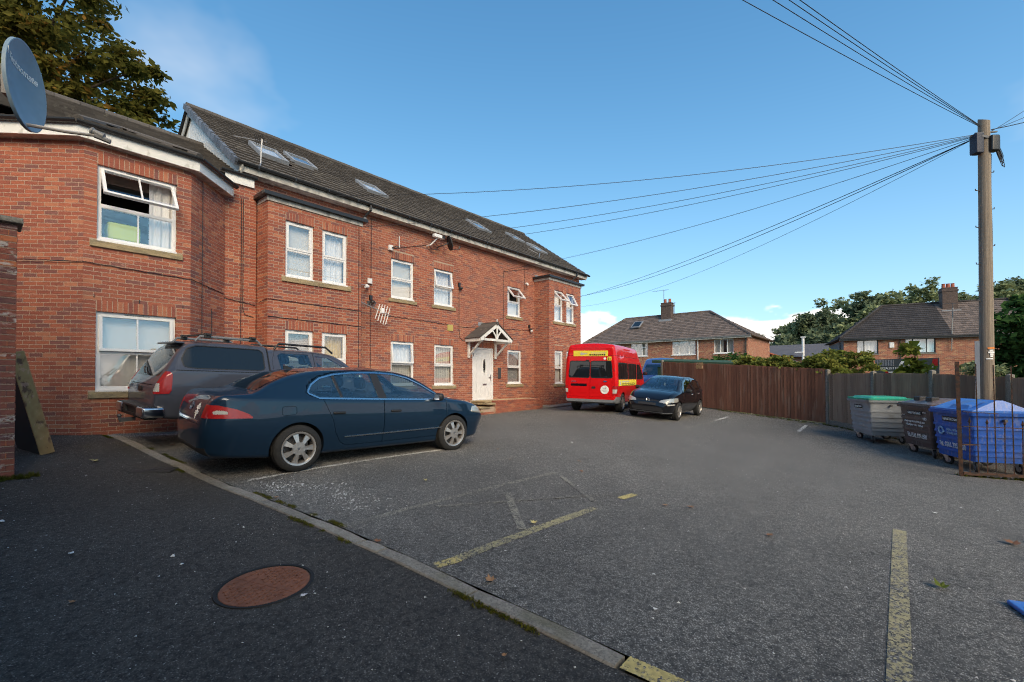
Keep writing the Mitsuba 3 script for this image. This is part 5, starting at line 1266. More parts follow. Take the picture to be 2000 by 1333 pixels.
# ------------------------------------------------------------------ fences
def fence(name, label, P, tops, bsdf, posts, boardw=.125, post_top=None, gb=True, over=.0):
    """close boarding along the polyline P from left to right seen from the yard"""
    k = thing(name, label, 'fence'); r = np.random.default_rng(len(P) + 3)
    P = np.asarray(P, float); d = np.concatenate([[0], np.cumsum(np.linalg.norm(np.diff(P, axis=0), axis=1))])
    at = lambda s: A(np.interp(s, d, P[:, 0]), np.interp(s, d, P[:, 1]))
    zt = lambda s: np.interp(s, d, tops)
    n = int(math.ceil(d[-1] / boardw)); boardw = d[-1] / n
    for i in range(n):
        s0, s1 = i * boardw, (i + 1) * boardw; a, b = at(s0 + .002), at(s1 - .002); e = b - a; L_ = np.linalg.norm(e); nn = A(e[1], -e[0], 0) / L_
        g = gzs(*((a + b) / 2)); lo = g + (.16 if gb else .03) + r.uniform(-.01, .01); hi = zt((s0 + s1) / 2) + r.uniform(-.012, .012); tw = r.uniform(-.004, .004, 3)
        F = np.eye(4); F[:3, 0] = (*(e / L_), 0); F[:3, 1] = (0, 0, 1); F[:3, 2] = nn; F[:3, 3] = (*a, 0)
        v = [(0, lo, -.004), (L_ + .012, lo, -.004), (L_ + .012, hi, -.004), (0, hi, -.004), (0, lo, .026 + tw[0]), (L_ + .012, lo, .004), (L_ + .012, hi + tw[2], .004), (0, hi, .026 + tw[1])]
        put('board', MB().add(v, BOXF, uv=(r.random(), r.random()), M=F), bsdf, k)
    for a, b, a2, b2 in zip(P[:-1], P[1:], d[:-1], d[1:]):
        e = (b - a) / np.linalg.norm(b - a); nn = A(e[1], -e[0])
        for h in (.35, .95, 1.55):
            ga, gb_ = gzs(*a), gzs(*b); put('rail', MB().bar((*(a - nn * .05), ga + h), (*(b - nn * .05), gb_ + h), .05, .07, uv=(r.random(), r.random())), bsdf, k)
        if gb:
            m = MB(); ga, gb_ = gzs(*a), gzs(*b); m.bar((*(a + nn * .0), ga + .06), (*(b + nn * .0), gb_ + .06), .045, .20); put('gravel_board', m, 'concrete', k)
    for s, h in posts:
        p = at(s); g = gzs(*p); e = at(min(s + .05, d[-1])) - at(max(s - .05, 0)); ang = math.degrees(math.atan2(e[1], e[0]))
        q = m3.Manifold.hull_points(np.array([(x, y, z) for x in (-.05, .05) for y in (-.055, .055) for z in (-.2, h - g)] + [(0, y, h - g + .025) for y in (-.03, .03)], np.float32)) if hasattr(m3.Manifold, 'hull_points') else None
        put('post', q, 'concrete', k, M=place(p[0], p[1], g, ang))
    return k
fb_ = fence('fence', 'tall close boarded dark brown fence behind the black hatchback', [(22.07, 8.98), (20.36, 5.12), (18.95, 1.90)], [2.33, 2.07, 1.83], 'board_brown', [(0, 2.4)], gb=False)
fg_ = fence('fence', 'lower weathered grey fence with concrete posts behind the bins', [(18.93, 1.87), (17.58, .60), (16.25, -.66), (14.87, -1.87), (13.52, -3.13), (12.2, -4.35)], [1.68, 1.66, 1.63, 1.53, 1.45, 1.4], 'board_grey', [(0, 1.80), (1.85, 1.70), (3.68, 1.70), (5.52, 1.58), (7.36, 1.5), (9.15, 1.45)])
put('patch', rbox((-.19, -.012, -.14), (.19, .015, .14), .01, 6), 'flaky_board', fb_, M=place(20.70, 6.74, 2.06, 66), label='pale broken board end fixed to the top of the fence')

# ------------------------------------------------------------------ wheeled bins
def plastic(name, c, seed):
    def fn(p, n, uv):
        g = fbm(p.x * 6 + seed, p.y * 6, p.z * 6, 4); sc = smoothstep(0.60, 0.68, fbm(p.x * 30, p.y * 30, p.z * 5 + seed, 3))
        c_ = mix(C(*c) * (0.85 + 0.3 * g), C(0.30, 0.30, 0.28), sc * 0.22)
        return mix(c_, C(0.10, 0.095, 0.06), smoothstep(0.58, 0.72, fbm(p.x * 3.3 + seed, p.y * 3.3, p.z * 4, 4)) * 0.30)
    mat(name, fn, 0.42)
plastic('bin_grey', (0.25, 0.27, 0.29), 3); plastic('bin_brown', (0.085, 0.055, 0.050), 8); plastic('bin_blue', (0.020, 0.095, 0.42), 5)
plastic('lid_green', (0.03, 0.36, 0.23), 1); plastic('lid_brown', (0.105, 0.078, 0.072), 2); plastic('lid_blue', (0.035, 0.15, 0.50), 4)

def euro_bin(label, corner, body, lid, lid_kind, texts):
    """corner = foot of the near right corner; long text side runs from it along (.916, .400), short side along (.400, -.916)"""
    k = thing('wheeled_bin', label, 'bin', 'large four wheeled rubbish bins'); gx, gy = corner; a = A(.916, .400); b_ = A(.400, -.916)
    F = np.eye(4); F[:2, 0] = -a; F[:2, 1] = b_; F[:3, 3] = (gx, gy, (gzs(gx, gy) + gzs(*(A(gx, gy) + a * 1.3 + b_ * .9))) / 2)    # local x from left end to the near corner ends at 0
    W_, D_ = 1.30, .96; hull = lambda pts: m3.Manifold.hull_points(np.array(pts, np.float32))
    def shell(z0, z1, i0, i1, r=.05):
        pts = []
        for z, i in ((z0, i0), (z1, i1)):
            for x, y in ((-W_ + i, i), (-i, i), (-i, D_ - i), (-W_ + i, D_ - i)):
                c = A(x + (r if x < -W_ / 2 else -r), y + (r if y < D_ / 2 else -r))
                pts += [(c[0] + r * math.cos(t), c[1] + r * math.sin(t), z) for t in np.linspace(0, 2 * pi, 12, endpoint=False)]
        return hull(pts)
    tub = shell(.21, 1.10, .085, .012)
    for z in (.34, .44, .58, .70, .84):
        i = .085 - (z - .21) / .89 * .073
        tub = tub + shell(z - .022, z + .022, i - .017, i - .017, .06)
    tub = tub - shell(.30, 1.3, .11, .04, .03)
    put('tub', tub, body, k, M=F, smooth=30)
    rim = shell(1.08, 1.135, -.035, -.045, .06) - shell(1.0, 1.3, .03, .03); put('rim', rim, body, k, M=F, smooth=30)
    if lid_kind == 'flat': L_ = shell(1.14, 1.185, -.02, -.03, .06) + shell(1.18, 1.225, .06, .10, .06)
    elif lid_kind == 'hipped': L_ = shell(1.14, 1.19, -.02, -.02, .05) + shell(1.185, 1.31, .0, .28, .05)
    else: L_ = shell(1.14, 1.18, -.02, -.02, .05) + hull([(-W_ + .02, .02, 1.17), (-.02, .02, 1.17), (-.02, D_ - .02, 1.17), (-W_ + .02, D_ - .02, 1.17), (-W_ + .10, D_ * .55, 1.37), (-.10, D_ * .55, 1.37), (-W_ + .10, D_ * .45, 1.37), (-.10, D_ * .45, 1.37)])
    if lid_kind == 'dome': L_ = L_ + hull([(-W_ * .62, .06, 1.19), (-.22, .06, 1.19), (-W_ * .6, .34, 1.35), (-.25, .34, 1.35), (-W_ * .58, .12, 1.27), (-.27, .12, 1.27)])
    lk = put('lid', L_, lid, k, M=F, smooth=30)
    if lid_kind == 'hipped':
        for x in (-.95, -.48): put('lid_handle', rbox((x, .14, 1.24), (x + .24, .30, 1.345), .02, 6), 'print_black', lk, M=F)
    for x in (-W_ - .03, .03): put('trunnion', m3.Manifold.cylinder(.06, .028, .028, 16).rotate([0, 90, 0]).translate([x - .03, D_ / 2, 1.0]), 'dark_steel', k, M=F, smooth=30)
    for i, (x, y, an) in enumerate(((-W_ + .20, .17, 30), (-.20, .17, -20), (-W_ + .20, D_ - .17, 70), (-.20, D_ - .17, 10))):
        c = k + '__castor'; c = numbered(c); R_ = place(x, y, 0, an)
        put('tyre', MB().lathe([(.052, -.020), (.088, -.022), (.098, -.012), (.098, .012), (.088, .022), (.052, .020)], 24), 'dark_rubber', c, M=F @ R_ @ np.array([[1, 0, 0, .04], [0, 0, 1, 0], [0, -1, 0, .098], [0, 0, 0, 1]], float), smooth=35)
        put('hub', MB().lathe([(0, -.024), (.052, -.020), (.052, .020), (0, .024)], 16), 'steel', c, M=F @ R_ @ np.array([[1, 0, 0, .04], [0, 0, 1, 0], [0, -1, 0, .098], [0, 0, 0, 1]], float), smooth=35)
        m = MB()
        for s in (-1, 1): m.add(*[np.array([(.04 - .02, s * .030, .08), (.04 + .02, s * .030, .08), (.05, s * .030, .20), (-.05, s * .030, .20), (.04 - .02, s * .035, .08), (.04 + .02, s * .035, .08), (.05, s * .035, .20), (-.05, s * .035, .20)]), BOXF])
        m.box((-.055, -.045, .195), (.055, .045, .215)); put('fork', m, 'steel', c, M=F @ R_)
    # lettering on the long side: local plane y = slope
    for t, x, z, h, w, col, plate in texts:
        i = .085 - (z - .21) / .89 * .073 - .019
        N = np.eye(4); N[:3, 0] = (1, 0, 0); N[:3, 1] = A(0, -.082, 1) / np.linalg.norm([0, -.082, 1]); N[:3, 2] = np.cross(N[:3, 0], N[:3, 1]); N[:3, 3] = (x, i, z)
        if plate: put('label_plate', MB().box((-.03, -.025, -.002), (w + .03, h + .025, .001), M=N), 'print_black', k, M=F)
        if callable(t): v, f = t(N)
        else: v, f = text(t, h, N, .003, True, w)
        put('lettering', (v, f), col, k, M=F)
    return k
def loop_mark(N):
    m = MB(); a = np.linspace(.5, 2 * pi - .35, 22); v, f = tube(np.stack([.07 * np.cos(a), .07 * np.sin(a), 0 * a + .003], -1), .016, 6); m.add(v, f, M=N)
    m.prism([(.035, -.045), (.115, -.02), (.06, .05)], .005, M=N); return m.get()[:2]
mat('print_white', (0.75, 0.75, 0.73), 0.5); mat('print_pale_blue', (0.30, 0.48, 0.68), 0.5)
euro_bin('grey wheeled bin with a green lid, nearest the brown fence', (15.19, .62), 'bin_grey', 'lid_green', 'flat', [('Salford City Council', -.85, .93, .045, .40, 'print_white', True)])
euro_bin('dark brown wheeled bin with white lettering in the middle of the three', (13.50, -.50), 'bin_brown', 'lid_brown', 'hipped',
         [('Salford City Council', -.90, .945, .050, .52, 'print_white', True), ('Please recycle: Food & drink cans', -1.08, .745, .042, .82, 'print_white', False), ('Mixed glass - Foil - Aerosols', -1.02, .665, .042, .70, 'print_white', False),
          ('Tel. 0161 909 6500', -1.02, .40, .095, .80, 'print_white', False), ('1100', -1.15, .885, .03, .10, 'print_grey', False), ('ONLY', -.30, .83, .055, .15, 'print_white', False), ('mixed', -.30, .985, .03, .13, 'print_white', False)])
euro_bin('big blue wheeled bin behind the rusty railings', (12.08, -1.02), 'bin_blue', 'lid_blue', 'dome',
         [('Salford City Council', -.88, .945, .050, .48, 'print_white', True), (loop_mark, -.98, .715, .05, .1, 'print_pale_blue', False), ('paper, cardboard', -.80, .735, .045, .42, 'print_pale_blue', False), ('& drinks cartons', -.80, .665, .045, .42, 'print_pale_blue', False), ('Tel. 0161 793 2500', -1.08, .40, .095, .82, 'print_white', False)])

# ------------------------------------------------------------------ rusty railings in front of the blue bin
rl = thing('railings', 'rusty iron railings with spear heads in front of the blue bin', 'railings')
ra, rb_ = A(11.30, -.82), A(13.2, -4.05); rd_ = (rb_ - ra) / np.linalg.norm(rb_ - ra)
def rp(s, h):
    p = ra + rd_ * s; return A(*p, gzs(*p) + h)
put('post', MB().bar(rp(0, -.1), rp(-.05, 2.02), .055), 'rust', rl)
for h, s0, s1 in ((.05, .03, 3.6), (.88, .03, 3.6)): put('rail', MB().bar(rp(s0, h), rp(s1, h), .04, .012 if h > .5 else .05), 'rust', rl)
put('rail', MB().bar(rp(.03, 1.14), rp(.55, 1.14), .03, .012), 'rust', rl); put('latch', MB().bar(rp(.03, .56), rp(.26, .57), .02, .02), 'rust', rl)
for i in range(1, 26):
    s = i * .133
    if i % 2 == 1:
        put('short_bar', MB().bar(rp(s, .05), rp(s, .96), .016), 'rust', rl)
        p = rp(s, .95); put('spear_head', m3.Manifold.hull_points(np.array([(p[0] + x, p[1] + y, p[2] + z) for x, y, z in ((0, 0, .10), (.022, .01, .02), (-.022, -.01, .02), (.01, -.022, .02), (-.01, .022, .02), (0, 0, -.02))], np.float32)), 'rust', rl)
    else: put('tall_bar', MB().bar(rp(s, .05), rp(s - .03, 2.0 - .001 * i), .016), 'rust', rl)

# ------------------------------------------------------------------ telegraph pole, its boxes and the wires
mat('box_dark', (0.022, 0.026, 0.045), 0.5)
tp = thing('telegraph_pole', 'tall weathered wooden telegraph pole behind the bins', 'telegraph pole'); px_, py_ = 14.82, -1.51
zz = np.linspace(-.3, 7.40, 24); m = MB(); v, f = tube(np.column_stack([np.full(24, px_) + .006 * np.sin(zz), np.full(24, py_), zz]), .132 - zz * .0042, 20); v[-20:, 2] += .055 * np.sin(np.arange(20) * 2 * pi / 20 + 2.2)
put('shaft', (v, f), 'pole_wood', tp, smooth=40)
def side(px_off, h, depth=0.0):          # a point beside the pole: to the right of the lens by px_off metres
    return A(px_ + .6486 * px_off - .761 * depth, py_ - .761 * px_off - .649 * depth, h)
F = frame(side(-.19, 6.60, .02), (.6486, -.761, 0)); put('junction_box', rbox((-.085, -.09, 0), (.085, .09, .46), .02, 8), 'box_dark', tp, M=F, smooth=30)
F = frame(side(.10, 6.62, .10), (.6486, -.761, 0)); put('junction_box', rbox((-.10, -.08, 0), (.09, .08, .36), .03, 8), 'black_plastic', tp, M=F, smooth=30)
put('bracket', MB().bar(side(-.26, 7.06, .05), side(.24, 7.10, .05), .03), 'dark_steel', tp); put('bracket', MB().bar(side(-.16, 6.98, .1), side(.2, 6.9, .1), .03, .05), 'dark_steel', tp)
for i, h in enumerate(np.arange(3.25, 6.4, .42)):
    s = -1 if i % 2 == 0 else 1
    put('step_iron', MB().tube([side(s * .09, h, 0), side(s * .21, h + .01, 0), side(s * .215, h + .045, 0)], .010, 6), 'dark_steel', tp)
m = MB()
for i in range(7):
    t = np.linspace(0, 1, 14); w = .05 + .05 * rng.random(); drop = .35 + .35 * rng.random()
    m.tube([side(.14 + .16 * math.sin(pi * u) * (1 + .4 * i / 7) + .03 * u, 6.95 - .2 * u - drop * math.sin(pi * u) * (.6 + .4 * u), .06 + .03 * i / 7) for u in t], .006, 5)
put('cable_loop', m, 'wire', tp, kind='stuff')
put('cable', MB().tube([side(.13, h, .02 + .01 * math.sin(h * 3)) for h in np.linspace(1.0, 6.6, 40)], .008, 5), 'wire', tp)
def pole_plate(name, poly, h, mat_, d=.006):
    """a thin plate bent round the shaft, on the face towards the yard"""
    m = MB(); x0, z0, x1, z1 = poly.bounds; n = 10
    v = []; R_ = .132 - h * .0042 + d
    base = math.atan2(-.05, -.99)
    out = []
    for x in np.linspace(x0, x1, n):
        t = base + x / R_
        for z in (z0, z1): out.append((px_ + R_ * math.cos(t), py_ + R_ * math.sin(t), h + z))
    i = np.arange(n - 1) * 2
    m.add(out, np.stack([i, i + 1, i + 3, i + 2], -1)); return put(name, m, mat_, tp)
mat('sign_orange', (0.62, 0.20, 0.04), 0.5)
pole_plate('orange_plate', sbox(-.005, .20, .135, .245), 1.96, 'sign_orange')
for a_, b_, c_, d_ in ((.025, .15, .095, .185), (.0, .11, .13, .145), (.03, .06, .10, .105), (.035, .02, .09, .055), (-.03, -.03, .09, .0)): pole_plate('white_plate', sbox(a_, b_, c_, d_), 1.96, 'sign_white')
gp_ = single('marker_post', MB().bar((14.52, -1.33, -.2), (14.52, -1.33, 2.34), .075, .05, up=(1, 0, 0)), 'lead', 'slim pale blue grey metal post standing just left of the telegraph pole', 'post')
def wire(q, label, drop, a=None, r=.008, n=30):
    a = side(-.14, 7.15, .03) if a is None else a
    return single('overhead_wire', MB().tube(sag(a, q, drop, n), r, 5), 'wire', label, 'wire', 'wires strung from the telegraph pole')
UPL = ['leftmost of the four wires rising from the pole to the top edge', 'second of the four wires rising to the top edge, counted from the left', 'third of the four wires rising to the top edge, counted from the left', 'rightmost of the four wires rising from the pole to the top edge']
for i, q in enumerate(((7.15, 1.53, 6.91), (7.41, 1.22, 6.91), (7.56, 1.05, 6.91), (7.65, .94, 6.91))):
    a = side(-.12, 7.22 + .012 * i, .03); q = A(*q); e = a + (q - a) * 2.2
    wire(e, UPL[i], .10, a, .006)
HO = [((6.42, 12.0, 6.62), 'upper wire from the pole to the roof edge near the first rooflight', .35), ((7.30, 12.10, 5.98), 'second wire from the pole crossing the wall beside the nearer square bay', .30), ((10.2, 12.32, 6.42), 'third wire from the pole ending by the camera under the eaves', .28),
      ((11.9, 12.05, 6.62), 'fourth wire from the pole reaching the eaves above the front door', .26), ((13.95, 12.33, 5.95), 'fifth wire from the pole fixed to the wall left of the far bay', .30)]
for i, (q, l, dr_) in enumerate(HO): wire(q, l, dr_, side(-.20, 7.05 - .015 * i, .03), .007)
for q, l, dr_ in (((28.0, 17.9, 7.4), 'thick lower wire passing behind the far end of the brick building', .55), ((28.4, 18.2, 7.42), 'thin companion of the thick lower wire, just above it', .35), ((28.2, 17.6, 6.7), 'lowest wire passing behind the far end of the brick building', .75)): wire(q, l, dr_, side(-.20, 6.98, .04), .010 if 'thick' in l else .006)
for i, (q, l) in enumerate((((17.7, -3.2, 8.95), 'upper wire leaving the pole to the right edge'), ((17.7, -3.2, 8.55), 'middle wire leaving the pole to the right edge'), ((17.7, -3.2, 8.25), 'thick lower wire leaving the pole to the right edge'))): wire(q, l, .03, side(.14, 7.12 + .02 * i, .03), .006 + .004 * (i == 2))

# ------------------------------------------------------------------ pier with cap, leaning panel, satellite dish at the left edge
pr = thing('garden_wall', 'old mottled brick wall end with stone cap at the left edge', 'wall')
st = []; brick_face((-3.0, 8.20), (.29, 8.20), .2, 3.38, store=st, ph=.07); st2 = []; brick_face((.29, 8.20), (.29, 8.55), .2, 3.38, store=st2, ph=.11)
core = MB().box((-3.0, 8.204, -.2), (.286, 8.545, 3.38)); W2 = put('core', core, 'mortar', pr)
st = sorted(st + st2, key=lambda s: -s[4][0]); 
for s in st[:280]: put('brick', MB().add(s[1], s[2], uv=s[3]), 'old_brick', pr)
m = MB(); [m.add(s[1], s[2], uv=s[3]) for s in st[280:]]; put('brickwork', m, 'old_brick', pr, kind='stuff')
put('cap', rbox((-3.0, 8.13, 3.385), (.34, 8.62, 3.455), .012, 6), 'concrete', pr, smooth=30)
F = np.eye(4); F[:3, 3] = (.66, 9.40, gzs(.66, 9.40)); wdt = A(-.249, .968, 0); thk = A(.968, .249, 0)
lean = -thk * .23 + A(0, 0, 1); lean /= np.linalg.norm(lean)
F[:3, 0], F[:3, 1], F[:3, 2] = wdt, np.cross(lean, wdt), lean
pn = thing('wooden_panel', 'heavy wooden panel with a peeling yellow edge leaning behind the wall end', 'board')
put('edge', rbox((-.012, -.08, .0), (.012, .08, 1.50), .006, 6), 'flaky_board', pn, M=F); put('face', MB().box((.013, -.078, .004), (.75, .076, 1.495)), 'trim_black', pn, M=F)

ds_ = thing('satellite_dish', 'large grey blue satellite dish with receiver arm at the top left', 'satellite dish')
n = A(.875, -.40, .02); n /= np.linalg.norm(n); u = np.cross((0, 0, 1), n); u /= np.linalg.norm(u); w = np.cross(n, u); Fd = np.eye(4); Fd[:3, 0], Fd[:3, 1], Fd[:3, 2], Fd[:3, 3] = u, w, n, A(.26, 7.52, 4.80)
def dish_mesh(a, b, dep, lip=.03):
    m = MB(); rr = np.linspace(0, 1, 14); na = 48; t = np.arange(na) * 2 * pi / na
    def grid(off, flip):
        x = np.outer(rr, np.cos(t)) * a; y = np.outer(rr, np.sin(t)) * b; z = np.outer(rr ** 2, np.ones(na)) * dep + off
        i, j = np.meshgrid(np.arange(13), np.arange(na), indexing='ij'); j2 = (j + 1) % na
        q = np.stack([i * na + j, (i + 1) * na + j, (i + 1) * na + j2, i * na + j2], -1).reshape(-1, 4)
        m.add(np.stack([x, y, z], -1).reshape(-1, 3), q[:, ::-1] if flip else q)
    grid(0, False); grid(-.012, True)
    v = [(a * math.cos(q) * s, b * math.sin(q) * s, dep + z) for q in t for s, z in ((1, 0), (1.02, -.002), (1.02, -.035), (1, -.03))]
    i = np.arange(na); j = (i + 1) % na
    for k in range(3): m.add(v, np.stack([i * 4 + k, j * 4 + k, j * 4 + k + 1, i * 4 + k + 1], -1)[:, ::-1])
    return m
mat('dish_grey', lambda p, n, uv: C(0.165, 0.245, 0.32) * (0.8 + 0.35 * fbm(p.x * 5, p.y * 5, p.z * 5, 4)), 0.5)
put('reflector', dish_mesh(.42, .47, .08), 'dish_grey', ds_, M=Fd, smooth=40)
v = np.array(meshkit.text_mesh('Technomate', .062, .002, True).vertices); ff = meshkit.text_mesh('Technomate', .062, .002, True).faces
v[:, 0] = (v[:, 0] - v[:, 0].mean()) * 1.15 + .03; v[:, 1] += .16; v[:, 2] += .085 * ((v[:, 0] / .44) ** 2 + (v[:, 1] / .50) ** 2) + .003; put('lettering', (v, ff), 'sign_white', ds_, M=Fd)
m = MB(); q = np.array([(-.38, .16), (-.34, .16), (-.34, .172), (-.367, .172), (-.367, .19), (-.345, .19), (-.345, .202), (-.367, .202), (-.367, .222), (-.38, .222)]); m.prism(q, .003)
v, f, _ = m.get(); v = v.copy(); v[:, 2] += .085 * ((v[:, 0] / .44) ** 2 + (v[:, 1] / .5) ** 2) + .004; put('emblem', (v, f), 'sign_white', ds_, M=Fd)
m = MB(); m.tube([(-.02, -.44, .06), (0, -.44, .40), (0, -.43, .66)], .020, 8); put('receiver_arm', m, 'alloy', ds_, M=Fd, smooth=40)
m = MB(); m.lathe([(0, -.05), (.035, -.05), (.035, .05), (.045, .06), (.045, .075), (0, .075)], 16, M=Fd @ frame((0, -.41, .70), (1, 0, 0), z=(0, .35, -.9))); m.tube([(Fd @ A(0, -.43, .66, 1))[:3], (Fd @ A(.02, -.47, .80, 1))[:3]], .03, 8); put('receiver', m, 'grey_plastic', ds_, smooth=40)
m = MB(); m.tube([(0, 0, -.01), (0, 0, -.16)], .05, 8); m.box((-.10, -.16, -.10), (.10, .16, -.02)); put('back_bracket', m, 'dark_steel', ds_, M=Fd)
p0 = (Fd @ A(0, 0, -.14, 1))[:3]; m = MB(); m.tube([p0, p0 + A(-.22, .18, -.02), A(-.30, 8.37, p0[2] - .05), A(-.30, 8.37, 3.45)], .024, 8); put('mast', m, 'steel', ds_, smooth=40)

# ------------------------------------------------------------------ things fixed to the building
def on_wall(x, z, out=0.0, y=12.35): return A(x, y - out, z)
k = thing('tv_aerial', 'white yagi television aerial on a bracket on the brick wall between bay and window', 'aerial')
p0, p1 = on_wall(7.15, 3.72, .48), on_wall(8.05, 3.42, .62); e = p1 - p0
m = MB(); m.tube([p0, p1], .016, 6)
for t in np.linspace(.03, .55, 6): c = p0 + e * t; m.tube([c - A(.02, .05, -.10), c + A(.02, .05, -.10)], .007, 5)
put('boom', m, 'alloy', k)
m = MB()
for t, h in ((.60, .30), (.69, .34), (.78, .36), (.87, .38), (.96, .34)): c = p0 + e * t; m.tube([c + A(-.10, 0, -h * .9), c + A(.06, 0, h * .6)], .012, 5)
put('director', m, 'sign_white', k); put('balun_box', rbox(p0 + e * .74 - .05, p0 + e * .74 + A(.06, .05, .11), .015, 6), 'upvc', k, smooth=30)
m = MB(); m.tube([on_wall(7.72, 3.78, .0), on_wall(7.72, 3.78, .40), on_wall(7.55, 3.58, .5)], .018, 6); put('foot', MB().cbox(on_wall(7.72, 3.80, .02), (.12, .05, .14)), 'dark_steel', k); put('bracket', m, 'dark_steel', k)
k = thing('satellite_dish', 'small dark mesh satellite dish under the eaves above the first floor windows', 'satellite dish')
n2 = A(.93, -.32, .25); n2 /= np.linalg.norm(n2); u2 = np.cross((0, 0, 1), n2); u2 /= np.linalg.norm(u2); F2 = np.eye(4); F2[:3, 0], F2[:3, 1], F2[:3, 2], F2[:3, 3] = u2, np.cross(n2, u2), n2, on_wall(10.62, 6.22, .42)
put('reflector', dish_mesh(.19, .25, .04), 'trim_black', k, M=F2, smooth=40); m = MB(); m.tube([(0, -.22, .02), (0, -.24, .36)], .012, 6); m.tube([(0, -.24, .33), (0, -.14, .38)], .03, 8); put('receiver_arm', m, 'trim_black', k, M=F2)
m = MB(); m.tube([on_wall(10.42, 6.12), on_wall(10.42, 6.12, .35), on_wall(10.58, 6.22, .42)], .02, 6); put('bracket', m, 'dark_steel', k)
k = thing('security_camera', 'white box security camera with a coiled cable under the eaves', 'security camera')
put('housing', rbox((9.92, 11.86, 6.28), (10.36, 12.0, 6.40), .02, 8), 'upvc', k, smooth=30); put('lens', MB().box((10.24, 11.845, 6.30), (10.36, 11.862, 6.39)), 'print_black', k)
m = MB(); m.tube([on_wall(9.95, 6.05), on_wall(9.95, 6.05, .22), on_wall(10.1, 6.28, .40)], .025, 6); put('bracket', m, 'upvc', k); a = np.linspace(.2, 2 * pi - .1, 24); put('cable', MB().tube(np.stack([10.16 + .17 * np.cos(a), 12.2 + .05 * np.sin(a * 2), 6.10 + .15 * np.sin(a)], -1), .013, 6), 'wire', k)
def bullet(label, x, z, cat='security camera'):
    k = thing('security_camera', label, cat); m = MB(); m.tube([on_wall(x, z), on_wall(x, z, .08)], .045, 10); m.tube([on_wall(x, z, .08), on_wall(x - .06, z - .05, .16)], .018, 6); put('base', m, 'upvc', k, smooth=40)
    put('barrel', MB().tube([on_wall(x + .02, z - .03, .12), on_wall(x - .16, z - .09, .24)], .035, 10), 'trim_black' if 'dark' in label else 'upvc', k, smooth=40)
bullet('small camera below a white box left of the first floor windows', 7.62, 4.32); put('box', rbox((7.66, 12.27, 4.40), (7.80, 12.35, 4.56), .01, 6), 'upvc', 'security_camera_001'); put('mast', MB().tube([on_wall(7.32, 4.28, .06), on_wall(7.32, 4.62, .06)], .02, 8).tube([on_wall(7.32, 4.30, .06), on_wall(7.58, 4.33, .06)], .012, 6), 'steel', 'security_camera_001')
bullet('white camera on the wall left of the far bay', 15.42, 5.62)
k = thing('wall_bracket', 'short upright steel aerial bracket above the first floor window', 'bracket'); m = MB(); m.tube([on_wall(8.50, 5.66), on_wall(8.50, 5.66, .30), on_wall(8.58, 5.66, .33)], .022, 6); put('arm', m, 'dark_steel', k); put('mast', MB().tube([on_wall(8.60, 5.64, .33), on_wall(8.60, 6.0, .33)], .02, 8), 'alloy', k); put('foot', rbox(on_wall(8.40, 5.58, .10), on_wall(8.54, 5.74, -.0), .01, 6), 'upvc', k)
mat('plate_yellow', (0.42, 0.34, 0.10), 0.6)
def lamp_(label, x, z):
    k = thing('wall_lamp', label, 'lamp'); m = MB(); m.cbox(on_wall(x, z + .12, .03), (.09, .06, .14)); put('base', m, 'black_plastic', k); put('shade', trimesh.creation.icosphere(2, .075).apply_scale((1, 1, .8)).apply_translation(on_wall(x + .02, z - .02, .10)), 'black_plastic', k, smooth=40); return k
lamp_('black wall lamp right of the tilted first floor window', 11.46, 4.84); k = lamp_('black wall lamp beside the far bay above ground floor height', 15.62, 3.66); put('glass', trimesh.creation.icosphere(2, .06).apply_translation(on_wall(15.66, 3.58, .12)), 'upvc', k, smooth=40)
lamp_('black wall lamp next to the television aerial', 7.78, 3.86)
single('sign_plate', rbox((10.90, 12.325, 3.22), (11.16, 12.342, 3.44), .004, 6), 'plate_yellow', 'small yellow plate on the wall left of the door canopy', 'sign')
single('junction_box', rbox((7.05, 11.50, 6.0 - .02), (7.12, 11.55, 6.08), .008, 6), 'grey_plastic', 'tiny grey box on the corner of the nearer square bay', 'box')
k = thing('tv_aerial', 'thin white television aerial standing on the main roof edge', 'aerial')
b0 = A(4.55, 12.18, 6.90); t0 = b0 + A(.02, -.02, .62); put('mast', MB().tube([A(4.45, 12.02, 6.66), b0, t0], .018, 6), 'alloy', k); m = MB(); m.tube([t0 + A(.1, 0, -.03), t0 + A(-.50, .42, .02)], .013, 6)
put('boom', m, 'alloy', k); m = MB()
for i in range(5): c = t0 + A(.04 - .04 * i, .02 * i, -.02); m.tube([c + A(-.05, -.06, .09), c + A(.05, .06, -.09)], .007, 5)
put('director', m, 'wire', k)
k = thing('tv_aerial', 'small television aerial low on the far end of the main roof', 'aerial'); m = MB(); m.tube([A(15.9, 12.0, 6.8), A(16.5, 12.4, 7.2)], .016, 6); m.tube([A(16.2, 12.3, 7.1), A(15.9, 12.6, 7.3)], .016, 6); put('boom', m, 'alloy', k)
def cable(pts, r=.0075): put('cable', MB().tube(pts, r, 5), 'wire', B)
def wav(p, q, n=18, a=.006):
    t = np.linspace(0, 1, n)[:, None]; w = A(*p) * (1 - t) + A(*q) * t; w[:, 2] += a * np.sin(np.arange(n) * 1.9); return w
cable(wav((-.0, 12.28 - .03, 3.62), (1.19, 11.135, 3.60))); cable(wav((1.19, 11.135, 3.60), (2.84, 11.138, 3.55))); cable(wav((2.84, 11.138, 3.55), (3.70, 12.02, 3.48))); cable(wav((3.71, 12.055, 3.40), (4.40, 12.055, 3.30)))
cable(wav((4.43, 11.90, 3.36), (4.47, 11.53, 3.42))); cable(wav((4.49, 11.53, 3.42), (6.98, 11.53, 3.40))); cable(wav((4.49, 11.53, 3.00), (6.98, 11.53, 2.96)))
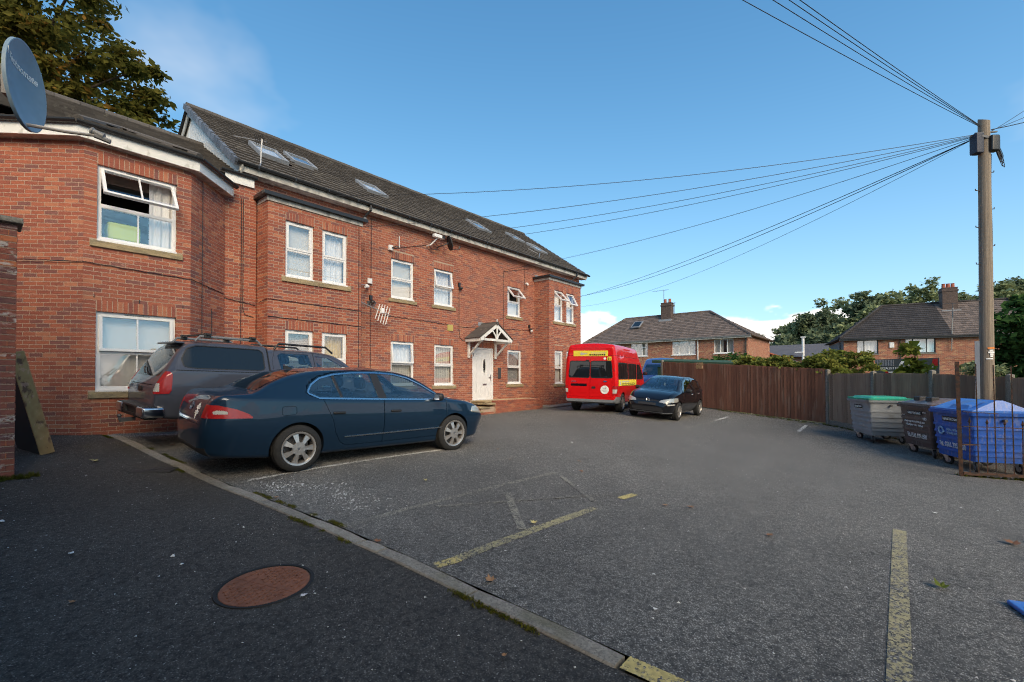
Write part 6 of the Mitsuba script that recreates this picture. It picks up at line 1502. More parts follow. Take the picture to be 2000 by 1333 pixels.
cable(wav((3.10, 11.42 - .02, 1.0), (3.10, 11.40, 5.75), 30, 0) + A(0, -.01, 0)); cable(wav((3.35, 11.66, 1.6), (3.35, 11.66, 3.05), 12, 0) + A(0, -.02, 0))
cable(wav((4.08, 12.055, 1.0), (4.08, 12.055, 5.85), 30, 0)); cable([(4.12, 12.055, 5.85), (4.12, 12.055, 3.2), (4.16, 12.055, 3.05), (4.36, 12.055, 3.0)])
cable(wav((6.90, 11.53, 1.0), (6.90, 11.53, 5.75), 30, .0)); cable(wav((7.78, 12.33, 1.0), (7.80, 12.33, 6.40), 30, .0)); cable([(7.42, 12.33, .9), (7.42, 12.33, 4.9), (7.36, 12.33, 5.3), (7.56, 12.33, 5.42)])
cable(wav((8.0, 12.33, 3.50), (10.95, 12.33, 3.44), 40, .014)); cable(wav((8.55, 12.33, 5.66), (10.0, 12.33, 6.10), 20)); cable([(11.46, 12.33, 4.9), (11.46, 12.33, 3.3), (11.50, 12.33, 3.02), (11.62, 12.33, 2.92), (11.84, 12.33, 2.90)]); cable(wav((11.5, 12.33, 3.40), (15.9, 12.33, 3.62), 50, .012))
cable(wav((13.95, 12.33, 3.5), (13.95, 12.33, 5.9), 20, 0)); cable(wav((13.95, 12.33, 5.9), (15.6, 12.33, 6.3), 20)); cable(wav((15.3, 12.33, 5.3), (15.3, 12.33, 6.4), 10, 0))
for x, y, z in ((1.35, 11.15, 3.0), (2.0, 11.15, 2.98), (2.7, 11.15, 2.96), (5.2, 11.54, 2.72 + .3)): put('weep_vent', MB().box((x - .006, y - .004, z - .03), (x + .006, y, z + .035)), 'print_black', B)
# ------------------------------------------------------------------ houses beyond the fence
def far_brick(p, n, uv):
    u = p.x * dr.abs(n.y) + p.y * dr.abs(n.x); k = dr.floor(p.z / 0.075); off = (k - 2 * dr.floor(k / 2)) * 0.1125
    c = dr.floor((u + off) / 0.225); r = cell_rand(c, k, 3)
    fu = (u + off) / 0.225 - c; fz = p.z / 0.075 - k
    col = mix(C(0.30, 0.105, 0.06), C(0.18, 0.068, 0.048), smoothstep(0.3, 0.8, r)); col = mix(col, C(0.36, 0.20, 0.11), smoothstep(0.82, 0.9, r))
    j = dr.select((fu < 0.05) | (fz < 0.14), 1.0, 0.0)
    return mix(col, C(0.33, 0.27, 0.21), j)
mat('far_brick', far_brick, 0.9)
mat('dark_brick', lambda p, n, uv: C(0.085, 0.062, 0.055) * (0.7 + 0.6 * fbm(p.x * 6, p.y * 6, p.z * 9, 3)), 0.9)
mat('net_grey', (0.42, 0.41, 0.38), 0.95)
mat('render_grey', (0.12, 0.12, 0.125), 0.9)
mat('green_felt', lambda p, n, uv: C(0.022, 0.052, 0.034) * (0.8 + 0.4 * fbm(p.x * 3, p.y * 3, p.z * 3, 3)), 0.9)
mat('grey_roof', lambda p, n, uv: C(0.10, 0.098, 0.11) * (0.85 + 0.3 * fbm(p.x * 1.5, p.y * 1.5, p.z * 1.5, 3)), 0.8)
mat('terracotta', (0.33, 0.10, 0.06), 0.8)
mat('frame_dark', (0.055, 0.065, 0.068), 0.4)

def house(name, label, F, W_, D_, eave, ridge, hipl, hipr, roof_mat, wins, frame_mat, tile_seed, extras, split=None):
    """local frame: x along the front (left to right as seen), y into the house, z up; F its 4x4"""
    k = thing(name, label, 'house'); wl = numbered(k + '__wall')
    poly = sbox(0, -.6, W_, eave - .05)
    for u0, u1, z0, z1, *_ in wins: poly = poly.difference(sbox(u0, z0, u1, z1))
    S = np.array([[1, 0, 0, 0], [0, 0, -1, .25], [0, 1, 0, 0], [0, 0, 0, 1]], float)      # (u, z, t) -> (x, .25 - t, z)
    m = MB().tm(extr(poly, .25), M=S); m.box((0, .25, -.6), (.25, D_, eave - .05)); m.box((W_ - .25, .25, -.6), (W_, D_, eave - .05)); m.box((.25, D_ - .25, -.6), (W_ - .25, D_, eave - .05))
    scene[wl] = scene.pop(put('shell_tmp', m, 'far_brick', k, M=F)); USED.pop(k + '__shell_tmp')
    for u0, u1, z0, z1, lights in wins:
        w = numbered(k + '__window'); m = MB(); t = .07
        m.box((u0, .10, z0), (u0 + t, .17, z1)); m.box((u1 - t, .10, z0), (u1, .17, z1)); m.box((u0 + t, .10, z1 - t), (u1 - t, .17, z1)); m.box((u0 + t, .10, z0), (u1 - t, .17, z0 + t))
        for f_ in lights[:-1]: x = u0 + (u1 - u0) * f_; m.box((x - .035, .105, z0 + t), (x + .035, .165, z1 - t))
        if lights[-1] == 'hung':
            for a, b in ((u0 + t, u0 + (u1 - u0) * lights[0] - .035), (u0 + (u1 - u0) * lights[-2] + .035, u1 - t)): m.box((a, .105, z1 - .45), (b, .165, z1 - .39))
        put('frame', m, frame_mat, w, M=F)
        put('pane', MB().add([(u0, .14, z0), (u1, .14, z0), (u1, .14, z1), (u0, .14, z1)], [[0, 1, 2, 3]]), 'glass', w, M=F)
        us = np.linspace(u0, u1, 60); d = .30 + .012 * np.sin(us * 24); gap = np.abs((us - u0) / (u1 - u0) - .55) > (.10 if lights[-1] == 'gap' else -.1)
        v = np.concatenate([np.stack([us, d, us * 0 + z0], -1), np.stack([us, d, us * 0 + z1], -1)]); i = np.arange(59); i = i[gap[:-1]]
        put('curtain', MB().add(v, np.stack([i, i + 1, i + 61, i + 60], -1)), 'net_grey' if frame_mat == 'upvc' else 'net', w, M=F, smooth=True)
        put('room', MB().add([(u0, .26, z0), (u1, .26, z0), (u1, .26, z1), (u0, .26, z1), (u0, 2, z0), (u1, 2, z0), (u1, 2, z1), (u0, 2, z1)], [[0, 4, 5, 1], [1, 5, 6, 2], [2, 6, 7, 3], [3, 7, 4, 0], [4, 7, 6, 5]]), 'interior', w, M=F)
        put('sill', MB().box((u0 - .05, -.06, z0 - .08), (u1 + .05, .12, z0)), 'concrete' if frame_mat != 'upvc' else 'upvc', w, M=F)
    R = numbered(k + '__roof'); o = .35; ym = D_ / 2; E = lambda x, y: A(x, y, eave)
    a, b, c, d = E(-o, -o), E(W_ + o, -o), E(W_ + o, D_ + o), E(-o, D_ + o); r0, r1 = A(hipl, ym, ridge), A(W_ - hipr, ym, ridge)
    base = MB().add([a, b, c, d, r0, r1], [[0, 1, 5], [0, 5, 4], [2, 3, 4], [2, 4, 5]] + [[3, 0, 4], [1, 2, 5]]); base.add([a, b, c, d], [[0, 2, 1], [0, 3, 2]])
    scene[R] = scene.pop(put('deck_tmp', base, roof_mat, k, M=F)); USED.pop(k + '__deck_tmp')
    T_ = []
    for p, q, ap in ((a, b, (r0, r1)), (d, a, (r0,)), (b, c, (r1,))):
        e = q - p; Ln = np.linalg.norm(e); e /= Ln; n_ = np.cross(e, ap[0] - p); n_ /= np.linalg.norm(n_); s_ = np.cross(n_, e)
        tri = Polygon([(0, 0), (Ln, 0)] + [((x - p) @ e, (x - p) @ s_) for x in ap[::-1]]).buffer(.12)
        tile_field(p, e, s_, Ln, (ap[0] - p) @ s_, w=.30, g=.34, keep=lambda u, s, t=tri: t.contains(Point(u, s)), store=T_, seed=tile_seed)
    m1, m2 = MB(), MB()
    for t in T_: (m2 if split and t[4][0] > split else m1).add(t[1], t[2], uv=t[3])
    put('tile', m1, roof_mat, R, M=F, kind='stuff')
    if m2.n: put('brown_tile', m2, 'far_tile', R, M=F, kind='stuff')
    for p, q in ((r0, r1), (a, r0), (b, r1)):
        n = max(1, int(np.linalg.norm(q - p) / .45)); mm = MB()
        for i in range(n): mm.tube([p + (q - p) * (i / n) + A(0, 0, .05), p + (q - p) * ((i + .97) / n) + A(0, 0, .05)], .11, 6, uv=(rng.random(), .2))
        put('ridge', mm, roof_mat if not split else 'slate', R, M=F, kind='stuff')
    g = MB().bar((-o, -o - .04, eave - .02), (W_ + o, -o - .04, eave - .02), .09, .08); put('gutter', g, 'black_plastic' if frame_mat != 'upvc' else 'grey_plastic', R, M=F)
    put('fascia', MB().box((-o, -o, eave - .18), (W_ + o, -o + .03, eave - .03)), 'fascia' if frame_mat == 'upvc' else 'black_plastic', R, M=F)
    put('soffit', MB().box((-o, -o + .03, eave - .18), (W_ + o, .0, eave - .16)), 'fascia' if frame_mat == 'upvc' else 'black_plastic', R, M=F)
    extras(k, R)
    return k
def chimney(R, F, x, y, z0, z1, w, d, pots, brick='dark_brick'):
    c = put('chimney', MB().box((x - w / 2, y - d / 2, z0), (x + w / 2, y + d / 2, z1)).box((x - w / 2 - .05, y - d / 2 - .05, z1 - .28), (x + w / 2 + .05, y + d / 2 + .05, z1 - .14)).box((x - w / 2 - .02, y - d / 2 - .02, z1), (x + w / 2 + .02, y + d / 2 + .02, z1 + .06)), brick, R, M=F)
    for p in pots: put('pot', MB().lathe([(.15, z1), (.12, z1 + .4), (.14, z1 + .45), (.10, z1 + .45), (.10, z1)], 14), 'terracotta', R, M=F @ place(x + p, y, 0, 0))
    put('chimney_flashing', MB().box((x - w / 2 - .12, y - d / 2 - .30, z0 + .0), (x + w / 2 + .12, y - d / 2 - .002, z0 + .22)), 'lead', R, M=F)
def aerial(k, F, p, h, L_, n=6, name='aerial'):
    m = MB(); p = A(*p); m.tube([p, p + A(0, 0, h)], .022, 6); b = p + A(0, 0, h - .05); m.tube([b - A(L_ * .7, 0, 0), b + A(L_ * .3, .1, 0)], .014, 5)
    for i in range(n): c = b + A(-L_ * .7 + i * L_ / n, 0, 0); m.tube([c - A(0, .22, 0), c + A(0, .22, 0)], .009, 4)
    put(name, m, 'dark_steel', k, M=F)

F1 = np.eye(4); F1[:3, 0], F1[:3, 1], F1[:3, 3] = (0, -1, 0), (1, 0, 0), (41.0, 24.6, .25)
def ex1(k, R):
    chimney(R, F1, 6.95, 3.7, 6.9, 8.75, 1.0, .75, (-.2, .25)); aerial(R, F1, (6.6, 3.7, 8.7), 1.5, 1.6); aerial(R, F1, (7.7, 3.7, 7.4), 1.4, .3, 2)
    s = np.array([[1, 0, 0, 3.95], [0, .82, -.57, 1.75], [0, .57, .82, 6.33], [0, 0, 0, 1]], float); m = MB(); m.box((0, 0, 0), (.95, 1.15, .10)); q = put('rooflight', m, 'lead', R, M=F1 @ s); put('pane', MB().add([(.1, .1, .11), (.85, .1, .11), (.85, 1.05, .11), (.1, 1.05, .11)], [[0, 1, 2, 3]]), 'tint_glass', q, M=F1 @ s)
    put('downpipe', MB().tube([(11.15, -.30, 4.8), (11.15, -.08, 4.55), (11.15, -.08, .3)], .045, 8), 'upvc', k, M=F1); put('downpipe', MB().tube([(15.0, -.1, 4.8), (15.0, -.1, .3)], .045, 8), 'trim_black', k, M=F1)
house('house', 'semi detached brick house with hipped brown tile roof and white windows, beyond the brown fence', F1, 15.1, 8.4, 4.80, 7.62, 2.2, 4.2, 'far_tile',
      [(4.75, 6.50, 3.40, 4.64, (.33, .66, 'hung')), (8.83, 10.92, 3.40, 4.64, (.28, .72, 'hung')), (12.46, 14.03, 3.42, 4.63, (.33, .68, 'gap'))], 'upvc', 21, ex1)
F2 = np.eye(4); F2[:3, 0], F2[:3, 1], F2[:3, 3] = (.225, -.974, 0), (.974, .225, 0), (49.35, 3.71, .15)
def ex2(k, R):
    chimney(R, F2, 8.0, 3.6, 7.0, 9.15, 1.0, .9, (-.3, .0, .3)); put('mast', MB().tube([(7.07, -.12, 3.6), (7.07, -.5, 7.0)], .035, 6), 'alloy', k, M=F2); aerial(k, F2, (7.07, -.5, 6.2), 1.2, .9, 5)
    put('alarm_box', rbox((3.15, -.10, 3.95), (3.46, .0, 4.42), .02, 6), 'upvc', k, M=F2); put('downpipe', MB().tube([(3.85, -.1, 4.8), (3.85, -.1, .3)], .045, 8), 'trim_black', k, M=F2)
    put('brick_band', MB().box((0, -.03, 2.95), (12, .002, 3.03)).box((0, -.04, 2.80), (12, .002, 2.86)), 'far_brick', k, M=F2)
    put('render', MB().box((-.012, .02, .0), (-.001, 8.2, 4.7)), 'render_grey', k, M=F2); put('downpipe', MB().tube([(-.10, 1.2, 4.6), (-.10, 1.2, .3)], .05, 6), 'trim_black', k, M=F2)
    put('chimney_cap', MB().box((11.9, 3.6, 7.7), (12.7, 4.4, 8.2)), 'terracotta', R, M=F2)
house('house', 'brick house with dark slate roof, grey window frames and tall chimney at the right', F2, 14.5, 8.2, 4.82, 8.0, 3.5, 2.6, 'slate',
      [(.92, 2.42, 3.46, 4.70, (.35, 'net')), (4.18, 6.15, 3.46, 4.73, (.27, .72, 'net'))], 'frame_dark', 22, ex2, split=7.0)
k = thing('bungalow', 'low house with a long grey roof and white vent pipe in the distance', 'house')
put('wall', MB().box((68, 3.0, -.5), (76, 15.5, 4.3)), 'far_brick', k); put('roof', MB().add([(67.3, 2.2, 4.25), (67.3, 16.3, 4.25), (72, 16.3, 6.1), (72, 2.2, 6.1), (76.7, 2.2, 4.25), (76.7, 16.3, 4.25)], [[0, 3, 2, 1], [3, 4, 5, 2], [0, 4, 3], [1, 2, 5]]), 'grey_roof', k)
put('vent_pipe', MB().tube([(66.9, 9.15, 1.0), (66.9, 9.15, 6.6)], .14, 8).box((66.7, 8.9, 6.6), (67.1, 9.4, 6.75)).box((66.6, 9.1, 4.7), (66.9, 10.0, 4.85)), 'upvc', k)
k = thing('garage', 'small garage with orange ridged roof behind the creeper', 'garage')
put('wall', MB().box((50, 8.0, -.5), (55, 12.6, 3.2)), 'far_brick', k); put('roof', MB().add([(49.7, 12.9, 3.15), (55.3, 12.9, 3.15), (55.3, 7.7, 3.15), (49.7, 7.7, 3.15), (49.7, 11.6, 4.7), (55.3, 11.6, 4.7)], [[0, 1, 5], [0, 5, 4], [2, 3, 4], [2, 4, 5], [0, 4, 3], [1, 2, 5]]), 'far_tile', k)
put('ridge', MB().tube([(49.6, 11.6, 4.75), (49.6, 7.7, 3.2)], .10, 6), 'terracotta', k)
k = thing('shed', 'garden shed with dark green felt roof behind the tall brown fence', 'shed')
put('wall', MB().box((23.2, 6.4, -.2), (25.6, 9.7, 2.12)), 'green_felt', k); put('roof', MB().add([(22.95, 5.9, 2.10), (22.95, 9.9, 2.32), (25.9, 9.9, 2.5), (25.9, 5.9, 2.3), (22.95, 5.9, 2.24), (22.95, 9.9, 2.46), (25.9, 9.9, 2.62), (25.9, 5.9, 2.42)], [[0, 1, 2, 3], [4, 7, 6, 5], [0, 4, 5, 1], [1, 5, 6, 2], [2, 6, 7, 3], [3, 7, 4, 0]]), 'green_felt', k)
sg = thing('shop_sign', 'dark signboard with white lettering and red corners showing over the grey fence', 'sign')
FS = frame((24.5, .78, 0), (-.22, -.975, .0)); FS[:3, 1], FS[:3, 2] = (0, 0, 1), np.cross(FS[:3, 0], (0, 0, 1))
put('board', MB().box((0, .2, -.06), (2.0, 2.30, -.004)), 'frame_dark', sg, M=FS)
for i in range(12): put('grille_bar', MB().box((.02 + i * .052, 2.02, -.004), (.045 + i * .052, 2.27, .012)), 'lead', sg, M=FS)
N = FS.copy(); N[:3, 3] += FS[:3, 0] * .06 + FS[:3, 1] * 1.885; put('lettering', text('SPECIALIST ELECTRIC BOILER REPAIRS', .075, N, .004, True, 1.86), 'print_white', sg)
m = MB(); m.prism([(.78, 2.03), (.86, 2.03), (.95, 2.17), (.95, 2.24), (.88, 2.24)], .004); m.prism([(.97, 2.10), (1.10, 2.03), (1.14, 2.08), (1.02, 2.24), (.97, 2.24)], .004); m.box((.78, 1.985, 0), (1.12, 2.01, .004)); put('logo', m, 'print_white', sg, M=FS)
put('red_corner', extr([(1.78, 2.05), (1.96, 1.97), (1.96, 2.27), (1.82, 2.27)], .004), 'lens_red', sg, M=FS); put('red_corner', extr([(.30, 1.83), (.40, 1.83), (.52, 1.62), (.42, 1.62)], .004), 'lens_red', sg, M=FS)
m = MB(); m.box((.46, 1.64, 0), (.82, 1.69, .004)); m.box((.44, 1.74, 0), (.80, 1.78, .004)); put('small_lettering', m, 'print_white', sg, M=FS)

# ------------------------------------------------------------------ trees, creepers, hedge
def leaf_quads(P, size, r, tone, fold=.25, elong=1.6, droop=0.0, up=None):
    """a folded leaf (two quads) at each point; tone = uv per point"""
    n = len(P); a = r.normal(0, 1, (n, 3)); a[:, 2] = a[:, 2] * .5 - droop; a /= np.linalg.norm(a, axis=1, keepdims=True)
    b = r.normal(0, 1, (n, 3)); b[:, 2] *= .6; b -= a * (a * b).sum(1, keepdims=True); b /= np.linalg.norm(b, axis=1, keepdims=True); c = np.cross(a, b)
    s = size * r.lognormal(0, .25, n)[:, None]
    v = np.stack([P, P + a * s * elong * .5 + b * s * .5 + c * s * fold * .5, P + a * s * elong, P + a * s * elong * .5 - b * s * .5 + c * s * fold * .5], 1).reshape(-1, 3)
    i = np.arange(n) * 4; f = np.concatenate([np.stack([i, i + 1, i + 2], -1), np.stack([i, i + 2, i + 3], -1)])
    return v, f, np.repeat(tone, 4, 0)
def crown(clumps, n, size, seed, shell=.55, sub=9, subr=.33, gaps=.12, **kw):
    """clumps: (centre, radius xyz); each clump carries sub-clumps near its surface, leaves fill the sub-clumps"""
    r = np.random.default_rng(seed); V, F_, U, k = [], [], [], 0; w = np.array([c[1][0] * c[1][1] for c in clumps], float); w /= w.sum()
    for (c, rad), q in zip(clumps, w):
        c, rad = A(*c), A(*rad); m = max(int(n * q), 40); ns = max(int(sub * (rad.mean() / subr) ** 2 * .12), 5)
        d = r.normal(0, 1, (ns, 3)); d /= np.linalg.norm(d, axis=1, keepdims=True); t = r.uniform(shell, 1, (ns, 1)) ** .6; S_ = c + d * rad * t; sz = subr * r.uniform(.6, 1.35, ns); br = r.random(ns)
        j = r.integers(0, ns, m); e = r.normal(0, 1, (m, 3)); e /= np.linalg.norm(e, axis=1, keepdims=True); P = S_[j] + e * (sz[j] * r.random(m) ** .45)[:, None] * A(1.25, 1.25, .75)
        tone = np.column_stack([np.clip(.25 + .5 * br[j] + .3 * r.normal(0, .5, m), 0, 1), r.random(m) * .75 + .25 * br[j]])
        v, f, u = leaf_quads(P, size, r, tone, **kw); V.append(v); F_.append(f + k); U.append(u); k += len(v)
    m = MB(); m.add(np.vstack(V), np.vstack(F_)); m.u = [np.vstack(U)]; m.has_uv = True
    return m
def limbs(base, top, r0, targets, seed):
    r = np.random.default_rng(seed); base, top = A(*base), A(*top); m = MB(); t = np.linspace(0, 1, 10)[:, None]
    tr = base * (1 - t) + top * t + np.column_stack([np.sin(t[:, 0] * 5) * r0 * .4, np.cos(t[:, 0] * 4) * r0 * .4, 0 * t[:, 0]]); m.tube(tr, r0 * (1 - .75 * t[:, 0]), 8)
    for c in targets:
        c = A(*c); s = base + (top - base) * np.clip((c[2] - base[2]) / (top[2] - base[2] + 1e-6) * .75, .25, .95); q = np.linspace(0, 1, 7)[:, None]
        w = s * (1 - q) + c * q; w[:, 2] += np.sin(q[:, 0] * pi) * .12 * np.linalg.norm(c - s); w += r.normal(0, .05, w.shape) * q; m.tube(w, r0 * .38 * (1 - .8 * q[:, 0]), 5)
    return m
def tree(name, label, base, h, clumps, n, size, leaf, seed, r0=.25, group=None, **kw):
    k = thing(name, label, 'tree', group); put('trunk', limbs(base, A(*base) + A(0, 0, h * .85), r0, [c[0] for c in clumps], seed), 'bark', k, smooth=True); put('crown', crown(clumps, n, size, seed, **kw), leaf, k); return k
CH = [((1.6, 34.7, 22.0), 3.2), ((3.73, 32.3, 19.0), 2.1), ((4.97, 30.9, 17.6), 1.55), ((5.6, 30.8, 16.2), 1.35), ((6.3, 30.85, 15.2), 1.0), ((4.1, 31.9, 16.4), 2.2), ((2.3, 33.95, 18.0), 2.9), ((.9, 35.6, 19.9), 3.0), ((-.5, 37.2, 18.8), 3.6), ((2.7, 33.6, 15.4), 2.3), ((1.2, 36.9, 16.4), 3.0), ((3.0, 31.6, 21.2), 1.9), ((2.1, 34.1, 24.0), 2.6), ((5.4, 31.5, 14.4), 1.6)]
tree('chestnut_tree', 'big tree with browning autumn leaves rising behind the roof at the top left', (1.2, 36.5, .2), 20, [(c, (r_ * .94, r_ * .94, r_ * .84)) for c, r_ in CH], 27000, .17, 'leaf_chestnut', 31, r0=.45, sub=12, subr=.62, shell=.35, droop=.5, elong=1.8)
r = np.random.default_rng(5)
FT = [(93.8, 20.8, 8.6, 3.4, 1), (90.0, 17.6, 7.6, 3.0, 0), (92.1, 15.1, 9.3, 3.2, 0), (87.9, 12.25, 12.1, 3.6, 0), (86.5, 9.3, 13.2, 3.8, 1), (92.3, 7.1, 15.4, 4.2, 0), (91.0, 4.0, 14.8, 3.9, 1), (97.2, 1.3, 15.9, 4.2, 0), (104.2, -2.3, 17.6, 4.4, 0), (109.8, -5.8, 17.0, 4.5, 1), (112.5, -8.9, 16.2, 4.3, 0), (108.7, -12.2, 17.4, 4.6, 0), (112.3, -16.4, 17.8, 4.8, 1), (115.0, -20.5, 17.3, 5, 0), (102, 26.6, 8.5, 3.6, 0), (84.0, 13.6, 7.6, 3.0, 1), (83, 6.0, 9.8, 3.4, 0), (86, 1.6, 11.6, 3.8, 0), (98, 30.5, 8.0, 3.5, 1)]
FL = ['leftmost distant tree, low and pale, right of the brown roofed house', 'second distant tree from the left, thin and low', 'third distant tree from the left, with a ragged top', 'fourth distant tree from the left, taller with airy edges', 'dark dense distant tree in the rising part of the tree line', 'tall broad distant tree left of the slate roof ridge', 'dark distant tree just behind the left end of the slate roof', 'distant tree rising behind the middle of the slate roof', 'tall distant tree left of the big chimney', 'dark tall distant tree behind the big chimney', 'distant tree right of the big chimney', 'distant tree showing just right of the telegraph pole', 'dark distant tree near the right edge above the roofs', 'distant tree at the right edge above the roofs', 'low distant tree hidden behind the brown roofed house', 'short dark tree below the rising tree line', 'lower bushy tree in front of the tree line above the grey roof', 'bushy tree in front of the tree line left of the slate roof', 'far low tree behind the house chimney']
for i, ((x, y, zt, w, dk), l) in enumerate(zip(FT, FL)):
    cl = []
    for j in range(12):
        q = r.random(); hh = zt * (.30 + .62 * q); ww = w * (1.35 - .95 * q ** 1.6); cl.append(((x + r.normal(0, .45) * ww, y + r.normal(0, .45) * ww, hh), (w * .42, w * .42, w * .50)))
    cl += [((x, y, zt - w * .45), (w * .26, w * .26, w * .55)), ((x + .3, y - w * .4, zt - w * .75), (w * .22, w * .22, w * .45)), ((x, y + w * .45, zt - w * .85), (w * .24, w * .24, w * .4))]
    tree('distant_tree', l, (x, y, 0), zt * .9, cl, 7000, .36, 'leaf_far_dark' if dk else 'leaf_far', 60 + i, r0=.22, group='trees beyond the houses', sub=10, subr=.8, shell=.3)
hd = thing('hedge', 'tall dense dark green hedge at the right edge behind the grey fence', 'hedge')
hc = [((19.75 + .3 * r.normal() + .25 * i, -3.15 - .8 * i + .15 * r.normal(), z_), (1.0, .95, .95)) for i in range(8) for z_ in (.9, 2.1, 2.95 + .15 * i * (i < 4))]
put('foliage', crown(hc, 60000, .115, 71, sub=26, subr=.32, shell=.6), 'leaf_hedge', hd)
iv = thing('creeper', 'leafy green creeper spilling over the top of the brown fence', 'creeper')
ic_ = []
for t in np.linspace(0, 1, 22):
    x, y = 20.9 - 2.0 * t, 5.15 - 3.6 * t; z_ = 2.12 - .22 * t + .12 * math.sin(t * 17); ic_.append(((x + .22, y, z_), (.34, .30, .20 + .10 * r.random())))
    if r.random() < .45: ic_.append(((x - .04, y - .05, z_ - .28), (.10, .14, .20)))
put('leaves', crown(ic_, 7500, .075, 72, sub=10, subr=.16, shell=.2), 'leaf_ivy', iv)
sh = thing('shrub', 'bushy shrub behind the grey fence beside the end of the brown fence', 'shrub')
put('leaves', crown([((19.9 - .75 * t, 1.5 - .8 * t + .1 * r.normal(), 1.78 - .05 * t + .22 * (t < 1.2)), (.5, .45, .45 - .1 * t)) for t in np.linspace(-.6, .45, 5)], 3800, .075, 73, sub=10, subr=.2, shell=.3), 'leaf_ivy', sh)
lp = thing('young_tree', 'yellow green sapling in front of the shop sign behind the grey fence', 'sapling')
put('leaves', crown([((20.9, -.42, 1.95), (.20, .22, .24)), ((20.9, -.30, 2.45), (.22, .24, .26)), ((20.9, -.62, 1.80), (.18, .18, .14)), ((20.9, -.2, 1.8), (.14, .14, .14))], 330, .13, 74, sub=8, subr=.14), 'leaf_lime', lp); put('stem', MB().tube([(20.9, -.42, -.1), (20.92, -.45, 1.4), (20.9, -.40, 2.5)], .018, 6), 'bark', lp)
sp = thing('shrub', 'small greyish shrub behind the grey fence left of the telegraph pole', 'shrub')
put('leaves', crown([((17.2, -1.65, 1.72), (.34, .34, .20)), ((16.9, -1.35, 1.68), (.24, .24, .16)), ((16.6, -2.0, 1.62), (.3, .3, .2))], 900, .06, 75, sub=8, subr=.12), 'leaf_far', sp)
bu = thing('bush', 'dark green bush in front of the brown roofed house behind the fence', 'bush')
put('leaves', crown([((28.5, 8.6, 2.1), (.9, .9, .75)), ((28.4, 7.4, 2.2), (.9, .9, .8)), ((28.6, 6.4, 2.0), (.9, 1.0, .7)), ((29, 9.8, 1.8), (.8, .8, .6))], 4200, .11, 76, sub=10, subr=.3), 'leaf_hedge', bu)

# ------------------------------------------------------------------ what stands behind the viewer and shows in the glass and paint
F3 = np.eye(4); F3[:3, 0], F3[:3, 1], F3[:3, 3] = (.2, .98, 0), (-.98, .2, 0), (-17.0, -13.0, .0)
house('house', 'brick house behind the viewer', F3, 22.0, 8.0, 5.0, 7.9, 3.0, 3.0, 'far_tile', [(2.0, 3.6, 3.4, 4.7, (.5, 'net')), (6.0, 7.6, 3.4, 4.7, (.5, 'net')), (14.0, 15.6, 3.4, 4.7, (.5, 'net')), (18.0, 19.6, 3.4, 4.7, (.5, 'net')), (2.0, 3.8, .9, 2.3, (.5, 'net')), (14.0, 15.8, .9, 2.3, (.5, 'net'))], 'upvc', 31, lambda k, R: None)
k = thing('neighbouring_building', 'brick building close at the left of the viewer that carries the big satellite dish', 'building')
put('wall', MB().box((-9.5, -7.0, -.3), (-2.1, 7.6, 5.6)), 'far_brick', k); put('roof', MB().add([(-9.9, -7.4, 5.6), (-1.75, -7.4, 5.6), (-1.75, 8.0, 5.6), (-9.9, 8.0, 5.6), (-5.8, -4.0, 8.0), (-5.8, 4.6, 8.0)], [[0, 1, 4], [1, 2, 5, 4], [2, 3, 5], [3, 0, 4, 5], [0, 3, 2, 1]]), 'far_tile', k)
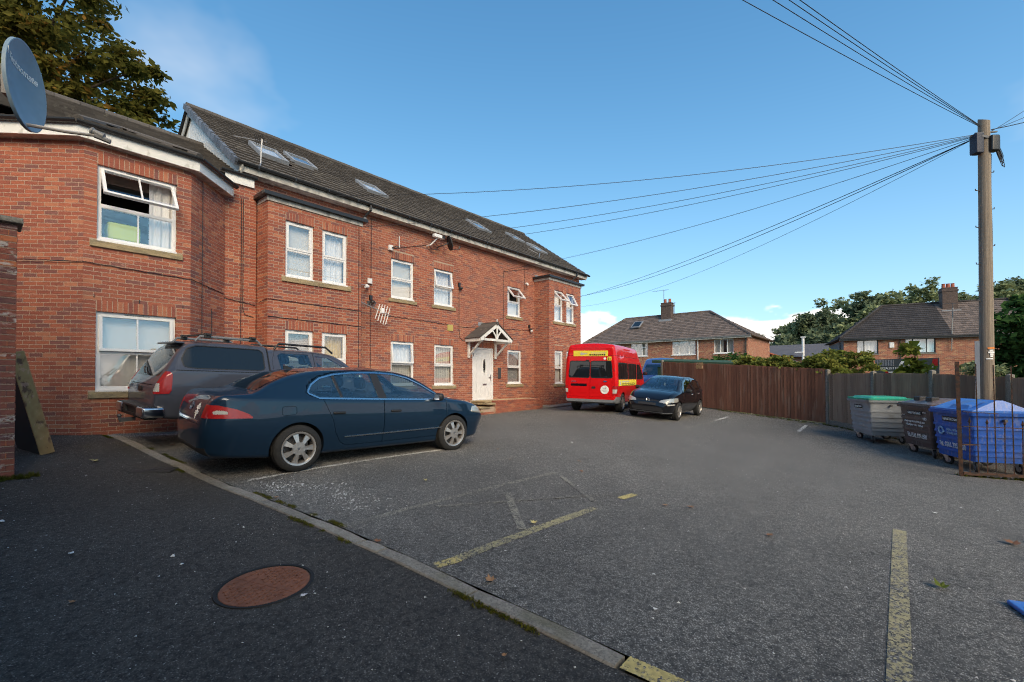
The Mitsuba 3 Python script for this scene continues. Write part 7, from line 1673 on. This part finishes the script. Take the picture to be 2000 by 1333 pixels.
# ------------------------------------------------------------------ fallen leaves, scraps, broken glass, grit, moss
def leaf_mesh(r, s, curl):
    n = 14; a = np.arange(n) * 2 * pi / n; rad = np.array([1, .55, .95, .5, .8, .45, .5, .3, .5, .45, .8, .5, .95, .55]) * s * r.uniform(.85, 1.1, n)
    x, y = rad * np.cos(a), rad * np.sin(a) * .85; z = curl * ((x / s) ** 2 * .5 + np.abs(y / s) * r.uniform(.2, .6)) * s + r.uniform(0, .12, n) * s
    v = [(0, 0, .1 * s)] + list(zip(x, y, z + .004)); f = [[0, 1 + i, 1 + (i + 1) % n] for i in range(n)]
    k = len(v); v += [(0, -.006 * s, .1 * s), (0, .006 * s, .1 * s), (-1.3 * s, .05 * s, .02 + .2 * s)]; f.append([k, k + 1, k + 2])
    return v, f
LV = [(3.85, 4.77, .050, 1, 'yellow leaf on the tarmac below the rear door of the blue saloon'), (2.40, 2.25, .060, 0, 'orange brown leaf standing up near the kerb below the short yellow stub'), (5.12, 2.06, .050, 0, 'left one of two brown leaves right of the bright yellow dash'), (5.27, 1.81, .060, 0, 'right one of two brown leaves right of the bright yellow dash'),
      (4.89, .96, .055, 0, 'lone brown leaf between the yellow dash and the wide yellow line'), (3.56, 2.75, .055, 1, 'pale yellow leaf where the hatch stroke meets the long yellow line'), (6.31, 5.73, .05, 0, 'brown leaf just off the front wheel of the blue saloon'), (5.75, 4.94, .05, 0, 'brown leaf beside the stray faint paint stroke'),
      (6.56, 4.10, .055, 0, 'farther of two brown leaves beyond the hatched space'), (5.90, 3.65, .05, 0, 'nearer of two brown leaves beyond the hatched space'), (1.08, 8.57, .08, 1, 'yellow leaf on the dark path between drain cover and wall end'), (.41, 4.10, .03, 0, 'tiny orange leaf on the dark path left of the manhole'),
      (2.21, 5.41, .04, 0, 'reddish leaf by the kerb next to the broken glass'), (2.28, 3.48, .05, 0, 'brown leaf lying on moss against the kerb'), (6.40, -.81, .09, 0, 'large brown leaf at the right edge of the picture'), (6.62, -.95, .07, 0, 'second brown leaf at the right edge, half behind the large one'), (14.7, 6.34, .07, 1, 'small yellow leaf in front of the red minibus'),
      (2.10, 9.2, .06, 0, 'pale brown leaf under the tail of the grey pickup'), (2.35, 8.9, .05, 0, 'small brown leaf by the kerb behind the blue saloon'), (1.82, 1.61, .025, 0, 'small brown leaf on the path near the near end of the kerb')]
for i, (x, y, s, yel, lab) in enumerate(LV):
    r = np.random.default_rng(i + 40); v, f = leaf_mesh(r, s, .6); M = place(x, y, gzs(x, y) + .006, r.uniform(0, 360))
    single('fallen_leaf', MB().add(v, f, uv=(r.random(), r.random())), 'fallen_yellow' if yel else 'fallen_brown', lab, 'leaf', 'fallen leaves', M=M)
r = np.random.default_rng(77); v, f = leaf_mesh(r, .075, .9); single('fallen_leaf', MB().add(v, f, uv=(.2, .5)), 'leaf_ivy', 'curled olive green fallen leaf right of the wide yellow line', 'leaf', M=place(4.58, -.22, gzs(4.58, -.22) + .008, 30))
for i, (x, y, s, lab) in enumerate(((1.45, 3.09, .035, 'white scrap on the path at the right of the manhole'), (2.82, 1.20, .022, 'small white scrap right of the kerb near the bottom'), (8.24, 5.34, .06, 'pale scrap far out in the middle of the car park'), (.15, 6.4, .035, 'white scrap on the path near the left edge'),
                                    (.5, 5.1, .03, 'small white scrap on the path behind the manhole'), (7.3, -.3, .04, 'white scrap near the right edge'), (.42, 2.45, .045, 'long white scrap at the lower left of the path'))):
    r = np.random.default_rng(i + 90); v = [(s * math.cos(t) * r.uniform(.6, 1), s * math.sin(t) * r.uniform(.4, .8), .004 + r.uniform(0, .4) * s) for t in np.arange(7) * 2 * pi / 7]; f = [[0, k, k + 1] for k in range(1, 6)]
    single('paper_scrap', (v, f), 'paper_scrap', lab, 'litter', 'white scraps of litter', M=place(x, y, gzs(x, y) + .003, r.uniform(0, 360)))
def scatter(n, fn, size, bsdf, name, seed, flat=.5, uvf=None):
    r = np.random.default_rng(seed); m = MB(); P = fn(r, n); z = gz(P[:, 0], P[:, 1])
    tet = np.array([(1, 0, 0), (-.5, .87, 0), (-.5, -.87, 0), (0, 0, 1.2)]); tf = [[0, 1, 3], [1, 2, 3], [2, 0, 3]]
    for p, zz_ in zip(P, z):
        s = size * r.lognormal(0, .5); a = r.uniform(0, 6.28); c, q = math.cos(a), math.sin(a); v = tet * (s * r.uniform(.6, 1.2, 3)) * A(1, 1, flat)
        m.add(np.column_stack([v[:, 0] * c - v[:, 1] * q + p[0], v[:, 0] * q + v[:, 1] * c + p[1], v[:, 2] + zz_]), tf, uv=(r.random(), r.random()))
    return m
tag(put('broken_glass', scatter(650, lambda r, n: np.concatenate([np.column_stack([2.45 + r.normal(0, .12, n // 3), 5.85 + r.normal(0, .22, n // 3)]), np.column_stack([2.75 + r.normal(0, .18, n - n // 3), 5.0 + r.normal(0, .42, n - n // 3)])]), .0065, 'paper_scrap', 'g', 4), 'paper_scrap', kind='stuff'), 'scatter of white broken glass crumbs on the tarmac beside the blue saloon', 'broken glass')
tag(put('grit', scatter(700, lambda r, n: np.column_stack([r.uniform(-1.5, 2.0, n), r.uniform(1.2, 9, n)]), .0042, 'concrete', 'g', 5).tm(trimesh.Trimesh(*scatter(700, lambda r, n: np.column_stack([r.uniform(2.4, 9, n), r.uniform(-1.0, 6, n)]), .005, 'concrete', 'g', 6).get()[:2], process=False), uv=(.9, .5)), 'paper_scrap', kind='stuff'), 'loose pale grit scattered over the tarmac', 'grit')
def moss_fn(r, n):
    s = r.uniform(0, 1, n); P = np.array([along(KL, t * L)[0] for t in s]); side_ = r.random(n) < .5
    dens = meshkit.fbm(np.column_stack([P[:, 1] * 1.6, side_ * 7.0, P[:, 1] * 0]), 3, 4)
    off = np.where(side_, .145 + np.abs(r.normal(0, .018, n)), -.008 - np.abs(r.normal(0, .016, n))); keep = dens > .63
    return np.column_stack([P[:, 0] + off, P[:, 1]])[keep]
def tufts(P, h, bsdf, name, label, cat, seed, w=.006, n=5):
    r = np.random.default_rng(seed); m = MB(); z = gz(P[:, 0], P[:, 1])
    for p, zz_ in zip(P, z):
        u = (r.random(), r.random())
        for _ in range(n):
            a = r.uniform(0, 6.28); l = h * r.uniform(.5, 1.3); q = A(math.cos(a), math.sin(a)); o = p + r.normal(0, .012, 2); t = q * l * r.uniform(.2, .9)
            m.add([(o[0] - q[1] * w, o[1] + q[0] * w, zz_), (o[0] + q[1] * w, o[1] - q[0] * w, zz_), (o[0] + t[0], o[1] + t[1], zz_ + l)], [[0, 1, 2]], uv=u)
    return tag(put(name, m, bsdf, kind='stuff'), label, cat)
r = np.random.default_rng(12)
tufts(moss_fn(r, 2600), .014, 'moss', 'kerb_moss', 'green moss growing along both sides of the kerb stones', 'moss', 1, .006, 6)
fp = lambda r, n: (lambda t: np.column_stack([18.93 - .95 * t + 0, 1.87 - .89 * t]))(r.uniform(0, 4.2, n)) + r.normal(0, .03, (n, 2)) + A(-.22, .10)
fq = lambda r, n: (lambda t: np.column_stack([18.95 + .43 * t, 1.90 + .985 * t]))(r.uniform(0, 4, n)) + r.normal(0, .05, (n, 2)) + A(-.2, .08)
tufts(np.concatenate([fp(r, 260), fq(r, 160)]), .05, 'moss', 'fence_weeds', 'low weeds and moss along the foot of the fences', 'weeds', 2, .01, 6)
tufts(np.column_stack([r.uniform(.1, .5, 60), r.normal(8.14, .04, 60)]), .05, 'moss', 'wall_weeds', 'small weeds at the foot of the old wall end', 'weeds', 3, .008, 6)
q_ = r.uniform(0, 3.4, 240)
tufts(np.column_stack([11.34 + .507 * q_, -.80 - .862 * q_]) + r.normal(0, .04, (240, 2)), .05, 'moss', 'railing_grass', 'strip of short grass under the rusty railings', 'grass', 4, .008, 6)
tag(put('fence_rubble', scatter(420, lambda r, n: np.concatenate([fp(r, n // 2), fq(r, n - n // 2)]), .022, 'concrete', 'g', 9, .8), 'concrete', kind='stuff'), 'stones and rubble along the foot of the fences', 'rubble')
tb = thing('plastic_lid', 'corner of a bright blue plastic lid lying at the lower right edge', 'lid'); MB_ = place(4.175, -.68, gzs(4.2, -.7) + .003, -72)
put('plate', rbox((0, 0, 0), (.62, .44, .035), .012, 6), 'lid_blue', tb, M=MB_, smooth=30); put('rib', rbox((.08, .08, .03), (.54, .36, .048), .008, 6), 'lid_blue', tb, M=MB_, smooth=30)
